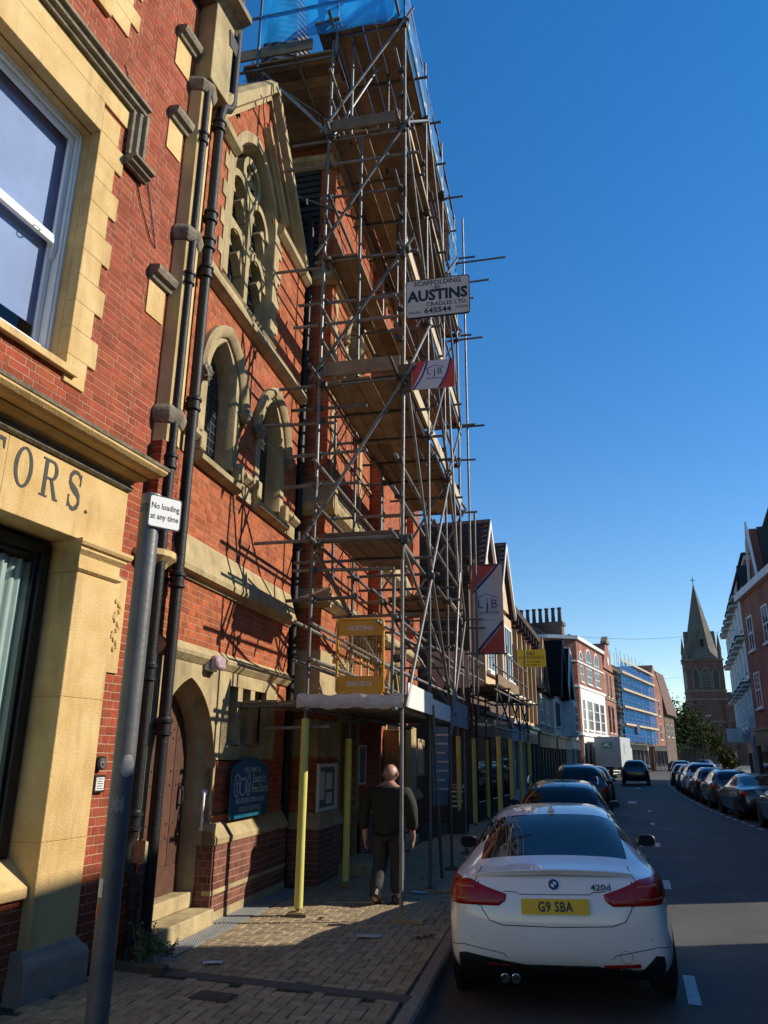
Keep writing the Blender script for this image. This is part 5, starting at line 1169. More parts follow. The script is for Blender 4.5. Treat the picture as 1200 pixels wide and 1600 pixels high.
def mirror(root, x, y, z, m, side):
    mr = inst('wing_mirror', None, root); bm = bmesh.new(); bmesh.ops.create_uvsphere(bm, u_segments=16, v_segments=10, radius=1)
    for v in bm.verts:
        p = v.co.copy(); p.x = math.copysign(abs(p.x)**.7, p.x); p.z = math.copysign(abs(p.z)**.8, p.z); v.co = Vector((x+side*.09+p.x*.10, y+.04+max(p.y, -.55)*.075, z+p.z*.066))
    for f in bm.faces: f.smooth = True
    me = bpy.data.meshes.new('shell'); bm.to_mesh(me); bm.free(); me.materials.append(m); inst('shell', me, mr)
    mb = MB(); mb.prism([(x+side*.09+u, z+v) for u, v in rrect(.165, .105, .045)], y-.006, y-.002, 'y'); mb.build('mirror_glass', mat('mirror_glass', (.10, .11, .12), .05, metal=1), mr)
    mb = MB(); mb.tube((x-side*.05, y+.04, z-.05), (x+side*.06, y+.04, z-.03), .022, 8); mb.build('mirror_arm', M_trim, mr)
STYLES = {
 # y, w, zb, zs, belt, gb, gt, zr
 'coupe': [(.06, .80, .30, .52, .90, .70, .44, .985), (.16, .855, .235, .54, .925, .74, .50, 1.005), (.36, .89, .20, .56, .945, .77, .58, 1.022), (.52, .905, .19, .57, .955, .79, .655, 1.05), (1.00, .912, .18, .57, .955, .80, .625, 1.225), (1.42, .912, .18, .57, .95, .80, .60, 1.362), (2.0, .91, .18, .57, .945, .80, .58, 1.425), (2.6, .91, .18, .57, .94, .80, .57, 1.40), (3.05, .905, .18, .57, .935, .79, .57, 1.22), (3.48, .905, .18, .57, .915, .78, .62, 1.0), (3.65, .90, .19, .57, .89, .74, .55, .955), (4.2, .88, .20, .55, .80, .66, .45, .85), (4.50, .82, .22, .50, .68, .58, .40, .72), (4.60, .74, .28, .48, .60, .52, .36, .63)],
 'suv': [(.04, .80, .42, .70, 1.02, .74, .58, 1.10), (.10, .86, .34, .70, 1.04, .77, .60, 1.18), (.22, .89, .30, .70, 1.06, .79, .60, 1.42), (.42, .905, .28, .70, 1.06, .80, .60, 1.60), (.80, .915, .26, .70, 1.06, .81, .61, 1.655), (1.6, .92, .25, .70, 1.05, .82, .62, 1.68), (2.4, .92, .25, .70, 1.04, .82, .62, 1.66), (2.9, .915, .25, .70, 1.03, .81, .62, 1.55), (3.4, .91, .25, .70, 1.02, .80, .66, 1.14), (3.6, .90, .26, .70, 1.0, .76, .58, 1.07), (4.15, .87, .28, .66, .94, .68, .48, .99), (4.40, .81, .32, .62, .84, .62, .42, .88), (4.48, .74, .38, .60, .74, .56, .38, .78)],
 'estate': [(.05, .78, .34, .60, .93, .70, .55, 1.0), (.12, .84, .26, .60, .95, .74, .57, 1.08), (.25, .87, .22, .60, .96, .76, .56, 1.25), (.48, .89, .20, .60, .96, .77, .56, 1.41), (.85, .90, .19, .60, .955, .78, .57, 1.46), (1.6, .90, .19, .60, .95, .79, .58, 1.485), (2.4, .90, .19, .60, .94, .79, .58, 1.47), (2.85, .895, .19, .60, .93, .78, .58, 1.36), (3.4, .89, .19, .60, .91, .77, .62, .99), (3.6, .88, .2, .60, .89, .73, .55, .94), (4.2, .86, .22, .56, .81, .66, .45, .86), (4.5, .80, .26, .52, .70, .58, .40, .74), (4.6, .72, .32, .50, .62, .52, .36, .66)],
 'hatch': [(.04, .74, .36, .62, .92, .68, .54, 1.0), (.10, .80, .28, .62, .95, .71, .56, 1.10), (.22, .84, .24, .62, .96, .73, .55, 1.30), (.42, .86, .22, .62, .96, .74, .55, 1.44), (.75, .87, .21, .62, .955, .75, .56, 1.49), (1.4, .875, .20, .62, .95, .76, .57, 1.50), (2.0, .875, .20, .62, .94, .76, .57, 1.48), (2.45, .87, .20, .62, .93, .75, .57, 1.36), (2.95, .865, .20, .62, .92, .74, .60, 1.02), (3.1, .86, .21, .62, .90, .71, .53, .96), (3.55, .83, .23, .58, .83, .64, .45, .88), (3.82, .78, .28, .54, .72, .56, .40, .76), (3.92, .70, .34, .52, .64, .50, .36, .68)],
}
def scale_secs(st): return [section(*a) for a in STYLES[st]]
def glass_for(st):
    S_ = STYLES[st]; n = len(S_); zr = [a[7] for a in S_]; belt = [a[4] for a in S_]; peak = max(zr); ip = zr.index(peak)
    def fn(i, k):
        tall = min(zr[i]-belt[i], zr[i+1]-belt[i+1])
        if k in (10, 11):
            if st == 'coupe': return 1 if i in (3, 4) else (3 if i in (8,) else 0)
            if i < ip and min(zr[i], zr[i+1]) < peak-.20 and max(zr[i], zr[i+1]) > belt[i]+.2 and i >= 1: return 1
            if i > ip and max(zr[i], zr[i+1]) > belt[i]+.22 and min(zr[i], zr[i+1]) < peak-.10 and tall > .07: return 3
        if k == 9 and tall > .25: return 2
        return 0
    return fn
def build_car(name, label, st, P, heading, paintm, group=None, roll=0, plate='LB17 KXD', mir=None, rails=False):
    root = thing(name, label, 'car', P, heading, group); root.rotation_euler = (0, roll, heading)
    me = car_body(scale_secs(st), glassfn=glass_for(st), lev=2)
    bvh = split_mat(me, root, ['body', 'rear_window', 'side_window', 'windscreen'], [paintm, M_carglass, M_carglass, M_carglass])
    S_ = STYLES[st]; L_ = S_[-1][0]; wm = max(a[1] for a in S_); r = .345 if st == 'suv' else .325
    for y in (L_*.185, L_*.80):
        for sd in (-1, 1): arch(root, sd*(wm-.025), y, r+.045, sd); wheel(root, sd*(wm-.10), y, r, .21, sd)
    zb = S_[1][4]
    for sd in (-1, 1): mirror(root, sd*(wm-.02), L_*.60, zb+.05, mir or paintm, sd)
    return root, bvh
def simple_rear(root, bvh, st, plate='yellow', lit=False):
    zb = STYLES[st][1][4]; w = STYLES[st][1][1]
    for sd in (-1, 1): lay(bvh, root, 'tail_lamp', [(sd*(w-.30), zb-.16), (sd*(w-.02), zb-.17), (sd*(w-.01), zb-.02), (sd*(w-.24), zb-.02)], M_lamp, .012, cuts=2)
    lay(bvh, root, 'number_plate', [(-.26, zb-.30), (.26, zb-.30), (.26, zb-.19), (-.26, zb-.19)], M_plateY, .02, cuts=1)
    lay(bvh, root, 'bumper_trim', [(-w*.8, .36), (w*.8, .36), (w*.85, .47), (-w*.85, .47)], M_trim, .012, cuts=2)
    lay_line(bvh, root, 'boot_gap', [(-w*.72, zb-.02), (-w*.66, .56), (w*.66, .56), (w*.72, zb-.02)], M_gap, .004)

# the white coupe in the foreground
M_pw = paint('white_car_paint', (.80, .78, .73))
RB = math.atan2(0.1045, .9945)
bx, by = -.80, 6.76
car, bvh = build_car('parked_car', 'white parked coupe with tinted rear window and yellow plate in the foreground', 'coupe', (bx, by, -.085), RB, M_pw, roll=rad(-2.0), mir=M_trim)
for sd in (-1, 1):
    pts = [(.375, .845), (.54, .895), (.66, .94), (.82, .95), (.90, .925), (.90, .80), (.84, .77), (.60, .765), (.44, .762), (.385, .80)]
    P = [(sd*u, v) for u, v in pts]; lay(bvh, car, 'tail_lamp', P if sd > 0 else P[::-1], M_lamp, .012, cuts=4)
    tl = [o for o in car.children if o.name.startswith('tail_lamp')][-1]
    for a_ in ([(.42, .80), (.58, .81), (.58, .80), (.42, .79)], [(.62, .815), (.84, .82), (.84, .805), (.62, .80)], [(.62, .895), (.80, .91), (.80, .89), (.62, .88)]):
        Q = [(sd*u, v) for u, v in a_]; lay(bvh, tl, 'light_bar', Q if sd > 0 else Q[::-1], M_lampc, .0145, cuts=3)
    Q = [(sd*.60, .93), (sd*.595, .76)]; lay_line(bvh, tl, 'lamp_split', Q, M_gap, .005)
    lay(bvh, car, 'reflector', [(sd*.33, .335), (sd*.60, .345), (sd*.60, .375), (sd*.33, .362)], M_lamp, .012, cuts=2)
    lay_line(bvh, car, 'bumper_crease', [(sd*.84, .47), (sd*.74, .485), (sd*.42, .43), (sd*.40, .40)], M_gap, .003)
    mb = MB()
for x in (-.43, -.345):
    ex = inst('exhaust_pipe', None, car); mb = MB(); mb.lathe([(.030, 0), (.035, -.004), (.035, -.05), (.030, -.052), (.029, -.01)], (0, 0, 0), 18); mb.v = [(x+a, .10+c, .245+b) for a, b, c in mb.v]; mb.build('tip', M_chrome, ex, smooth=40)
    mb = MB(); mb.tube((x, .07, .245), (x, .09, .245), .029, 14); mb.build('pipe_bore', M_black, ex)
lay(bvh, car, 'diffuser', [(-.80, .20), (.80, .20), (.78, .42), (.72, .43), (.62, .335), (.34, .325), (.28, .355), (-.28, .355), (-.34, .325), (-.62, .335), (-.72, .43), (-.78, .42)], M_trim, .010, cuts=4)
gap = [(-.60, 1.0), (-.63, .93), (-.575, .74), (-.52, .66), (-.42, .63), (0, .622), (.42, .63), (.52, .66), (.575, .74), (.63, .93), (.60, 1.0)]
lay_line(bvh, car, 'boot_gap', gap, M_gap, .0035, n=12)
lay_line(bvh, car, 'boot_shadow_line', [(-.40, .865), (-.30, .86), (-.27, .845), (.27, .845), (.30, .86), (.40, .865)], M_gap, .003, n=10)  # dark line drawn for the boot handle's shadow above the plate
for x in (-.66, -.27, .33, .70): lay(bvh, car, 'parking_sensor', [(x+.013*math.cos(t), .54+.013*math.sin(t)) for t in np.linspace(0, 6.28, 13)[:-1]], M_offw, .004, cuts=0)
outl = [(.50+.045*math.cos(t), .42+.045*math.sin(t)) for t in np.linspace(0, 6.28, 20)]; lay_line(bvh, car, 'tow_cover', outl, M_gap, .0018, n=1)
# spoiler lip
mb = MB(); n = 24; v = []
for i in range(n+1):
    x = -.62+1.24*i/n; yb = .065+.10*(abs(x)/.62)**2.4; hit, nr, _, _ = bvh.ray_cast(Vector((x, yb+.12, 3)), Vector((0, 0, -1)), 4); z = hit.z if hit is not None else 1.0; t = 1-(abs(x)/.64)**6
    v += [(x, yb+.12, z+.001), (x, yb-.01, z+.02*t+.004), (x, yb-.025, z+.016*t), (x, yb+.0, z-.02)]
mb.add(v, [(i*4+j, i*4+j+1, (i+1)*4+j+1, (i+1)*4+j) for i in range(n) for j in range(3)]); mb.build('boot_spoiler', M_pw, car, smooth=50)
# plate, badge, model lettering (flat pieces fixed to the boot)
hit, nr, _, _ = bvh.ray_cast(Vector((0, -3, .79)), Vector((0, 1, 0)), 8); yp = hit.y
npl = inst('number_plate', None, car, (0, yp-.022, .765), (rad(-8), 0, 0)); mb = MB(); mb.prism(rrect(.52, .111, .008), -.0, .006, 'y'); mb.build('plate', M_plateY, npl); mb = MB(); mb.box(-.24, .24, .006, .05, -.04, .04); mb.build('plate_mount', M_trim, npl)
text(npl, 'G9 SBA', .098, (.0, -.0005, -.004), M_black, bold=.003, squeeze=.80, space=1.08)
hit, nr, _, _ = bvh.ray_cast(Vector((0, -3, .915)), Vector((0, 1, 0)), 8)
bd = inst('badge', None, car, (0, hit.y-.006, .915), (math.asin(max(-1, min(1, -nr.z))), 0, 0))
def disc(r, n=28, a0=0, a1=360): return [(r*math.cos(rad(a0+(a1-a0)*i/n)), r*math.sin(rad(a0+(a1-a0)*i/n))) for i in range(n+(0 if a1-a0 == 360 else 1))]
flatpoly(bd, 'rim', disc(.041), M_chrome, (0, 0, 0)); flatpoly(bd, 'ring', disc(.038), M_black, (0, -.002, 0)); M_bb = mat('badge_blue', (.03, .16, .45), .3)
for k in range(4): flatpoly(bd, 'quarter', [(0, 0)]+disc(.023, 8, 90*k, 90*k+90), M_white if k % 2 == 0 else M_bb, (0, -.004, 0))
hit, nr, _, _ = bvh.ray_cast(Vector((.38, -3, .895)), Vector((0, 1, 0)), 8)
md = inst('model_lettering', None, car, (.36, hit.y-.01, .892), (math.asin(max(-1, min(1, -nr.z))), 0, rad(6))); text(md, '420d', .062, (0, 0, 0), M_coup, bold=.0012, squeeze=1.25, thick=.004)
# roof antenna fin, roof seams, window trim
hit, nr, _, _ = bvh.ray_cast(Vector((0, 1.62, 3)), Vector((0, 0, -1)), 4)
mb = MB(); z = hit.z-.01; mb.hexa([(-.035, 1.52, z), (.035, 1.52, z), (.018, 1.78, z), (-.018, 1.78, z), (-.006, 1.50, z+.065), (.006, 1.50, z+.065), (.004, 1.58, z+.05), (-.004, 1.58, z+.05)]); mb.build('antenna_fin', M_pw, car, smooth=60, bevel=.006)
for sd in (-1, 1): lay_line(bvh, car, 'roof_seam', [(sd*.545, 1.45), (sd*.555, 2.0), (sd*.54, 2.5)], M_gap, .004, dirv=(0, 0, -1), plane='xy')
for sd in (-1, 1): lay_line(bvh, car, 'door_gap', [(2.05, .95), (2.05, .35)], M_gap, .004, dirv=(-sd, 0, 0), plane='yz'); lay_line(bvh, car, 'window_trim', [(1.0, .975), (2.0, .985), (3.2, .965)], M_trim, .010, dirv=(-sd, 0, 0), plane='yz')
for sd in (-1, 1):
    mb = MB(); mb.box(sd*.90-.02, sd*.90+.02, 1.85, 2.05, .78, .80); mb.build('door_handle', M_pw, car, bevel=.006)

def place(name, label, st, x, y, heading, pm, group, mir=None, rails=False):
    root, b = build_car(name, label, st, (x, y, road_z(x, y)), heading, pm, group, mir=mir); simple_rear(root, b, st)
    if rails:
        for sd in (-1, 1): mb = MB(); mb.path([(sd*.60, .75, 1.42), (sd*.61, .85, 1.50), (sd*.62, 1.6, 1.53), (sd*.61, 2.4, 1.50), (sd*.60, 2.5, 1.43)], .016, 8); mb.build('roof_rail', M_chrome, root, smooth=40)
        mb = MB(); mb.path([(0, .75, 1.46), (0, .72, 1.56), (0, .66, 1.66)], .008, 6); mb.build('aerial', M_trim, root)
    return root
P_blk = paint('black_car_paint', (.010, .011, .014)); P_nvy = paint('dark_blue_car_paint', (.012, .016, .028)); P_gry = paint('grey_car_paint', (.075, .07, .065), .3); P_wht = paint('clean_white_car_paint', (.72, .72, .72)); P_mar = paint('maroon_car_paint', (.05, .012, .014)); P_slv = paint('silver_car_paint', (.20, .20, .21), .5)
LG = 'cars parked along the left kerb'; RG = 'cars parked along the right kerb'
place('parked_car', 'black estate car with roof rails parked just ahead of the white coupe', 'estate', -1.47, 13.9, RB, P_blk, LG, rails=True)
place('parked_car', 'dark four-wheel drive parked ahead of the black estate', 'suv', -2.15, 25.0, RB, P_nvy, LG)
place('parked_car', 'maroon hatchback parked on the left near the lorry', 'hatch', -2.55, 36.5, rad(3), P_mar, LG)
place('parked_car', 'dark hatchback between the four-wheel drive and the maroon car', 'hatch', -2.40, 31.2, rad(3), P_blk, LG)
place('moving_car', 'dark family car driving away down the middle of the road', 'suv', -1.22, 58, rad(1), P_nvy, None)
def bay(y, dx=1.05): return interp(BAY, y)+dx
def head(y): return math.atan2(interp(BAY, y)-interp(BAY, y+2), 2)
for y, st, pm, lab in ((22.4, 'coupe', P_blk, 'nearest black car at the right edge with a bright red tail lamp'), (28.2, 'coupe', P_nvy, 'dark blue low car second in the right-hand row'), (33.8, 'estate', P_gry, 'grey-brown car third in the right-hand row'), (39.3, 'hatch', P_mar, 'dark maroon car between the grey car and the white car'), (44.2, 'suv', P_wht, 'white car with black trim in the right-hand row'), (51, 'hatch', P_slv, 'silver car beyond the white car in the right-hand row'), (60, 'estate', P_blk, 'dark car far down the right-hand row'), (68, 'suv', P_nvy, 'dark blue car at the far end of the right-hand row')):
    place('parked_car', lab, st, bay(y), y, head(y), pm, RG)
for x, y, st, pm, lab in ((-2.4, 112, 'hatch', P_blk, 'small dark car at the left kerb far ahead'), (2.6, 118, 'estate', P_nvy, 'dark car on the far bend before the trees'), (9.5, 128, 'hatch', P_wht, 'white car far off near the church foot'), (6.4, 122, 'suv', P_blk, 'black car far off beside the traffic signal')):
    place('parked_car', lab, st, x, y, rad(-20), pm, 'cars far down the street')
# lorry
lv = thing('lorry', 'white box lorry with green logo panel parked on the left', 'lorry', (-4.05, 80, -.1), rad(-7))
mb = MB(); mb.box(-1.22, 1.22, 0, 6.2, 1.0, 3.75); mb.build('box_body', mat('lorry_white', (.38, .39, .40), .5, .1, 2), lv, bevel=.03)
mb = MB(); mb.box(-1.10, 1.10, 6.3, 8.0, .6, 2.9); mb.build('cab', mat('lorry_white', (.7, .7, .7), .5), lv, bevel=.15)
mb = MB(); mb.box(-1.0, 1.0, -.05, .12, .45, .62); mb.box(-.45, .45, 0, 6.2, .7, .98); mb.build('chassis', M_trim, lv)
mb = MB(); mb.box(-1.2, 1.2, -.03, 0.0, 1.0, 1.9); mb.build('tail_lift', mat('lift_grey', (.34, .36, .37), .5), lv)
for k in (-1, 1): mb = MB(); mb.box(k*1.0-.18, k*1.0+.18, -.06, -.0, .78, .92); mb.build('tail_lamp', M_lamp, lv)
for y in (1.6, 6.9):
    for k in (-1, 1): wheel(lv, k*.98, y, .44, .28, k)
flatpoly(lv, 'green_logo', [(-.55, 2.65), (.45, 2.65), (.45, 3.25), (-.55, 3.25)], mat('logo_green', (.05, .25, .14), .5), (0, -.004, 0)); flatpoly(lv, 'logo_swoosh', [(-.50, 2.75), (-.1, 2.95), (.35, 2.72), (.0, 3.1), (.35, 3.2), (-.2, 3.12)], M_white, (0, -.008, 0))
text(lv, 'R', 1.5, (1.226, 2.2, 2.6), mat('logo_green', (.05, .25, .14), .5), (0, 1, 0), (0, 0, 1))
for i in range(1): flatpoly(lv, 'lettering_line', [(-.8, 2.42), (.8, 2.42), (.8, 2.5), (-.8, 2.5)], mat('letter_green', (.2, .3, .26), .5), (0, -.004, 0))

# ------------------------------------------------------------------ the rest of the street
def bricktex(name, c1, c2, mort, sc=1.0):
    m, n, l, b = nodes(name); geo = n.new('ShaderNodeNewGeometry'); sp = n.new('ShaderNodeSeparateXYZ'); l.new(geo.outputs['Position'], sp.inputs[0])
    ad = n.new('ShaderNodeMath'); ad.operation = 'ADD'; l.new(sp.outputs['X'], ad.inputs[0]); l.new(sp.outputs['Y'], ad.inputs[1])
    cb = n.new('ShaderNodeCombineXYZ'); l.new(ad.outputs[0], cb.inputs['X']); l.new(sp.outputs['Z'], cb.inputs['Y'])
    t = n.new('ShaderNodeTexBrick'); t.inputs['Scale'].default_value = 1; t.inputs['Brick Width'].default_value = .225*sc; t.inputs['Row Height'].default_value = .075*sc; t.inputs['Mortar Size'].default_value = .007*sc
    t.inputs['Color1'].default_value = (*c1, 1); t.inputs['Color2'].default_value = (*c2, 1); t.inputs['Mortar'].default_value = (*mort, 1); l.new(cb.outputs[0], t.inputs['Vector'])
    nz = n.new('ShaderNodeTexNoise'); nz.inputs['Scale'].default_value = .8; nz.inputs['Detail'].default_value = 8; l.new(geo.outputs['Position'], nz.inputs['Vector'])
    mr = n.new('ShaderNodeMapRange'); mr.inputs['From Min'].default_value = .3; mr.inputs['From Max'].default_value = .7; mr.inputs['To Min'].default_value = .6; mr.inputs['To Max'].default_value = 1.15; l.new(nz.outputs['Fac'], mr.inputs['Value'])
    hs = n.new('ShaderNodeHueSaturation'); l.new(t.outputs['Color'], hs.inputs['Color']); l.new(mr.outputs[0], hs.inputs['Value']); l.new(hs.outputs[0], b.inputs['Base Color']); b.inputs['Roughness'].default_value = .9
    MATS[name] = m; return m
M_fbrick = bricktex('far_brick', (.30, .085, .045), (.22, .06, .035), (.28, .2, .14)); M_fbrickD = bricktex('far_brown_brick', (.13, .075, .05), (.10, .06, .04), (.14, .11, .085)); M_dbrick = bricktex('far_dark_brick', (.21, .045, .028), (.16, .035, .022), (.2, .13, .09))
M_fbrickL = bricktex('far_orange_brick', (.38, .12, .06), (.30, .09, .05), (.3, .22, .16))
M_wpaint = mat('far_white_paint', (.74, .72, .68), .6, .12, 1.5, streak=.25); M_wsh = mat('white_stucco', (.46, .45, .43), .8, .2, 1.2, streak=.35)
M_timber = mat('dark_timber', (.03, .02, .015), .7, .4, 6)
M_shop = mat('shopfront_dark', (.02, .022, .024), .4, .3, 3); M_shopg = mat('shopfront_green', (.02, .07, .06), .45)
def hframe(name, label, P0, P1, cat='house', group=None):
    a, b = Vector((*P0, 0)), Vector((*P1, 0)); d = b-a; return thing(name, label, cat, a, math.atan2(-d.x, d.y), group), d.length
def win(root, y, z, w, h, mf=None, arched=False, sill=True, sur=None, bars=(1, 2), x=0.0):
    """window: surround, frame with glazing bars, panes as sub-parts"""
    mf = mf or M_white; o = inst('window', None, root)
    if sur: mb = MB(); frame4(mb, x-.05, x+.05, y-w/2-.14, y+w/2+.14, z-.14, z+h+.14, .14); mb.build('surround', sur, o)
    mb = MB(); frame4(mb, x-.03, x+.035, y-w/2, y+w/2, z, z+h, .07)
    for i in range(1, bars[0]+1): yy = y-w/2+w*i/(bars[0]+1); mb.box(x-.02, x+.028, yy-.025, yy+.025, z+.07, z+h-.07)
    for j in range(1, bars[1]): zz = z+h*j/bars[1]; mb.box(x-.02, x+.03, y-w/2+.07, y+w/2-.07, zz-.03, zz+.03)
    if arched: mb.ringband(arc_pts((y, z+h), w/2-.04, 0, math.pi, 10), [(0, x-.03), (0, x+.04), (.14, x+.04), (.14, x-.03)])
    mb.build('frame', mf, o)
    mb = MB(); mb.box(x-.02, x+.012, y-w/2+.05, y+w/2-.05, z+.05, z+h-.05)
    if arched: mb.prism([(y+(w/2-.04)*math.cos(t), z+h-.02+(w/2-.04)*math.sin(t)) for t in np.linspace(0, math.pi, 12)], x-.02, x+.012, 'x')
    mb.build('pane', M_glass, o)
    if sill: mb = MB(); mb.box(x-.02, x+.12, y-w/2-.1, y+w/2+.1, z-.1, z); mb.build('sill', sur or M_wpaint, o)
    return o
def slopeprism(root, name, y0, y1, x0, x1, z0, z1, m, gable='s'):
    """gabled roof; ridge along y ('s') or across ('x')"""
    mb = MB()
    if gable == 's': mb.prism([(x1+.2, z0-.1), ((x0+x1)/2, z1), (x0-.2, z0-.1)], y0, y1, 'y')
    else: mb.prism([(y0-.15, z0-.1), ((y0+y1)/2, z1), (y1+.15, z0-.1)], x0, x1, 'x')
    return mb.build(name, m, root)
def chimney(root, x, y, z0, z1, w, l, pots, m, potm=None):
    c = inst('chimney', None, root); mb = MB(); mb.box(x-w/2, x+w/2, y-l/2, y+l/2, z0, z1); mb.box(x-w/2-.08, x+w/2+.08, y-l/2-.08, y+l/2+.08, z1-.25, z1-.05); mb.build('stack', m, c)
    for i in range(pots):
        mb = MB(); yy = y-l/2+l*(i+.5)/pots; mb.lathe([(.17, z1), (.14, z1+.7), (.17, z1+.72), (.17, z1+.8), (.12, z1+.8)], (x, yy, 0), 10); mb.build('chimney_pot', potm or M_tile, c)
    return c
def shopfront(root, y0, y1, m=None, h=3.0, glassn=3, signm=None, x=.0):
    o = inst('shopfront', None, root); m = m or M_shop
    mb = MB(); mb.box(x-.02, x+.14, y0, y1, h-.65, h); mb.box(x-.02, x+.25, y0, y1, h, h+.12); mb.build('fascia', signm or m, o)
    n = glassn+1
    mb = MB()
    for i in range(n): yy = y0+(y1-y0)*i/glassn; mb.box(x-.02, x+.12, max(y0, yy-.09), min(y1, yy+.09), 0, h-.65)
    mb.box(x-.02, x+.10, y0, y1, 0, .5); mb.build('frame', m, o)
    for i in range(glassn): a = y0+(y1-y0)*i/glassn; b = y0+(y1-y0)*(i+1)/glassn; mb = MB(); mb.box(x-.02, x+.03, a+.09, b-.09, .5, h-.65); mb.build('pane', M_glass, o)
    return o
# tiles on a sloping roof, laid course by course
def roof_tiles(root, o, u, v, nu_w, nv_l, m, tw=.18, tl=.12, name='roof_tiles'):
    o, u, v = np.array(o, float), np.array(u, float), np.array(v, float); lu, lv = np.linalg.norm(u), np.linalg.norm(v); uh, vh = u/lu, v/lv; n = np.cross(uh, vh); n = n if n[2] > 0 else -n
    mb = MB(); nr, nc = int(lv/tl), int(lu/tw)
    for r in range(nr):
        for c in range(nc):
            a = (c+(.5 if r % 2 else 0))*tw; 
            if a+tw > lu: continue
            b = r*tl; e = random.uniform(-.006, .006); p = o+uh*a+vh*b
            mb.add([p+n*(.045+e), p+uh*(tw-.008)+n*(.045+e*.5), p+uh*(tw-.008)+vh*(tl+.03)+n*.02, p+vh*(tl+.03)+n*.02, p+n*.0, p+uh*(tw-.008)], [(0, 1, 2, 3), (4, 5, 1, 0)])
    return tag(mb.build(name, m, root), kind='stuff')

# left 1: tiled house with two street gables
h1, L = hframe('gabled_house', 'brown brick house with a tiled roof and two white-edged street gables behind the banner', (-4.95, 23.0), (-4.95, 29.4))
mb = MB(); mb.box(-9, -.02, .03, L, 0, 7.6); mb.prism([(-.02, 7.6), (-4.5, 11.0), (-9, 7.6)], .03, .3, 'y'); mb.build('wall', M_fbrickD, h1)
bw = Brickwork(h1); bw.wall((0, .03, 0), (1, 0, 0), (0, -1, 0), -4.5, -.02, 2.2, 7.7, 0, 0, course=.078); bw.finish([M_brickD], [mat('brown_mortar', (.16, .13, .10), .95)])
slopeprism(h1, 'roof', .0, L, -9, -.02, 7.7, 11.0, M_tile)
roof_tiles(h1, (.15, -.08, 7.6), (0, L+.1, 0), (-4.6, 0, 3.45), 0, 0, M_tile)
mb = MB(); mb.hexa([(.22, -.1, 7.45), (.22, .02, 7.45), (.16, .02, 7.62), (.16, -.1, 7.62), (-4.5, -.1, 10.95), (-4.5, .02, 10.95), (-4.5, .02, 11.12), (-4.5, -.1, 11.12)]); mb.build('verge_tile', M_tile, h1)
for y in (1.5, 4.6):
    g = inst('street_gable', None, h1)
    mb = MB(); mb.prism([(y-1.35, 6.9), (y+1.35, 6.9), (y, 9.1)], -2.5, .25, 'x'); mb.build('gable_wall', M_cream, g)
    for q in (-1, 1):
        mb = MB(); mb.hexa([(-3.2, y+q*1.55, 6.85), (.45, y+q*1.55, 6.85), (.45, y+q*1.55, 6.98), (-3.2, y+q*1.55, 6.98), (-3.2, y, 9.25), (.45, y, 9.25), (.45, y, 9.38), (-3.2, y, 9.38)]); mb.build('gable_roof', M_tile, g)
        mb = MB(); mb.hexa([(.40, y+q*1.58, 6.70), (.48, y+q*1.58, 6.70), (.48, y+q*1.58, 6.92), (.40, y+q*1.58, 6.92), (.40, y, 9.08), (.48, y, 9.08), (.48, y, 9.36), (.40, y, 9.36)]); mb.build('barge_board', M_wpaint, g)
    roof_tiles(g, (.42, y-1.57, 6.98), (-2.9, 0, 0), (0, 1.55, 2.38), 0, 0, M_tile)
    win(h1, y, 4.2, 1.6, 2.0, bars=(2, 2)); mb = MB(); mb.box(-.02, .35, y-1.0, y+1.0, 3.9, 6.6); mb.build('bay', M_cream, h1)
    win(h1, y, 4.3, 1.5, 1.9, bars=(2, 2), x=.36)
shopfront(h1, .1, L-.1, M_shop, 3.0)
mb = MB(); mb.lathe([(.9, 9.9), (.9, 10.05), (.75, 10.25), (.4, 10.4), (.0, 10.43)], (-4.0, 1.1, 1.0), 20); mb.build('roof_dome', M_wsh, h1, smooth=True)
# left 2: cream terrace
t2, L = hframe('terrace_house', 'cream rendered terrace with brown pilasters behind the second scaffold', (-5.15, 29.45), (-5.45, 40.2))
mb = MB(); mb.box(-9, 0, 0, L, 0, 7.5); mb.build('wall', M_cream, t2)
slopeprism(t2, 'roof', 0, L, -9, .0, 7.7, 10.2, M_slate)
mb = MB(); mb.prism([(0, 7.0), (.12, 7.05), (.2, 7.2), (.45, 7.35), (.48, 7.55), (0, 7.6)], 0, L, 'y'); mb.build('eaves', M_brown, t2)
for i in range(10): mb = MB(); mb.box(.0, .40, .2+i*1.14, .34+i*1.14, 7.0, 7.34); mb.build('eaves_bracket', M_timber, t2)
for i in range(7):
    y = .1+i*1.72; mb = MB(); mb.box(0, .16, y, y+.22, 3.3, 7.0); mb.build('pilaster', mat('buff_pilaster', (.40, .26, .14), .8, .3, 3), t2)
for i in range(6): win(t2, 1.08+i*1.72, 4.3, 1.1, 2.0, M_brown)
for k in range(2): shopfront(t2, .1+k*5.3, 5.2+k*5.3, [M_wsh, M_shopg][k], 3.0)
for y, n_ in ((.4, 2), (10.2, 3)): chimney(t2, -3.5, y, 9.0, 10.6, .7, .9, n_, M_fbrickD)
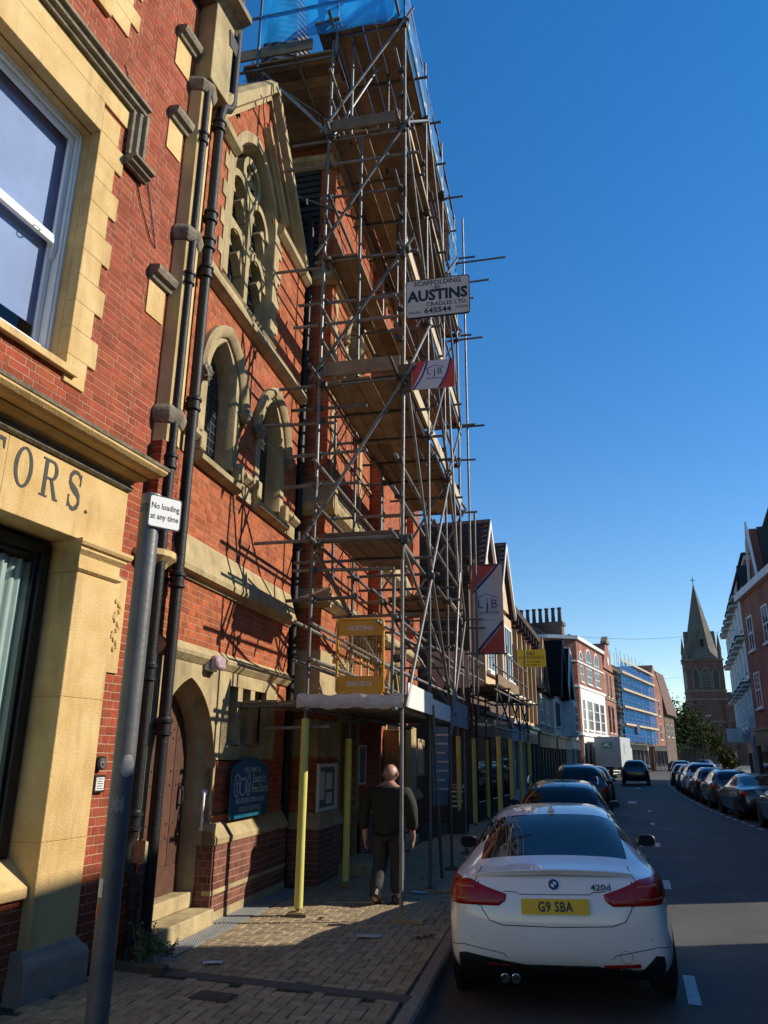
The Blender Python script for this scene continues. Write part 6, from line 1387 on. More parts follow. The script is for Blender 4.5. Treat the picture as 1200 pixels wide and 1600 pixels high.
# left 3-4: gabled shops
t3, L = hframe('gabled_shop', 'low tiled shop with an orange timber gable beyond the cream terrace', (-5.5, 41), (-5.6, 49.5), 'shop')
mb = MB(); mb.box(-8, 0, 0, L, 0, 5.2); mb.prism([(1.6, 5.2), (6.0, 5.2), (3.8, 8.0)], -4, .0, 'x'); mb.build('wall', M_cream, t3); slopeprism(t3, 'roof', -.1, L, -8, 0, 5.3, 8.2, M_tile); roof_tiles(t3, (.2, -.1, 5.2), (0, L, 0), (-4.0, 0, 2.95), 0, 0, M_tile, .25, .17)
for q in (-1, 1): mb = MB(); mb.hexa([(.02, 3.8+q*2.4, 5.0), (.14, 3.8+q*2.4, 5.0), (.14, 3.8+q*2.4, 5.3), (.02, 3.8+q*2.4, 5.3), (.02, 3.8, 8.0), (.14, 3.8, 8.0), (.14, 3.8, 8.35), (.02, 3.8, 8.35)]); mb.build('barge_board', mat('orange_timber', (.42, .19, .05), .6, .3, 4), t3)
for q in (-.9, 0, .9): mb = MB(); mb.box(0, .06, 3.8+q-.06, 3.8+q+.06, 5.2, 7.4-abs(q)); mb.build('gable_strut', M_timber, t3)
win(t3, 2.4, 3.5, 1.2, 1.4); win(t3, 5.6, 3.5, 1.2, 1.4); shopfront(t3, .1, 4.2, M_shopg, 2.9); shopfront(t3, 4.3, L-.1, M_shop, 2.9)
t4, L = hframe('gabled_shop', 'dark timbered shop with a steep gable and white corner bay', (-5.6, 50), (-5.5, 58.5), 'shop')
mb = MB(); mb.box(-8, 0, 0, L, 0, 5.6); mb.build('wall', M_wpaint, t4)
for y, m_ in ((2.1, M_timber), (6.4, M_wpaint)):
    mb = MB(); mb.prism([(y-2.0, 5.6), (y+2.0, 5.6), (y, 8.9)], -5, .22, 'x'); mb.build('gable_wall', m_, t4)
    for q in (-1, 1):
        mb = MB(); mb.hexa([(-5, y+q*2.15, 5.35), (.5, y+q*2.15, 5.35), (.5, y+q*2.15, 5.55), (-5, y+q*2.15, 5.55), (-5, y, 8.95), (.5, y, 8.95), (.5, y, 9.15), (-5, y, 9.15)]); mb.build('gable_roof', mat('black_tile', (.016, .014, .013), .95, .4, 6, bump=.3, spec=.05), t4)
        mb = MB(); mb.hexa([(.5, y+q*2.2, 5.2), (.6, y+q*2.2, 5.2), (.6, y+q*2.2, 5.55), (.5, y+q*2.2, 5.55), (.5, y, 8.8), (.6, y, 8.8), (.6, y, 9.2), (.5, y, 9.2)]); mb.build('barge_board', M_timber if y < 3 else M_wpaint, t4)
mb = MB(); mb.box(0, .7, 5.2, 7.8, 3.1, 5.5); mb.build('bay', M_wpaint, t4); win(t4, 6.5, 3.4, 2.2, 1.8, bars=(3, 3), x=.71); win(t4, 2.1, 3.6, 2.0, 1.5, M_timber, bars=(3, 2)); shopfront(t4, .1, 4.6, M_shop, 2.9); shopfront(t4, 4.7, L-.1, M_wpaint, 2.9)
tx, L = hframe('shop', 'plain dark shop between the timbered gable and the large brick corner building', (-5.6, 58.6), (-6.3, 75), 'shop')
mb = MB(); mb.box(-8, 0, 0, L, 0, 5.0); mb.build('wall', M_wsh, tx); slopeprism(tx, 'roof', 0, L, -8, 0, 5.1, 7.2, M_slate)
for i in range(4): win(tx, 2+i*4, 3.5, 1.4, 1.3); shopfront(tx, .2+i*4.1, 4.1+i*4.1, [M_shop, M_wpaint, M_shopg, M_shop][i], 3)
# left 5: big red brick corner block
t5, L = hframe('corner_building', 'tall red brick corner building with white arched windows and a row of chimney pots', (-6.5, 76.7), (-4.5, 91.5), 'building')
mb = MB(); mb.prism([(0, 1.8), (0, L), (-14, L), (-14, 0), (-2.2, 0)], 0, 12.9, 'z'); mb.build('wall', M_fbrick, t5)
mb = MB(); mb.prism([(.25, 1.7), (.25, L+.2), (-14.2, L+.2), (-14.2, -.25), (-2.3, -.25)], 12.9, 13.25, 'z'); mb.build('stone_band', M_wpaint, t5)
mb = MB(); mb.prism([(.12, 1.75), (.12, L+.1), (-14.1, L+.1), (-14.1, -.12), (-2.25, -.12)], 8.25, 8.5, 'z'); mb.build('stone_band', M_wpaint, t5)
mb = MB(); mb.prism([(.12, 1.75), (.12, L+.1), (-14.1, L+.1), (-14.1, -.12), (-2.25, -.12)], 3.75, 4.05, 'z'); mb.build('stone_band', M_wpaint, t5)
mb = MB(); mb.prism([(.08, 1.75), (.08, L+.1), (-14.1, L+.1), (-14.1, -.12), (-2.25, -.12)], 10.7, 10.85, 'z'); mb.build('stone_band', M_wpaint, t5)
mb = MB(); mb.prism([(-1, 3), (-12, 3), (-6, 3)], 13.2, 13.3, 'z') if False else None
mb.prism([(-3.2, .3), (-9.0, .3), (-6.2, 3.0)], 13.2, 13.3, 'z') if False else None
mb.hexa([(-2.4, .2, 13.2), (-12, .2, 13.2), (-12, 6, 13.2), (-2.4, 6, 13.2), (-5, 2.2, 15.0), (-9, 2.2, 15.0), (-9, 4, 15.0), (-5, 4, 15.0)]); mb.build('roof', M_slate, t5)
c_ = inst('chimney', None, t5); mb = MB(); mb.box(-6.2, -1.6, 3.1, 4.1, 13, 15.0); mb.box(-6.35, -1.45, 2.95, 4.25, 14.6, 14.95); mb.build('stack', M_fbrickD, c_)
for i in range(7): mb = MB(); mb.lathe([(.23, 15.0), (.18, 16.3), (.24, 16.35), (.24, 16.5), (.17, 16.5)], (-5.9+i*.67, 3.6, 0), 10); mb.build('chimney_pot', M_black if i % 2 else M_tile, c_)
chimney(t5, -3, L-2, 13, 14.2, .9, 2.0, 3, M_fbrickD)
for i, y in enumerate((3.6, 7.2, 11.2)): win(t5, y, 8.9, [1.4, 2.5, 2.5][i], 2.3, M_wpaint, True, bars=([1, 3, 3][i], 3), sur=None)
mb = MB(); mb.box(0, .06, 2.2, L-.4, 4.1, 8.2); mb.build('stucco_panel', M_wpaint, t5)
for i, y in enumerate((3.4, 6.2, 9.4, 12.4)): win(t5, y, 4.3, [1.0, 2.2, 2.4, 2.0][i], 2.9, M_wpaint, bars=(3, 3), x=.07)
sw = inst('side_window', None, t5); mb = MB()
for x_ in (-1.1,):
    w5 = inst('chamfer_face', None, t5, (-1.1, .9, 0), (0, 0, math.atan2(-2.2, 1.8)*1.0))
    win(w5, 0, 8.9, 1.5, 2.2, M_wpaint, True, bars=(2, 2), x=.02)
    for o in list(w5.children): pass
w6 = inst('side_face', None, t5, (-5.0, 0, 0), (0, 0, -math.pi/2)); win(w6, 0, 8.9, 1.6, 2.2, M_wpaint, True, bars=(2, 2), x=.02); win(w6, 4, 8.9, 1.6, 2.2, M_wpaint, True, bars=(2, 2), x=.02)
shopfront(t5, 2, 8, M_wpaint, 3.7); shopfront(t5, 8.2, L-.2, M_fbrickD, 3.7, signm=mat('maroon_sign', (.10, .012, .012), .5))
# left 6: narrow brick gabled building, left 7: netted building, left 8/9
t6, L = hframe('brick_building', 'narrow orange brick building with a shaped gable beside the blue netting', (-4.5, 91.6), (-3.7, 99.5), 'building')
mb = MB(); mb.box(-10, 0, 0, L, 0, 11.5); mb.prism([(.5, 11.5), (L-.5, 11.5), (L-2, 13.4), (L/2+.8, 14.6), (L/2-.8, 14.6), (2, 13.4)], -5, 0, 'x'); mb.build('wall', M_fbrickL, t6)
mb = MB(); mb.box(-.5, .2, L/2-1.2, L/2+1.2, 14.6, 14.8); mb.prism([(L/2-1.2, 14.8), (L/2+1.2, 14.8), (L/2, 15.5)], -.5, .2, 'x'); mb.build('gable_cap', M_stoneD, t6)
for a_ in ((8.0, 8.2), (3.8, 4.1)): mb = MB(); mb.box(0, .1, 0, L, *a_); mb.build('stone_band', M_stoneD, t6)
for y in (2.4, 5.0): win(t6, y, 8.4, 1.0, 2.6, M_brown); win(t6, y, 4.4, 1.6, 3.0, M_brown, bars=(2, 2))
mb = MB(); mb.lathe([(.5, 0), (.5, .05)], (0, 0, 0), 16); mb.v = [(z+.02, L/2+x, 12.6+y) for x, y, z in mb.v]; mb.build('roundel', M_wpaint, t6)
slopeprism(t6, 'roof', 0, L, -10, 0, 11.5, 14, M_slate); shopfront(t6, .2, L-.2, M_wpaint, 3.6)
t7, L7 = hframe('wrapped_building', 'tall building wrapped in scaffold far down the left side', (-4.9, 100), (-.6, 124.5), 'building')
mb = MB(); mb.box(-12, 0, 0, L7, 0, 13.2); mb.build('wall', M_fbrickD, t7); slopeprism(t7, 'roof', 0, L7, -12, 0, 13.2, 15, M_slate); shopfront(t7, .2, L7-.2, M_wsh, 3.4, 8)
for i in range(8): win(t7, 1.8+i*3, 4.5, 1.2, 2.0); win(t7, 1.8+i*3, 8, 1.2, 2.0)
t8, L = hframe('brick_building', 'red brick gabled building past the blue netted scaffold', (.2, 126), (2.2, 136), 'building')
mb = MB(); mb.box(-10, 0, 0, L, 0, 11.5); mb.prism([(0, 11.5), (L, 11.5), (L/2, 15.8)], -10, 0, 'x'); mb.build('wall', M_fbrick, t8)
for y in (2.5, 7): win(t8, y, 8, 1.4, 2.4); win(t8, y, 4.4, 1.4, 2.4)
shopfront(t8, .2, L-.2, M_shop, 3.4)
t9, L = hframe('tile_hung_building', 'brown tile-hung building ending the left row before the trees', (2.3, 137), (4.0, 147), 'building')
mb = MB(); mb.box(-10, 0, 0, L, 0, 9); mb.build('wall', M_fbrickD, t9); mb = MB(); mb.hexa([(-10, -.3, 8.5), (.6, -.3, 8.5), (.6, L+.3, 8.5), (-10, L+.3, 8.5), (-8, 1.2, 15.6), (-.9, 1.2, 15.6), (-.9, L-1, 15.6), (-8, L-1, 15.6)]); mb.build('roof', M_tile, t9)
for y in (2.5, 7): win(t9, y, 5, 1.4, 2.0)
# the two further scaffolds
def small_scaffold(root, ys, d0, d1, lifts, top, sleeves=False, boards=True):
    for y in ys:
        for d in (d0, d1):
            tube('standard', (d, y, .02), (d+jit(), y+jit(), top+jit(.2)), root, ME_T)
            if sleeves: mb = MB(); mb.lathe([(.06, .1), (.06, 2.25)], (d, y, 0), 8); mb.build('foam_sleeve', M_yel, root)
    for z in lifts:
        for d in (d0, d1):
            for h in (-.1, .5, 1.0): tube('ledger', (d, ys[0]-.4, z+h), (d, ys[-1]+.4, z+h), root)
        for y in ys: tube('transom', (d0-.2, y, z-.06), (d1+.35, y, z-.06), root)
        if boards:
            for k in range(4): mb = MB(); w_ = (d1-d0)/4; mb.box(d0+w_*k+.01, d0+w_*(k+1)-.01, ys[0]-.3, ys[-1]+.3, z, z+.04); mb.build('plank', M_plank, root)
s2, L = hframe('scaffold', 'low tube scaffold with yellow-sleeved poles along the cream terrace', (-4.9, 19.2), (-5.1, 26.4), 'scaffold')
ys2 = [.3+i*2.1 for i in range(4)]; small_scaffold(s2, ys2, .35, 1.35, [3.45], 4.75, True)
for i in range(0, 3):
    a, b = ys2[i], ys2[i+1]; tube('brace', (1.38, a, 2.5), (1.38, b, 3.35), s2); tube('brace', (1.38, b, 2.5), (1.38, a, 3.35), s2)
for z in (2.45, 3.35): tube('lattice_chord', (1.38, -.2, z), (1.38, 6.9, z), s2)
mb = MB(); mb.box(-.30, .75, -.18, -.15, 3.4, 4.3); mb.build('end_sheet', mat('grey_sheeting', (.34, .33, .31), .6, .2, 2, streak=.2), s2)
mb = MB(); mb.box(1.40, 1.43, .1, 4.0, 3.5, 3.75); mb.build('toe_board', M_plank, s2)
for z in (5.3,): 
    for y in (4.5, 6.6): tube('standard', (1.35, y, 4.5), (1.35, y, 5.5), s2)
bs = thing('scaffold_sign', 'yellow board with brown lettering on the second, lower scaffold', 'sign', (-3.60, 26.3, 4.93), rad(1.5)); bs.scale = (.75, 1, .73)
mb = MB(); mb.prism(rrect(1.28, .80, .05), -.0, .03, 'y'); mb.build('board', M_yelsign, bs)
M_bst = mat('sign_brown_text', (.12, .05, .01), .6)
for s_, sz, v, q in (('B&S', .24, .22, 1), ('SCAFFOLDING', .19, .03, .92), ('Tel. 07956 727388', .10, -.16, 1), ('www.bandsscaffolding.co.uk', .07, -.29, .9)): text(bs, s_, sz, (0, -.002, v), M_bst, squeeze=q, bold=.002)
mb = MB(); mb.tube((-1.0, .06, .1), (.6, .06, .1), .024, 8); mb.build('bracket', M_steel, bs)
s3, L = hframe('scaffold', 'far scaffold wrapped in bright blue netting', (-4.9, 100), (-.6, 124.5), 'scaffold')
small_scaffold(s3, [.2+i*2.4 for i in range(11)], .4, 1.7, [3.4, 5.5, 7.6, 9.7, 11.8], 14.6)
for z0, z1 in ((3.6, 5.6), (5.7, 7.7), (7.8, 9.8), (9.9, 11.9), (12.0, 13.4)):
    for q in range(9): net('netting', (1.62+jit(.03), 2.05+q*2.5, 0), (1.62+jit(.03), 4.40+q*2.5, 0), z0+jit(.1), z1-.1+jit(.25), s3, 8, 4, .07)
    mb = MB(); mb.box(1.88, 1.92, 1.9, 24.6, z1-.05, z1+.2); mb.build('toe_board', M_plankL, s3)
flatpoly(s3, 'hoarding_sign', [(-1, -.6), (1, -.6), (1, .6), (-1, .6)], M_navy, (1.95, 9, 5.4), (0, 1, 0), (0, 0, 1))
yg = thing('yoga_sign', 'black YOGA A-board standing on the shaded pavement', 'pavement sign', (-4.62, 19.6, 0), rad(4)); yg.scale = (.72, .8, .85)
mb = MB(); mb.hexa([(-.32, -.3, .02), (.32, -.3, .02), (.32, -.26, .02), (-.32, -.26, .02), (-.30, -.03, 1.45), (.30, -.03, 1.45), (.30, .0, 1.45), (-.30, .0, 1.45)]); mb.build('front_panel', M_black, yg); mb = MB(); mb.hexa([(-.32, .26, .02), (.32, .26, .02), (.32, .3, .02), (-.32, .3, .02), (-.30, .01, 1.45), (.30, .01, 1.45), (.30, .03, 1.45), (-.30, .03, 1.45)]); mb.build('back_panel', M_black, yg)
ts = Vector((0, .27, 1.43)).normalized(); text(yg, 'YOGA', .2, (0, -.065, 1.25), M_offw, (1, 0, 0), tuple(ts), bold=.002, thick=.006)
for i in range(4): flatpoly(yg, 'text_line', [(-.2, -.02), (.2-.05*(i % 2), -.02), (.2-.05*(i % 2), .02), (-.2, .02)], M_offw, (0, -.075-.022*(i+1), 1.25-.13*(i+1)), (1, 0, 0), tuple(ts), .008)
bpz = thing('blue_poster', 'light blue poster panel on the wall at the far end of the church', 'poster', wB(13.2, 1.0, 1.6), ANG)
mb = MB(); mb.box(-.25, .25, -.02, .02, -1.0, .9); mb.build('panel', mat('poster_lightblue', (.10, .32, .50), .5, .3, 4), bpz)
for i in range(7): flatpoly(bpz, 'text_line', [(-.20, -.02), (.2-.06*(i % 3), -.02), (.2-.06*(i % 3), .02), (-.2, .02)], M_white, (0, -.021, .7-.22*i))

# right side: brick house, white hotel (in view) and the row opposite that stays out of frame but shades the street
r1, L = hframe('brick_house', 'red brick Victorian house with white arched windows and steep gable on the right', (6.35, 53), (6.75, 41.0))
mb = MB(); mb.box(-9, 0, 0, L, 0, 10.4); mb.prism([(3.6, 10.4), (6.4, 10.4), (6.4, 11.0), (5.0, 14.7), (3.6, 11.0)], -.4, .02, 'x'); mb.build('wall', M_dbrick, r1); mb = MB(); mb.prism([(3.3, 10.6), (6.7, 10.6), (5.0, 14.8)], -6, -.42, 'x'); mb.build('gable_roof', M_slate, r1); slopeprism(r1, 'roof', 0, L, -9, 0, 10.4, 13.4, M_slate)
for q in (-1, 1): mb = MB(); mb.hexa([(.08, 5+q*1.75, 10.5), (.2, 5+q*1.75, 10.5), (.2, 5+q*1.75, 10.9), (.08, 5+q*1.75, 10.9), (.08, 5, 14.75), (.2, 5, 14.75), (.2, 5, 15.15), (.08, 5, 15.15)]); mb.build('barge_board', M_wpaint, r1)
for y in (1.5, 4.2, 5.8, 8.2, 10.6): win(r1, y, 6.9, 1.0, 1.9, M_wpaint, True, bars=(1, 2)); win(r1, y, 3.9, 1.0, 1.6, M_wpaint, bars=(1, 2))
dm = inst('dormer', None, r1); mb = MB(); mb.prism([(.3, 10.2), (1.9, 10.2), (1.9, 11.9), (1.1, 13.2), (.3, 11.9)], -3, .15, 'x'); mb.build('dormer_wall', M_wsh, dm); win(dm, 1.1, 10.6, .8, 1.4, x=.17)
for q in (-1, 1): mb = MB(); mb.hexa([(-3, 1.1+q*1.05, 11.6), (.35, 1.1+q*1.05, 11.6), (.35, 1.1+q*1.05, 11.8), (-3, 1.1+q*1.05, 11.8), (-3, 1.1, 13.2), (.35, 1.1, 13.2), (.35, 1.1, 13.4), (-3, 1.1, 13.4)]); mb.build('dormer_roof', M_slate, dm)
for i in range(14): mb = MB(); mb.box(-.02, .05, -.02 if i % 2 else -.02, .22 if i % 2 else .36, 3.4+i*.5, 3.4+i*.5+.49); mb.build('quoin', M_wsh, r1)
for a_ in ((.12, 0, 9.9, 10.2), (.1, 0, 5.9, 6.1), (.9, 2, 3.0, 3.3)): mb = MB(); mb.box(0, a_[0], a_[1], L, a_[2], a_[3]); mb.build('stone_band', M_wsh, r1)
bc = inst('balcony', None, r1); mb = MB(); mb.box(.8, .9, 2, L, 3.3, 4.1); mb.build('parapet', M_wsh, bc)
for y in (2.2, 5.2, 8.2, 11.2): mb = MB(); mb.box(.65, .95, y-.15, y+.15, 0, 3.0); mb.prism([(.2, 2.5), (.9, 3.0), (.2, 3.0)], y-.1, y+.1, 'y'); mb.build('column', M_wsh, r1)
for y in (3.7, 6.7, 9.7): mb = MB(); mb.ringband(arc_pts((y, 1.9), 1.2, 0, math.pi, 10), [(0, .7), (0, .92), (.22, .92), (.22, .7)]); mb.build('porch_arch', M_wsh, r1)
r2, L = hframe('hotel', 'tall white bracketed hotel with stacked bay windows on the right', (8.2, 78), (7.2, 53.2), 'hotel'); r2.scale = (1, 1, .95)
mb = MB(); mb.box(-14, 0, 0, L, 0, 15.2); mb.build('wall', M_wsh, r2)
mb = MB(); mb.hexa([(-14, 0, 15.2), (-.3, 0, 15.2), (-.3, L, 15.2), (-14, L, 15.2), (-12, .6, 18.8), (-1.5, .6, 18.8), (-1.5, L-.2, 18.8), (-12, L-.2, 18.8)]); mb.build('mansard_roof', M_slate, r2)
for i in range(6):
    y = 1.8+i*3.7; b_ = inst('bay_stack', None, r2)
    for k, z in enumerate((4.0, 7.2, 10.2)):
        mb = MB(); mb.prism([(0, y-1.3), (.85, y-.75), (.85, y+.75), (0, y+1.3)], z, z+2.7, 'z'); mb.build('bay', M_wpaint, b_)
        mb = MB(); mb.prism([(0, y-1.6), (1.3, y-1.0), (1.3, y+1.0), (0, y+1.6)], z+2.7, z+2.9, 'z'); mb.build('bay_cornice', M_wsh, b_); mb = MB(); mb.prism([(0, y-1.65), (1.36, y-1.05), (1.36, y+1.05), (0, y+1.65)], z+2.91, z+3.0, 'z'); mb.build('bay_dark_cap', M_slate, b_); win(b_, y, z+.5, 1.2, 1.9, x=.86)  # dark caps stand in for the dark cornice soffits
    mb = MB(); mb.prism([(0, y-1.2), (.9, y-.8), (.9, y+.8), (0, y+1.2)], 13.2, 13.9, 'z'); mb.build('balcony', M_wsh, b_); win(b_, y, 13.3, 1.2, 1.8, x=.02)
    mb = MB(); mb.prism([(y-.9, 15.2), (y+.9, 15.2), (y+.9, 16.6), (y, 17.4), (y-.9, 16.6)], -2.4, -.1, 'x'); mb.build('dormer', M_wsh, b_); win(b_, y, 15.4, .9, 1.1, x=-.08)
    mb = MB(); mb.prism([(.0, 3.0), (1.0, 3.7), (1.0, 4.0), (0, 4.0)], y-.5, y+.5, 'y'); mb.build('bracket', M_wsh, b_)
mb = MB(); mb.box(0, .5, 0, L, 14.8, 15.1); mb.build('cornice', M_wsh, r2); mb = MB(); mb.box(-.1, .65, 0, L, 15.12, 15.3); mb.build('gutter', M_slate, r2)
for i in range(12): mb = MB(); mb.box(0, .4, .8+i*1.9, 1.1+i*1.9, 14.4, 14.8); mb.build('cornice_bracket', M_wpaint, r2)
shopfront(r2, .2, L-.2, M_shop, 3.0, 8)
sgn = thing('hanging_sign', 'small white sign projecting over the far right pavement', 'sign', (6.6, 72, 3.6), 0); mb = MB(); mb.box(-.6, .6, -.03, .03, -.55, .55); mb.build('panel', M_wpaint, sgn); mb = MB(); mb.tube((-.3, 0, .6), (1.2, 0, .6), .03, 6); mb.build('bracket', M_black, sgn)
def opposite(s0, s1, H, label, m, back=8, skew=0):
    t = tB('terrace_house', label, 'house', s1, 13.0, 0, math.pi); L_ = s1-s0
    mb = MB(); mb.prism([(0, 0), (0, L_), (-back, L_-skew*back), (-back, 0)], 0, H, 'z'); mb.build('wall', m, t); mb = MB(); mb.box(0, .25, 0, L_, H-.35, H-.02); mb.build('cornice', M_wpaint, t)
    n = max(1, int(L_/2.6))
    for i in range(n):
        y = L_*(i+.5)/n
        for z in ((4.0, 6.6) if H > 7 else ()): win(t, y, z, 1.0, 1.6)
    shopfront(t, .1, L_-.1, M_shop, 3.0, max(2, n)); return t
opposite(-34, 4.75, 8.75, 'brick terrace opposite the office building', M_fbrick); opposite(4.8, 7.05, 3.3, 'low shop between the two brick terraces opposite the church', M_wsh); opposite(7.1, 33, 9.5, 'brick terrace facing the scaffolded church', M_fbrickL, skew=.38)  # unseen row; low gap and skewed end shaped to let sun reach the road

# ------------------------------------------------------------------ far church with spire
fc = thing('spire_church', 'distant red brick church tower with a tall stone spire at the end of the street', 'church', (16.3, 250, 0), rad(4)); fc.scale = (.9, .9, .955)
mb = MB(); mb.box(-5.6, 5.6, -5.6, 5.6, 0, 30.5)
for x_, y_ in ((-5.6, -5.6), (5.6, -5.6), (-5.6, 5.6), (5.6, 5.6)): mb.box(x_-1.0, x_+1.0, y_-1.0, y_+1.0, 0, 18.5)
mb.build('tower', M_fbrickD if False else bricktex('spire_brick', (.19, .075, .05), (.15, .06, .045), (.2, .15, .12), 2), fc)
mb = MB()
for z in (12, 18.5, 21, 30.3): mb = MB(); mb.box(-5.85, 5.85, -5.85, 5.85, z, z+.5); mb.build('stone_band', M_stoneD, fc)
mb = MB(); mb.lathe([(7.0, 30.8), (4.9, 34.5), (3.9, 39), (.12, 55)], (0, 0, 0), 8); mb.v = [(c*math.cos(rad(22.5))-s_*math.sin(rad(22.5)), c*math.sin(rad(22.5))+s_*math.cos(rad(22.5)), z) for c, s_, z in mb.v]; mb.build('spire', mat('spire_stone', (.17, .145, .11), .9, .35, .6, streak=.4), fc)
for x_, y_ in ((-5, -5), (5, -5), (-5, 5), (5, 5)): mb = MB(); mb.lathe([(.6, 30.8), (.6, 33.5), (.75, 33.6), (.05, 38.8)], (x_, y_, 0), 8); mb.build('pinnacle', MATS['spire_stone'], fc)
for a in range(4):
    lu = inst('lucarne', None, fc, (0, 0, 0), (0, 0, a*math.pi/2)); mb = MB(); mb.prism([(-1.0, 34), (1.0, 34), (1.0, 37), (0, 40), (-1.0, 37)], -4.9, -3.2, 'y'); mb.build('lucarne_wall', MATS['spire_stone'], lu); mb = MB(); mb.box(-.5, .5, -4.95, -4.88, 34.5, 37); mb.build('louvre', M_dark, lu)
for a in (0, 1):
    for x_ in (-3, 0, 3):
        bw_ = inst('belfry_window', None, fc, (0, 0, 0), (0, 0, -a*math.pi/2)); w_ = 1.3 if x_ == 0 else .8
        mb = MB(); ap = pointed(x_, w_, 26, 2.0, 8, z0=22); mb.ringband(ap, [(0, 5.5), (0, 5.75), (.35, 5.75), (.35, 5.5)]); mb.v = [(y_, -x2, z) for x2, y_, z in mb.v]; mb.build('arch', M_stoneD, bw_)
        mb = MB(); mb.prism([(x_-w_, 22), (x_+w_, 22)]+[p for p, n in pointed(x_, w_, 26, 2.0, 8)], -5.68, -5.62, 'y'); mb.build('louvre', M_shop, bw_)
        if x_ == 0:
            mb = MB()
            for k in range(8): mb.box(-1.2, 1.2, -5.74, -5.69, 22.4+k*.6, 22.6+k*.6)
            mb.build('slat', M_stoneD, bw_)
mb = MB(); mb.tube((0, 0, 54.8), (0, 0, 57.5), .12, 6); mb.box(-.7, .7, -.1, .1, 56.4, 56.6); mb.build('cross', M_iron, fc)
mb = MB(); mb.box(5.6, 40, -4, 12, 0, 12); mb.build('nave', MATS['spire_brick'], fc); mb = MB(); mb.prism([(-5, 12), (13, 12), (4, 21.5)], 5.6, 40, 'x'); mb.build('nave_roof', M_slate, fc)
w = inst('west_door', None, fc); mb = MB(); mb.ringband(pointed(0, 1.6, 5, 2.6, 8, z0=0), [(0, 5.5), (0, 5.8), (.5, 5.8), (.5, 5.5)]); mb.v = [(y_, -x2, z) for x2, y_, z in mb.v]; mb.build('arch', M_stoneC, w)
far_, L = hframe('terrace_house', 'low dark terrace closing the far end of the street behind the trees', (0.0, 178), (9.5, 178.5))
mb = MB(); mb.box(-6, 0, 0, L, 0, 5.5); mb.build('wall', M_fbrickD, far_); slopeprism(far_, 'roof', 0, L, -6, 0, 5.5, 8, M_slate)
for y in (1, 3, 5): win(far_, y, 3, 1.0, 1.5)
# trees, lamps, signals
def tree(label, x, y, h, r, n, leafc, seed, trunk=.25, name='street_tree'):
    R_ = random.Random(seed); root = thing(name, label, 'tree', (x, y, -.12)); mb = MB(); mb.tube((0, 0, 0), (.1, 0, h*.45), trunk, 8, r2=trunk*.6)
    ends = []
    for i in range(9):
        a = R_.uniform(0, 6.28); e = Vector((r*.7*math.cos(a)*R_.uniform(.4, 1), r*.7*math.sin(a)*R_.uniform(.4, 1), h*R_.uniform(.5, .9))); mb.tube((.05, 0, h*R_.uniform(.22, .45)), e, trunk*.4, 6, r2=.03); ends.append(e)
    mb.build('trunk', M_bark, root); lf = MB()
    for k in range(n):
        e = R_.choice(ends); c = e+Vector((R_.gauss(0, r*.33), R_.gauss(0, r*.33), R_.gauss(0, h*.13))); c.z = max(c.z, h*.12); u = Vector((R_.gauss(0, 1), R_.gauss(0, 1), R_.gauss(0, .7))).normalized(); w = u.orthogonal().normalized(); s_ = R_.uniform(.16, .36)
        lf.add([c-u*s_, c+w*s_*.6, c+u*s_, c-w*s_*.6+u.cross(w)*s_*.3], [(0, 1, 2, 3)])
    tag(lf.build('crown', leafc, root), kind='stuff'); return root
M_leaf2 = mat('yellow_leaf', (.075, .078, .02), .95, .4, 2, objrand=.5, spec=.1)
TG = 'trees in front of the distant church'
tree('tall dark green tree left of the church tower', 4.4, 160, 11.5, 3.2, 2600, M_leaf, 1)['group'] = TG
tree('yellow-green rounded tree before the church tower', 7.6, 165, 9.8, 3.2, 2600, M_leaf2, 2)['group'] = TG
tree('low dark bushy tree right of the yellow-green tree', 10.2, 168, 7.5, 2.6, 1800, M_leaf, 3)['group'] = TG
tree('small tree at the far end of the left row', 2.6, 156, 7.5, 2.2, 1400, M_leaf, 5)['group'] = TG
tree('clipped bush beside the far right pavement', 7.8, 96, 2.6, 1.0, 700, M_leaf2, 6, .08, 'bush')
def lamp(label, x, y, h):
    t = thing('street_lamp', label, 'street lamp', (x, y, -.05)); mb = MB(); mb.tube((0, 0, 0), (0, 0, h), .09, 8, r2=.05); mb.build('column', M_iron, t); mb = MB(); mb.path([(0, 0, h), (.3, 0, h+.25), (1.1, 0, h+.3)], .04, 6); mb.build('arm', M_iron, t); mb = MB(); mb.box(.8, 1.5, -.14, .14, h+.22, h+.36); mb.build('lantern', M_wsh, t, bevel=.03); return t
lamp('grey street lamp in front of the distant church', 6.7, 120, 7.2)
for x, y in ((6.0, 100), (8.3, 108)):
    t = thing('traffic_signal', ['traffic signal beside the far left of the junction', 'traffic signal further right at the junction'][x > 7], 'traffic signal', (x, y, 0)); mb = MB(); mb.tube((0, 0, 0), (0, 0, 3.2), .06, 8); mb.build('pole', M_black, t); mb = MB(); mb.box(-.18, .18, -.12, .12, 2.4, 3.3); mb.build('head', M_black, t)
    for k in range(3): mb = MB(); mb.lathe([(.1, 0), (.09, .02)], (0, 0, 0), 12); mb.v = [(a, -.121-c, 2.55+k*.29+b) for a, b, c in mb.v]; mb.build('lens', [M_lamp, M_lampc, M_shopg][2-k], t)
# thin overhead wires across the street
for k, (y, z0, z1) in enumerate(((60, 10.6, 11.2), (85, 9.6, 10.6), (105, 8.0, 9.5))):
    mb = MB(); P = []
    for i in range(17): t = i/16; P.append((-5.6+(11.5+.02*y)*t, y+4*t, z0+(z1-z0)*t-.5*math.sin(math.pi*t)))
    mb.path(P, .012, 4); tag(mb.build('overhead_wire', M_steel), ['nearest and highest thin wire across the street', 'middle thin wire across the street', 'furthest thin wire across the street by the spire'][k], 'wire')

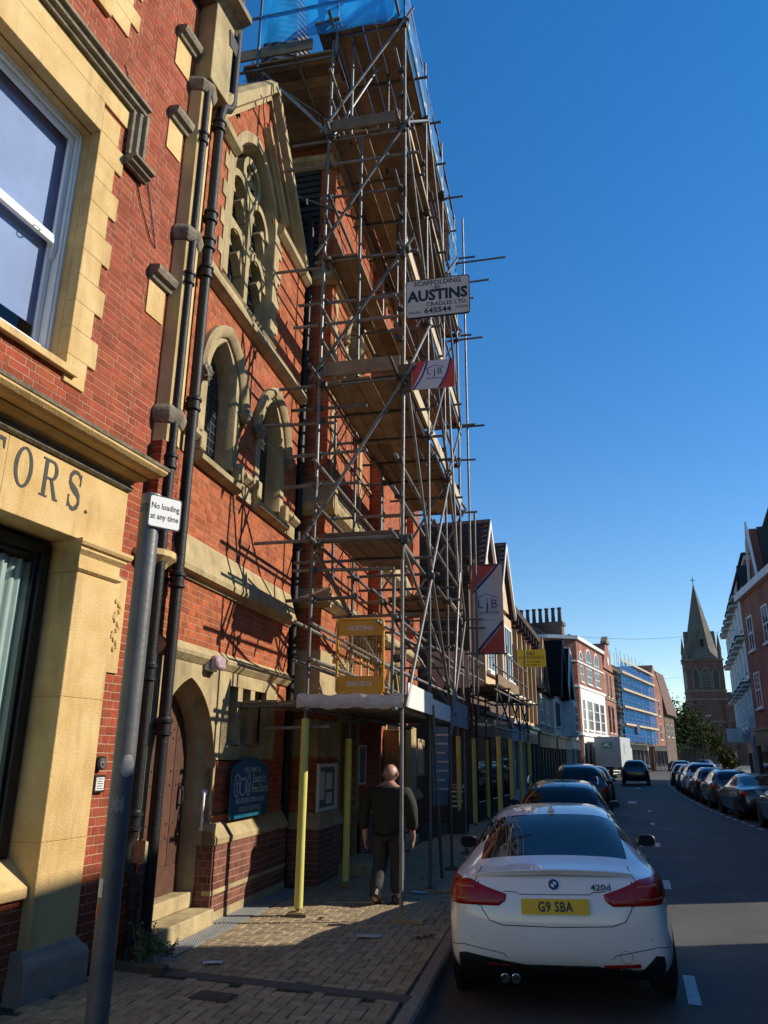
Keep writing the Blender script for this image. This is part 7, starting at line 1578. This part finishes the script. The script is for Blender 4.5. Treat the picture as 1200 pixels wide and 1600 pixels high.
# ------------------------------------------------------------------ man walking away along the pavement
M_skin = mat('skin', (.42, .22, .15), .5, .12, 14); M_jkt = mat('olive_jacket', (.020, .021, .012), .9, .4, 7, bump=.8, bscale=11); M_trs = mat('charcoal_trousers', (.035, .030, .030), .85, .3, 8, bump=.6, bscale=12); M_shoe = mat('black_shoe', (.012, .011, .010), .4, .3, 20)
def skin(name, verts, edges, m, parent, lev=2, root=0):
    """verts: (x,y,z,rx,ry)"""
    me = bpy.data.meshes.new(name); me.from_pydata([v[:3] for v in verts], edges, []); o = bpy.data.objects.new(name, me); COL.objects.link(o)
    o.modifiers.new('k', 'SKIN'); md = o.modifiers['k']; md.use_smooth_shade = True
    for i, v in enumerate(verts): d = me.skin_vertices[0].data[i]; d.radius = (v[3], v[4] if len(v) > 4 else v[3]); d.use_root = (i == root)
    s = o.modifiers.new('s', 'SUBSURF'); s.levels = lev; s.render_levels = lev
    dg = bpy.context.evaluated_depsgraph_get(); dg.update(); q = bpy.data.meshes.new_from_object(o.evaluated_get(dg)); bpy.data.objects.remove(o); q.materials.clear(); q.materials.append(m)
    for p in q.polygons: p.use_smooth = True
    return inst(name, q, parent)
pm = tB('person', 'bald man in a dark olive jacket and charcoal trousers walking away under the scaffold', 'person', 3.20, 1.74, 0, rad(-4)); pm.scale = (1.12, 1.10, .965)
# x right, y forward; weight on the right leg, left heel lifting behind
V = [(0, 0, .90, .09, .075), (0, .01, 1.10, .13, .10), (0, .02, 1.30, .155, .11), (0, .01, 1.42, .11, .085), (0, .015, 1.475, .068, .066), (0, .03, 1.54, .066, .07)]
E_ = [(i, i+1) for i in range(5)]
def limb(pts, at):
    p = at
    for v in pts: V.append(v); E_.append((p, len(V)-1)); p = len(V)-1
    return p
limb([(.105, .0, .84, .085, .09), (.10, .05, .48, .06, .062), (.10, .02, .12, .045, .047), (.105, .04, .06, .042, .04), (.11, .15, .045, .04, .03)], 0)
limb([(-.10, -.01, .84, .085, .09), (-.09, .02, .50, .06, .062), (-.095, -.22, .18, .045, .047), (-.095, -.235, .12, .042, .04), (-.09, -.15, .06, .04, .03)], 0)
rh = limb([(.19, .0, 1.385, .06, .06), (.255, -.03, 1.12, .048, .048), (.275, .06, .88, .036, .036), (.277, .085, .82, .028, .034)], 3)
lh = limb([(-.19, .0, 1.385, .06, .06), (-.265, -.05, 1.12, .048, .048), (-.275, -.03, .87, .036, .036), (-.275, -.025, .81, .028, .034)], 3)
for h, sd in ((rh, 1), (lh, -1)):
    b = Vector(V[h][:3]); palm = limb([(b.x, b.y+.02, b.z-.055, .022, .038)], h)
    for k in range(4):
        f = limb([(b.x-.004*sd, b.y-.018+.024*k, b.z-.10, .0095), (b.x-.012*sd, b.y-.018+.025*k+.005, b.z-.135-(.008 if k in (1, 2) else 0), .0085), (b.x-.03*sd, b.y-.018+.025*k+.008, b.z-.158-(.01 if k in (1, 2) else 0), .0075)], palm)
    limb([(b.x-.012*sd, b.y+.062, b.z-.05, .011), (b.x-.02*sd, b.y+.078, b.z-.085, .0095)], palm)
body = skin('body', V, E_, M_skin, pm)
# head joined to the same surface
bm = bmesh.new(); bm.from_mesh(body.data)
hd = bmesh.ops.create_uvsphere(bm, u_segments=28, v_segments=20, radius=1)['verts']; C_ = Vector((.012, .045, 1.615))
for v in hd:
    p = v.co.copy(); x, y, z = p.x*.083, p.y*.104, p.z*.122
    if z < 0: x *= 1-.28*min(1, -p.z)**1.5; y *= 1-.10*min(1, -p.z)
    if p.y < 0 and p.z < -.3: y *= .86
    if p.y > .75 and abs(p.x) < .22 and -.35 < p.z < .15: y += .022*(1-abs(p.x)/.22)
    if p.y > .7 and .0 < p.z < .2 and .2 < abs(p.x) < .55: y -= .008
    if p.y > .8 and abs(p.x) < .3 and -.55 < p.z < -.42: y -= .005
    t = rad(-14); v.co = C_+Vector((x*math.cos(t)-y*math.sin(t), x*math.sin(t)+y*math.cos(t), z))
for sd in (-1, 1):
    ev = bmesh.ops.create_uvsphere(bm, u_segments=10, v_segments=8, radius=1)['verts']
    for v in ev: p = v.co; v.co = C_+Vector((sd*.085+p.x*.012+(.008*sd if p.y < 0 else 0), -.005-sd*.018+p.y*.019, -.012+p.z*.033))
for f in bm.faces: f.smooth = True
bm.to_mesh(body.data); bm.free()
hr = MB()
for k in range(420):
    a = random.uniform(0, 2*math.pi); z = random.uniform(-.5, -.05); 
    if math.sin(a) > .35: continue
    c = C_+Vector((.0835*math.cos(a)*math.sqrt(1-z*z*.6), .10*math.sin(a)*math.sqrt(1-z*z*.8)+.0, z*.115)); hr.tube(c, c+Vector((.004*math.cos(a), .004*math.sin(a), -.008)), .0012, 3)
tag(hr.build('hair', mat('grey_hair', (.20, .18, .16), .7), pm), kind='stuff')
JV = [(0, .0, .76, .20, .16), (0, .005, .98, .21, .165), (0, .01, 1.18, .225, .165), (0, .01, 1.33, .215, .145), (0, .01, 1.43, .135, .105), (0, .018, 1.485, .072, .07)]; JE = [(i, i+1) for i in range(5)]
for sd, el, wr in ((1, (.285, -.035, 1.13), (.288, .05, .89)), (-1, (-.29, -.055, 1.13), (-.288, -.035, .88))):
    n0 = len(JV); JV += [(sd*.21, .0, 1.37, .095, .095), (sd*.265, -.02, 1.25, .09, .09), (*el, .082, .082), (*wr, .062, .062)]; JE += [(3, n0), (n0, n0+1), (n0+1, n0+2), (n0+2, n0+3)]
skin('jacket', JV, JE, M_jkt, pm, 2, 0)
TV = [(0, .0, .95, .17, .14), (.098, .0, .80, .105, .105), (.10, .05, .48, .09, .092), (.10, .03, .10, .076, .08), (-.098, .0, .80, .105, .105), (-.092, .02, .50, .09, .092), (-.095, -.21, .16, .076, .078)]
skin('trousers', TV, [(0, 1), (1, 2), (2, 3), (0, 4), (4, 5), (5, 6)], M_trs, pm)
for nm, c, pit in (('shoe', Vector((.105, .08, .0)), 0), ('shoe', Vector((-.092, -.20, .0)), rad(-32))):
    bm = bmesh.new(); bmesh.ops.create_cube(bm, size=1); bmesh.ops.subdivide_edges(bm, edges=bm.edges[:], cuts=3, use_grid_fill=True)
    for v in bm.verts:
        x, y, z = v.co.x*.098, v.co.y*.29, (v.co.z+.5)*.105
        if y > .02: z *= 1-.45*min(1, (y-.02)/.10); x *= 1-.25*max(0, (y-.08)/.07)**2
        if y < -.10: x *= .86
        rr = Matrix.Rotation(pit, 3, 'X')@Vector((x, y-.12, z)); rr.y += .12; v.co = c+rr
    bmesh.ops.bevel(bm, geom=[e for e in bm.edges if len(e.link_faces) == 2 and e.calc_face_angle() > .9], offset=.012, segments=2, affect='EDGES')
    for f in bm.faces: f.smooth = True
    me = bpy.data.meshes.new('shoe'); bm.to_mesh(me); bm.free(); me.materials.append(M_shoe); inst('shoe', me, pm)
pb = tB('booklet', 'small dark folded booklet held in the right hand of the walking man', 'booklet', 3.30, 2.04, .70, rad(-4)); mb = MB(); mb.box(-.012, .006, -.06, .07, -.05, .05); mb.build('cover', M_black, pb, bevel=.002)
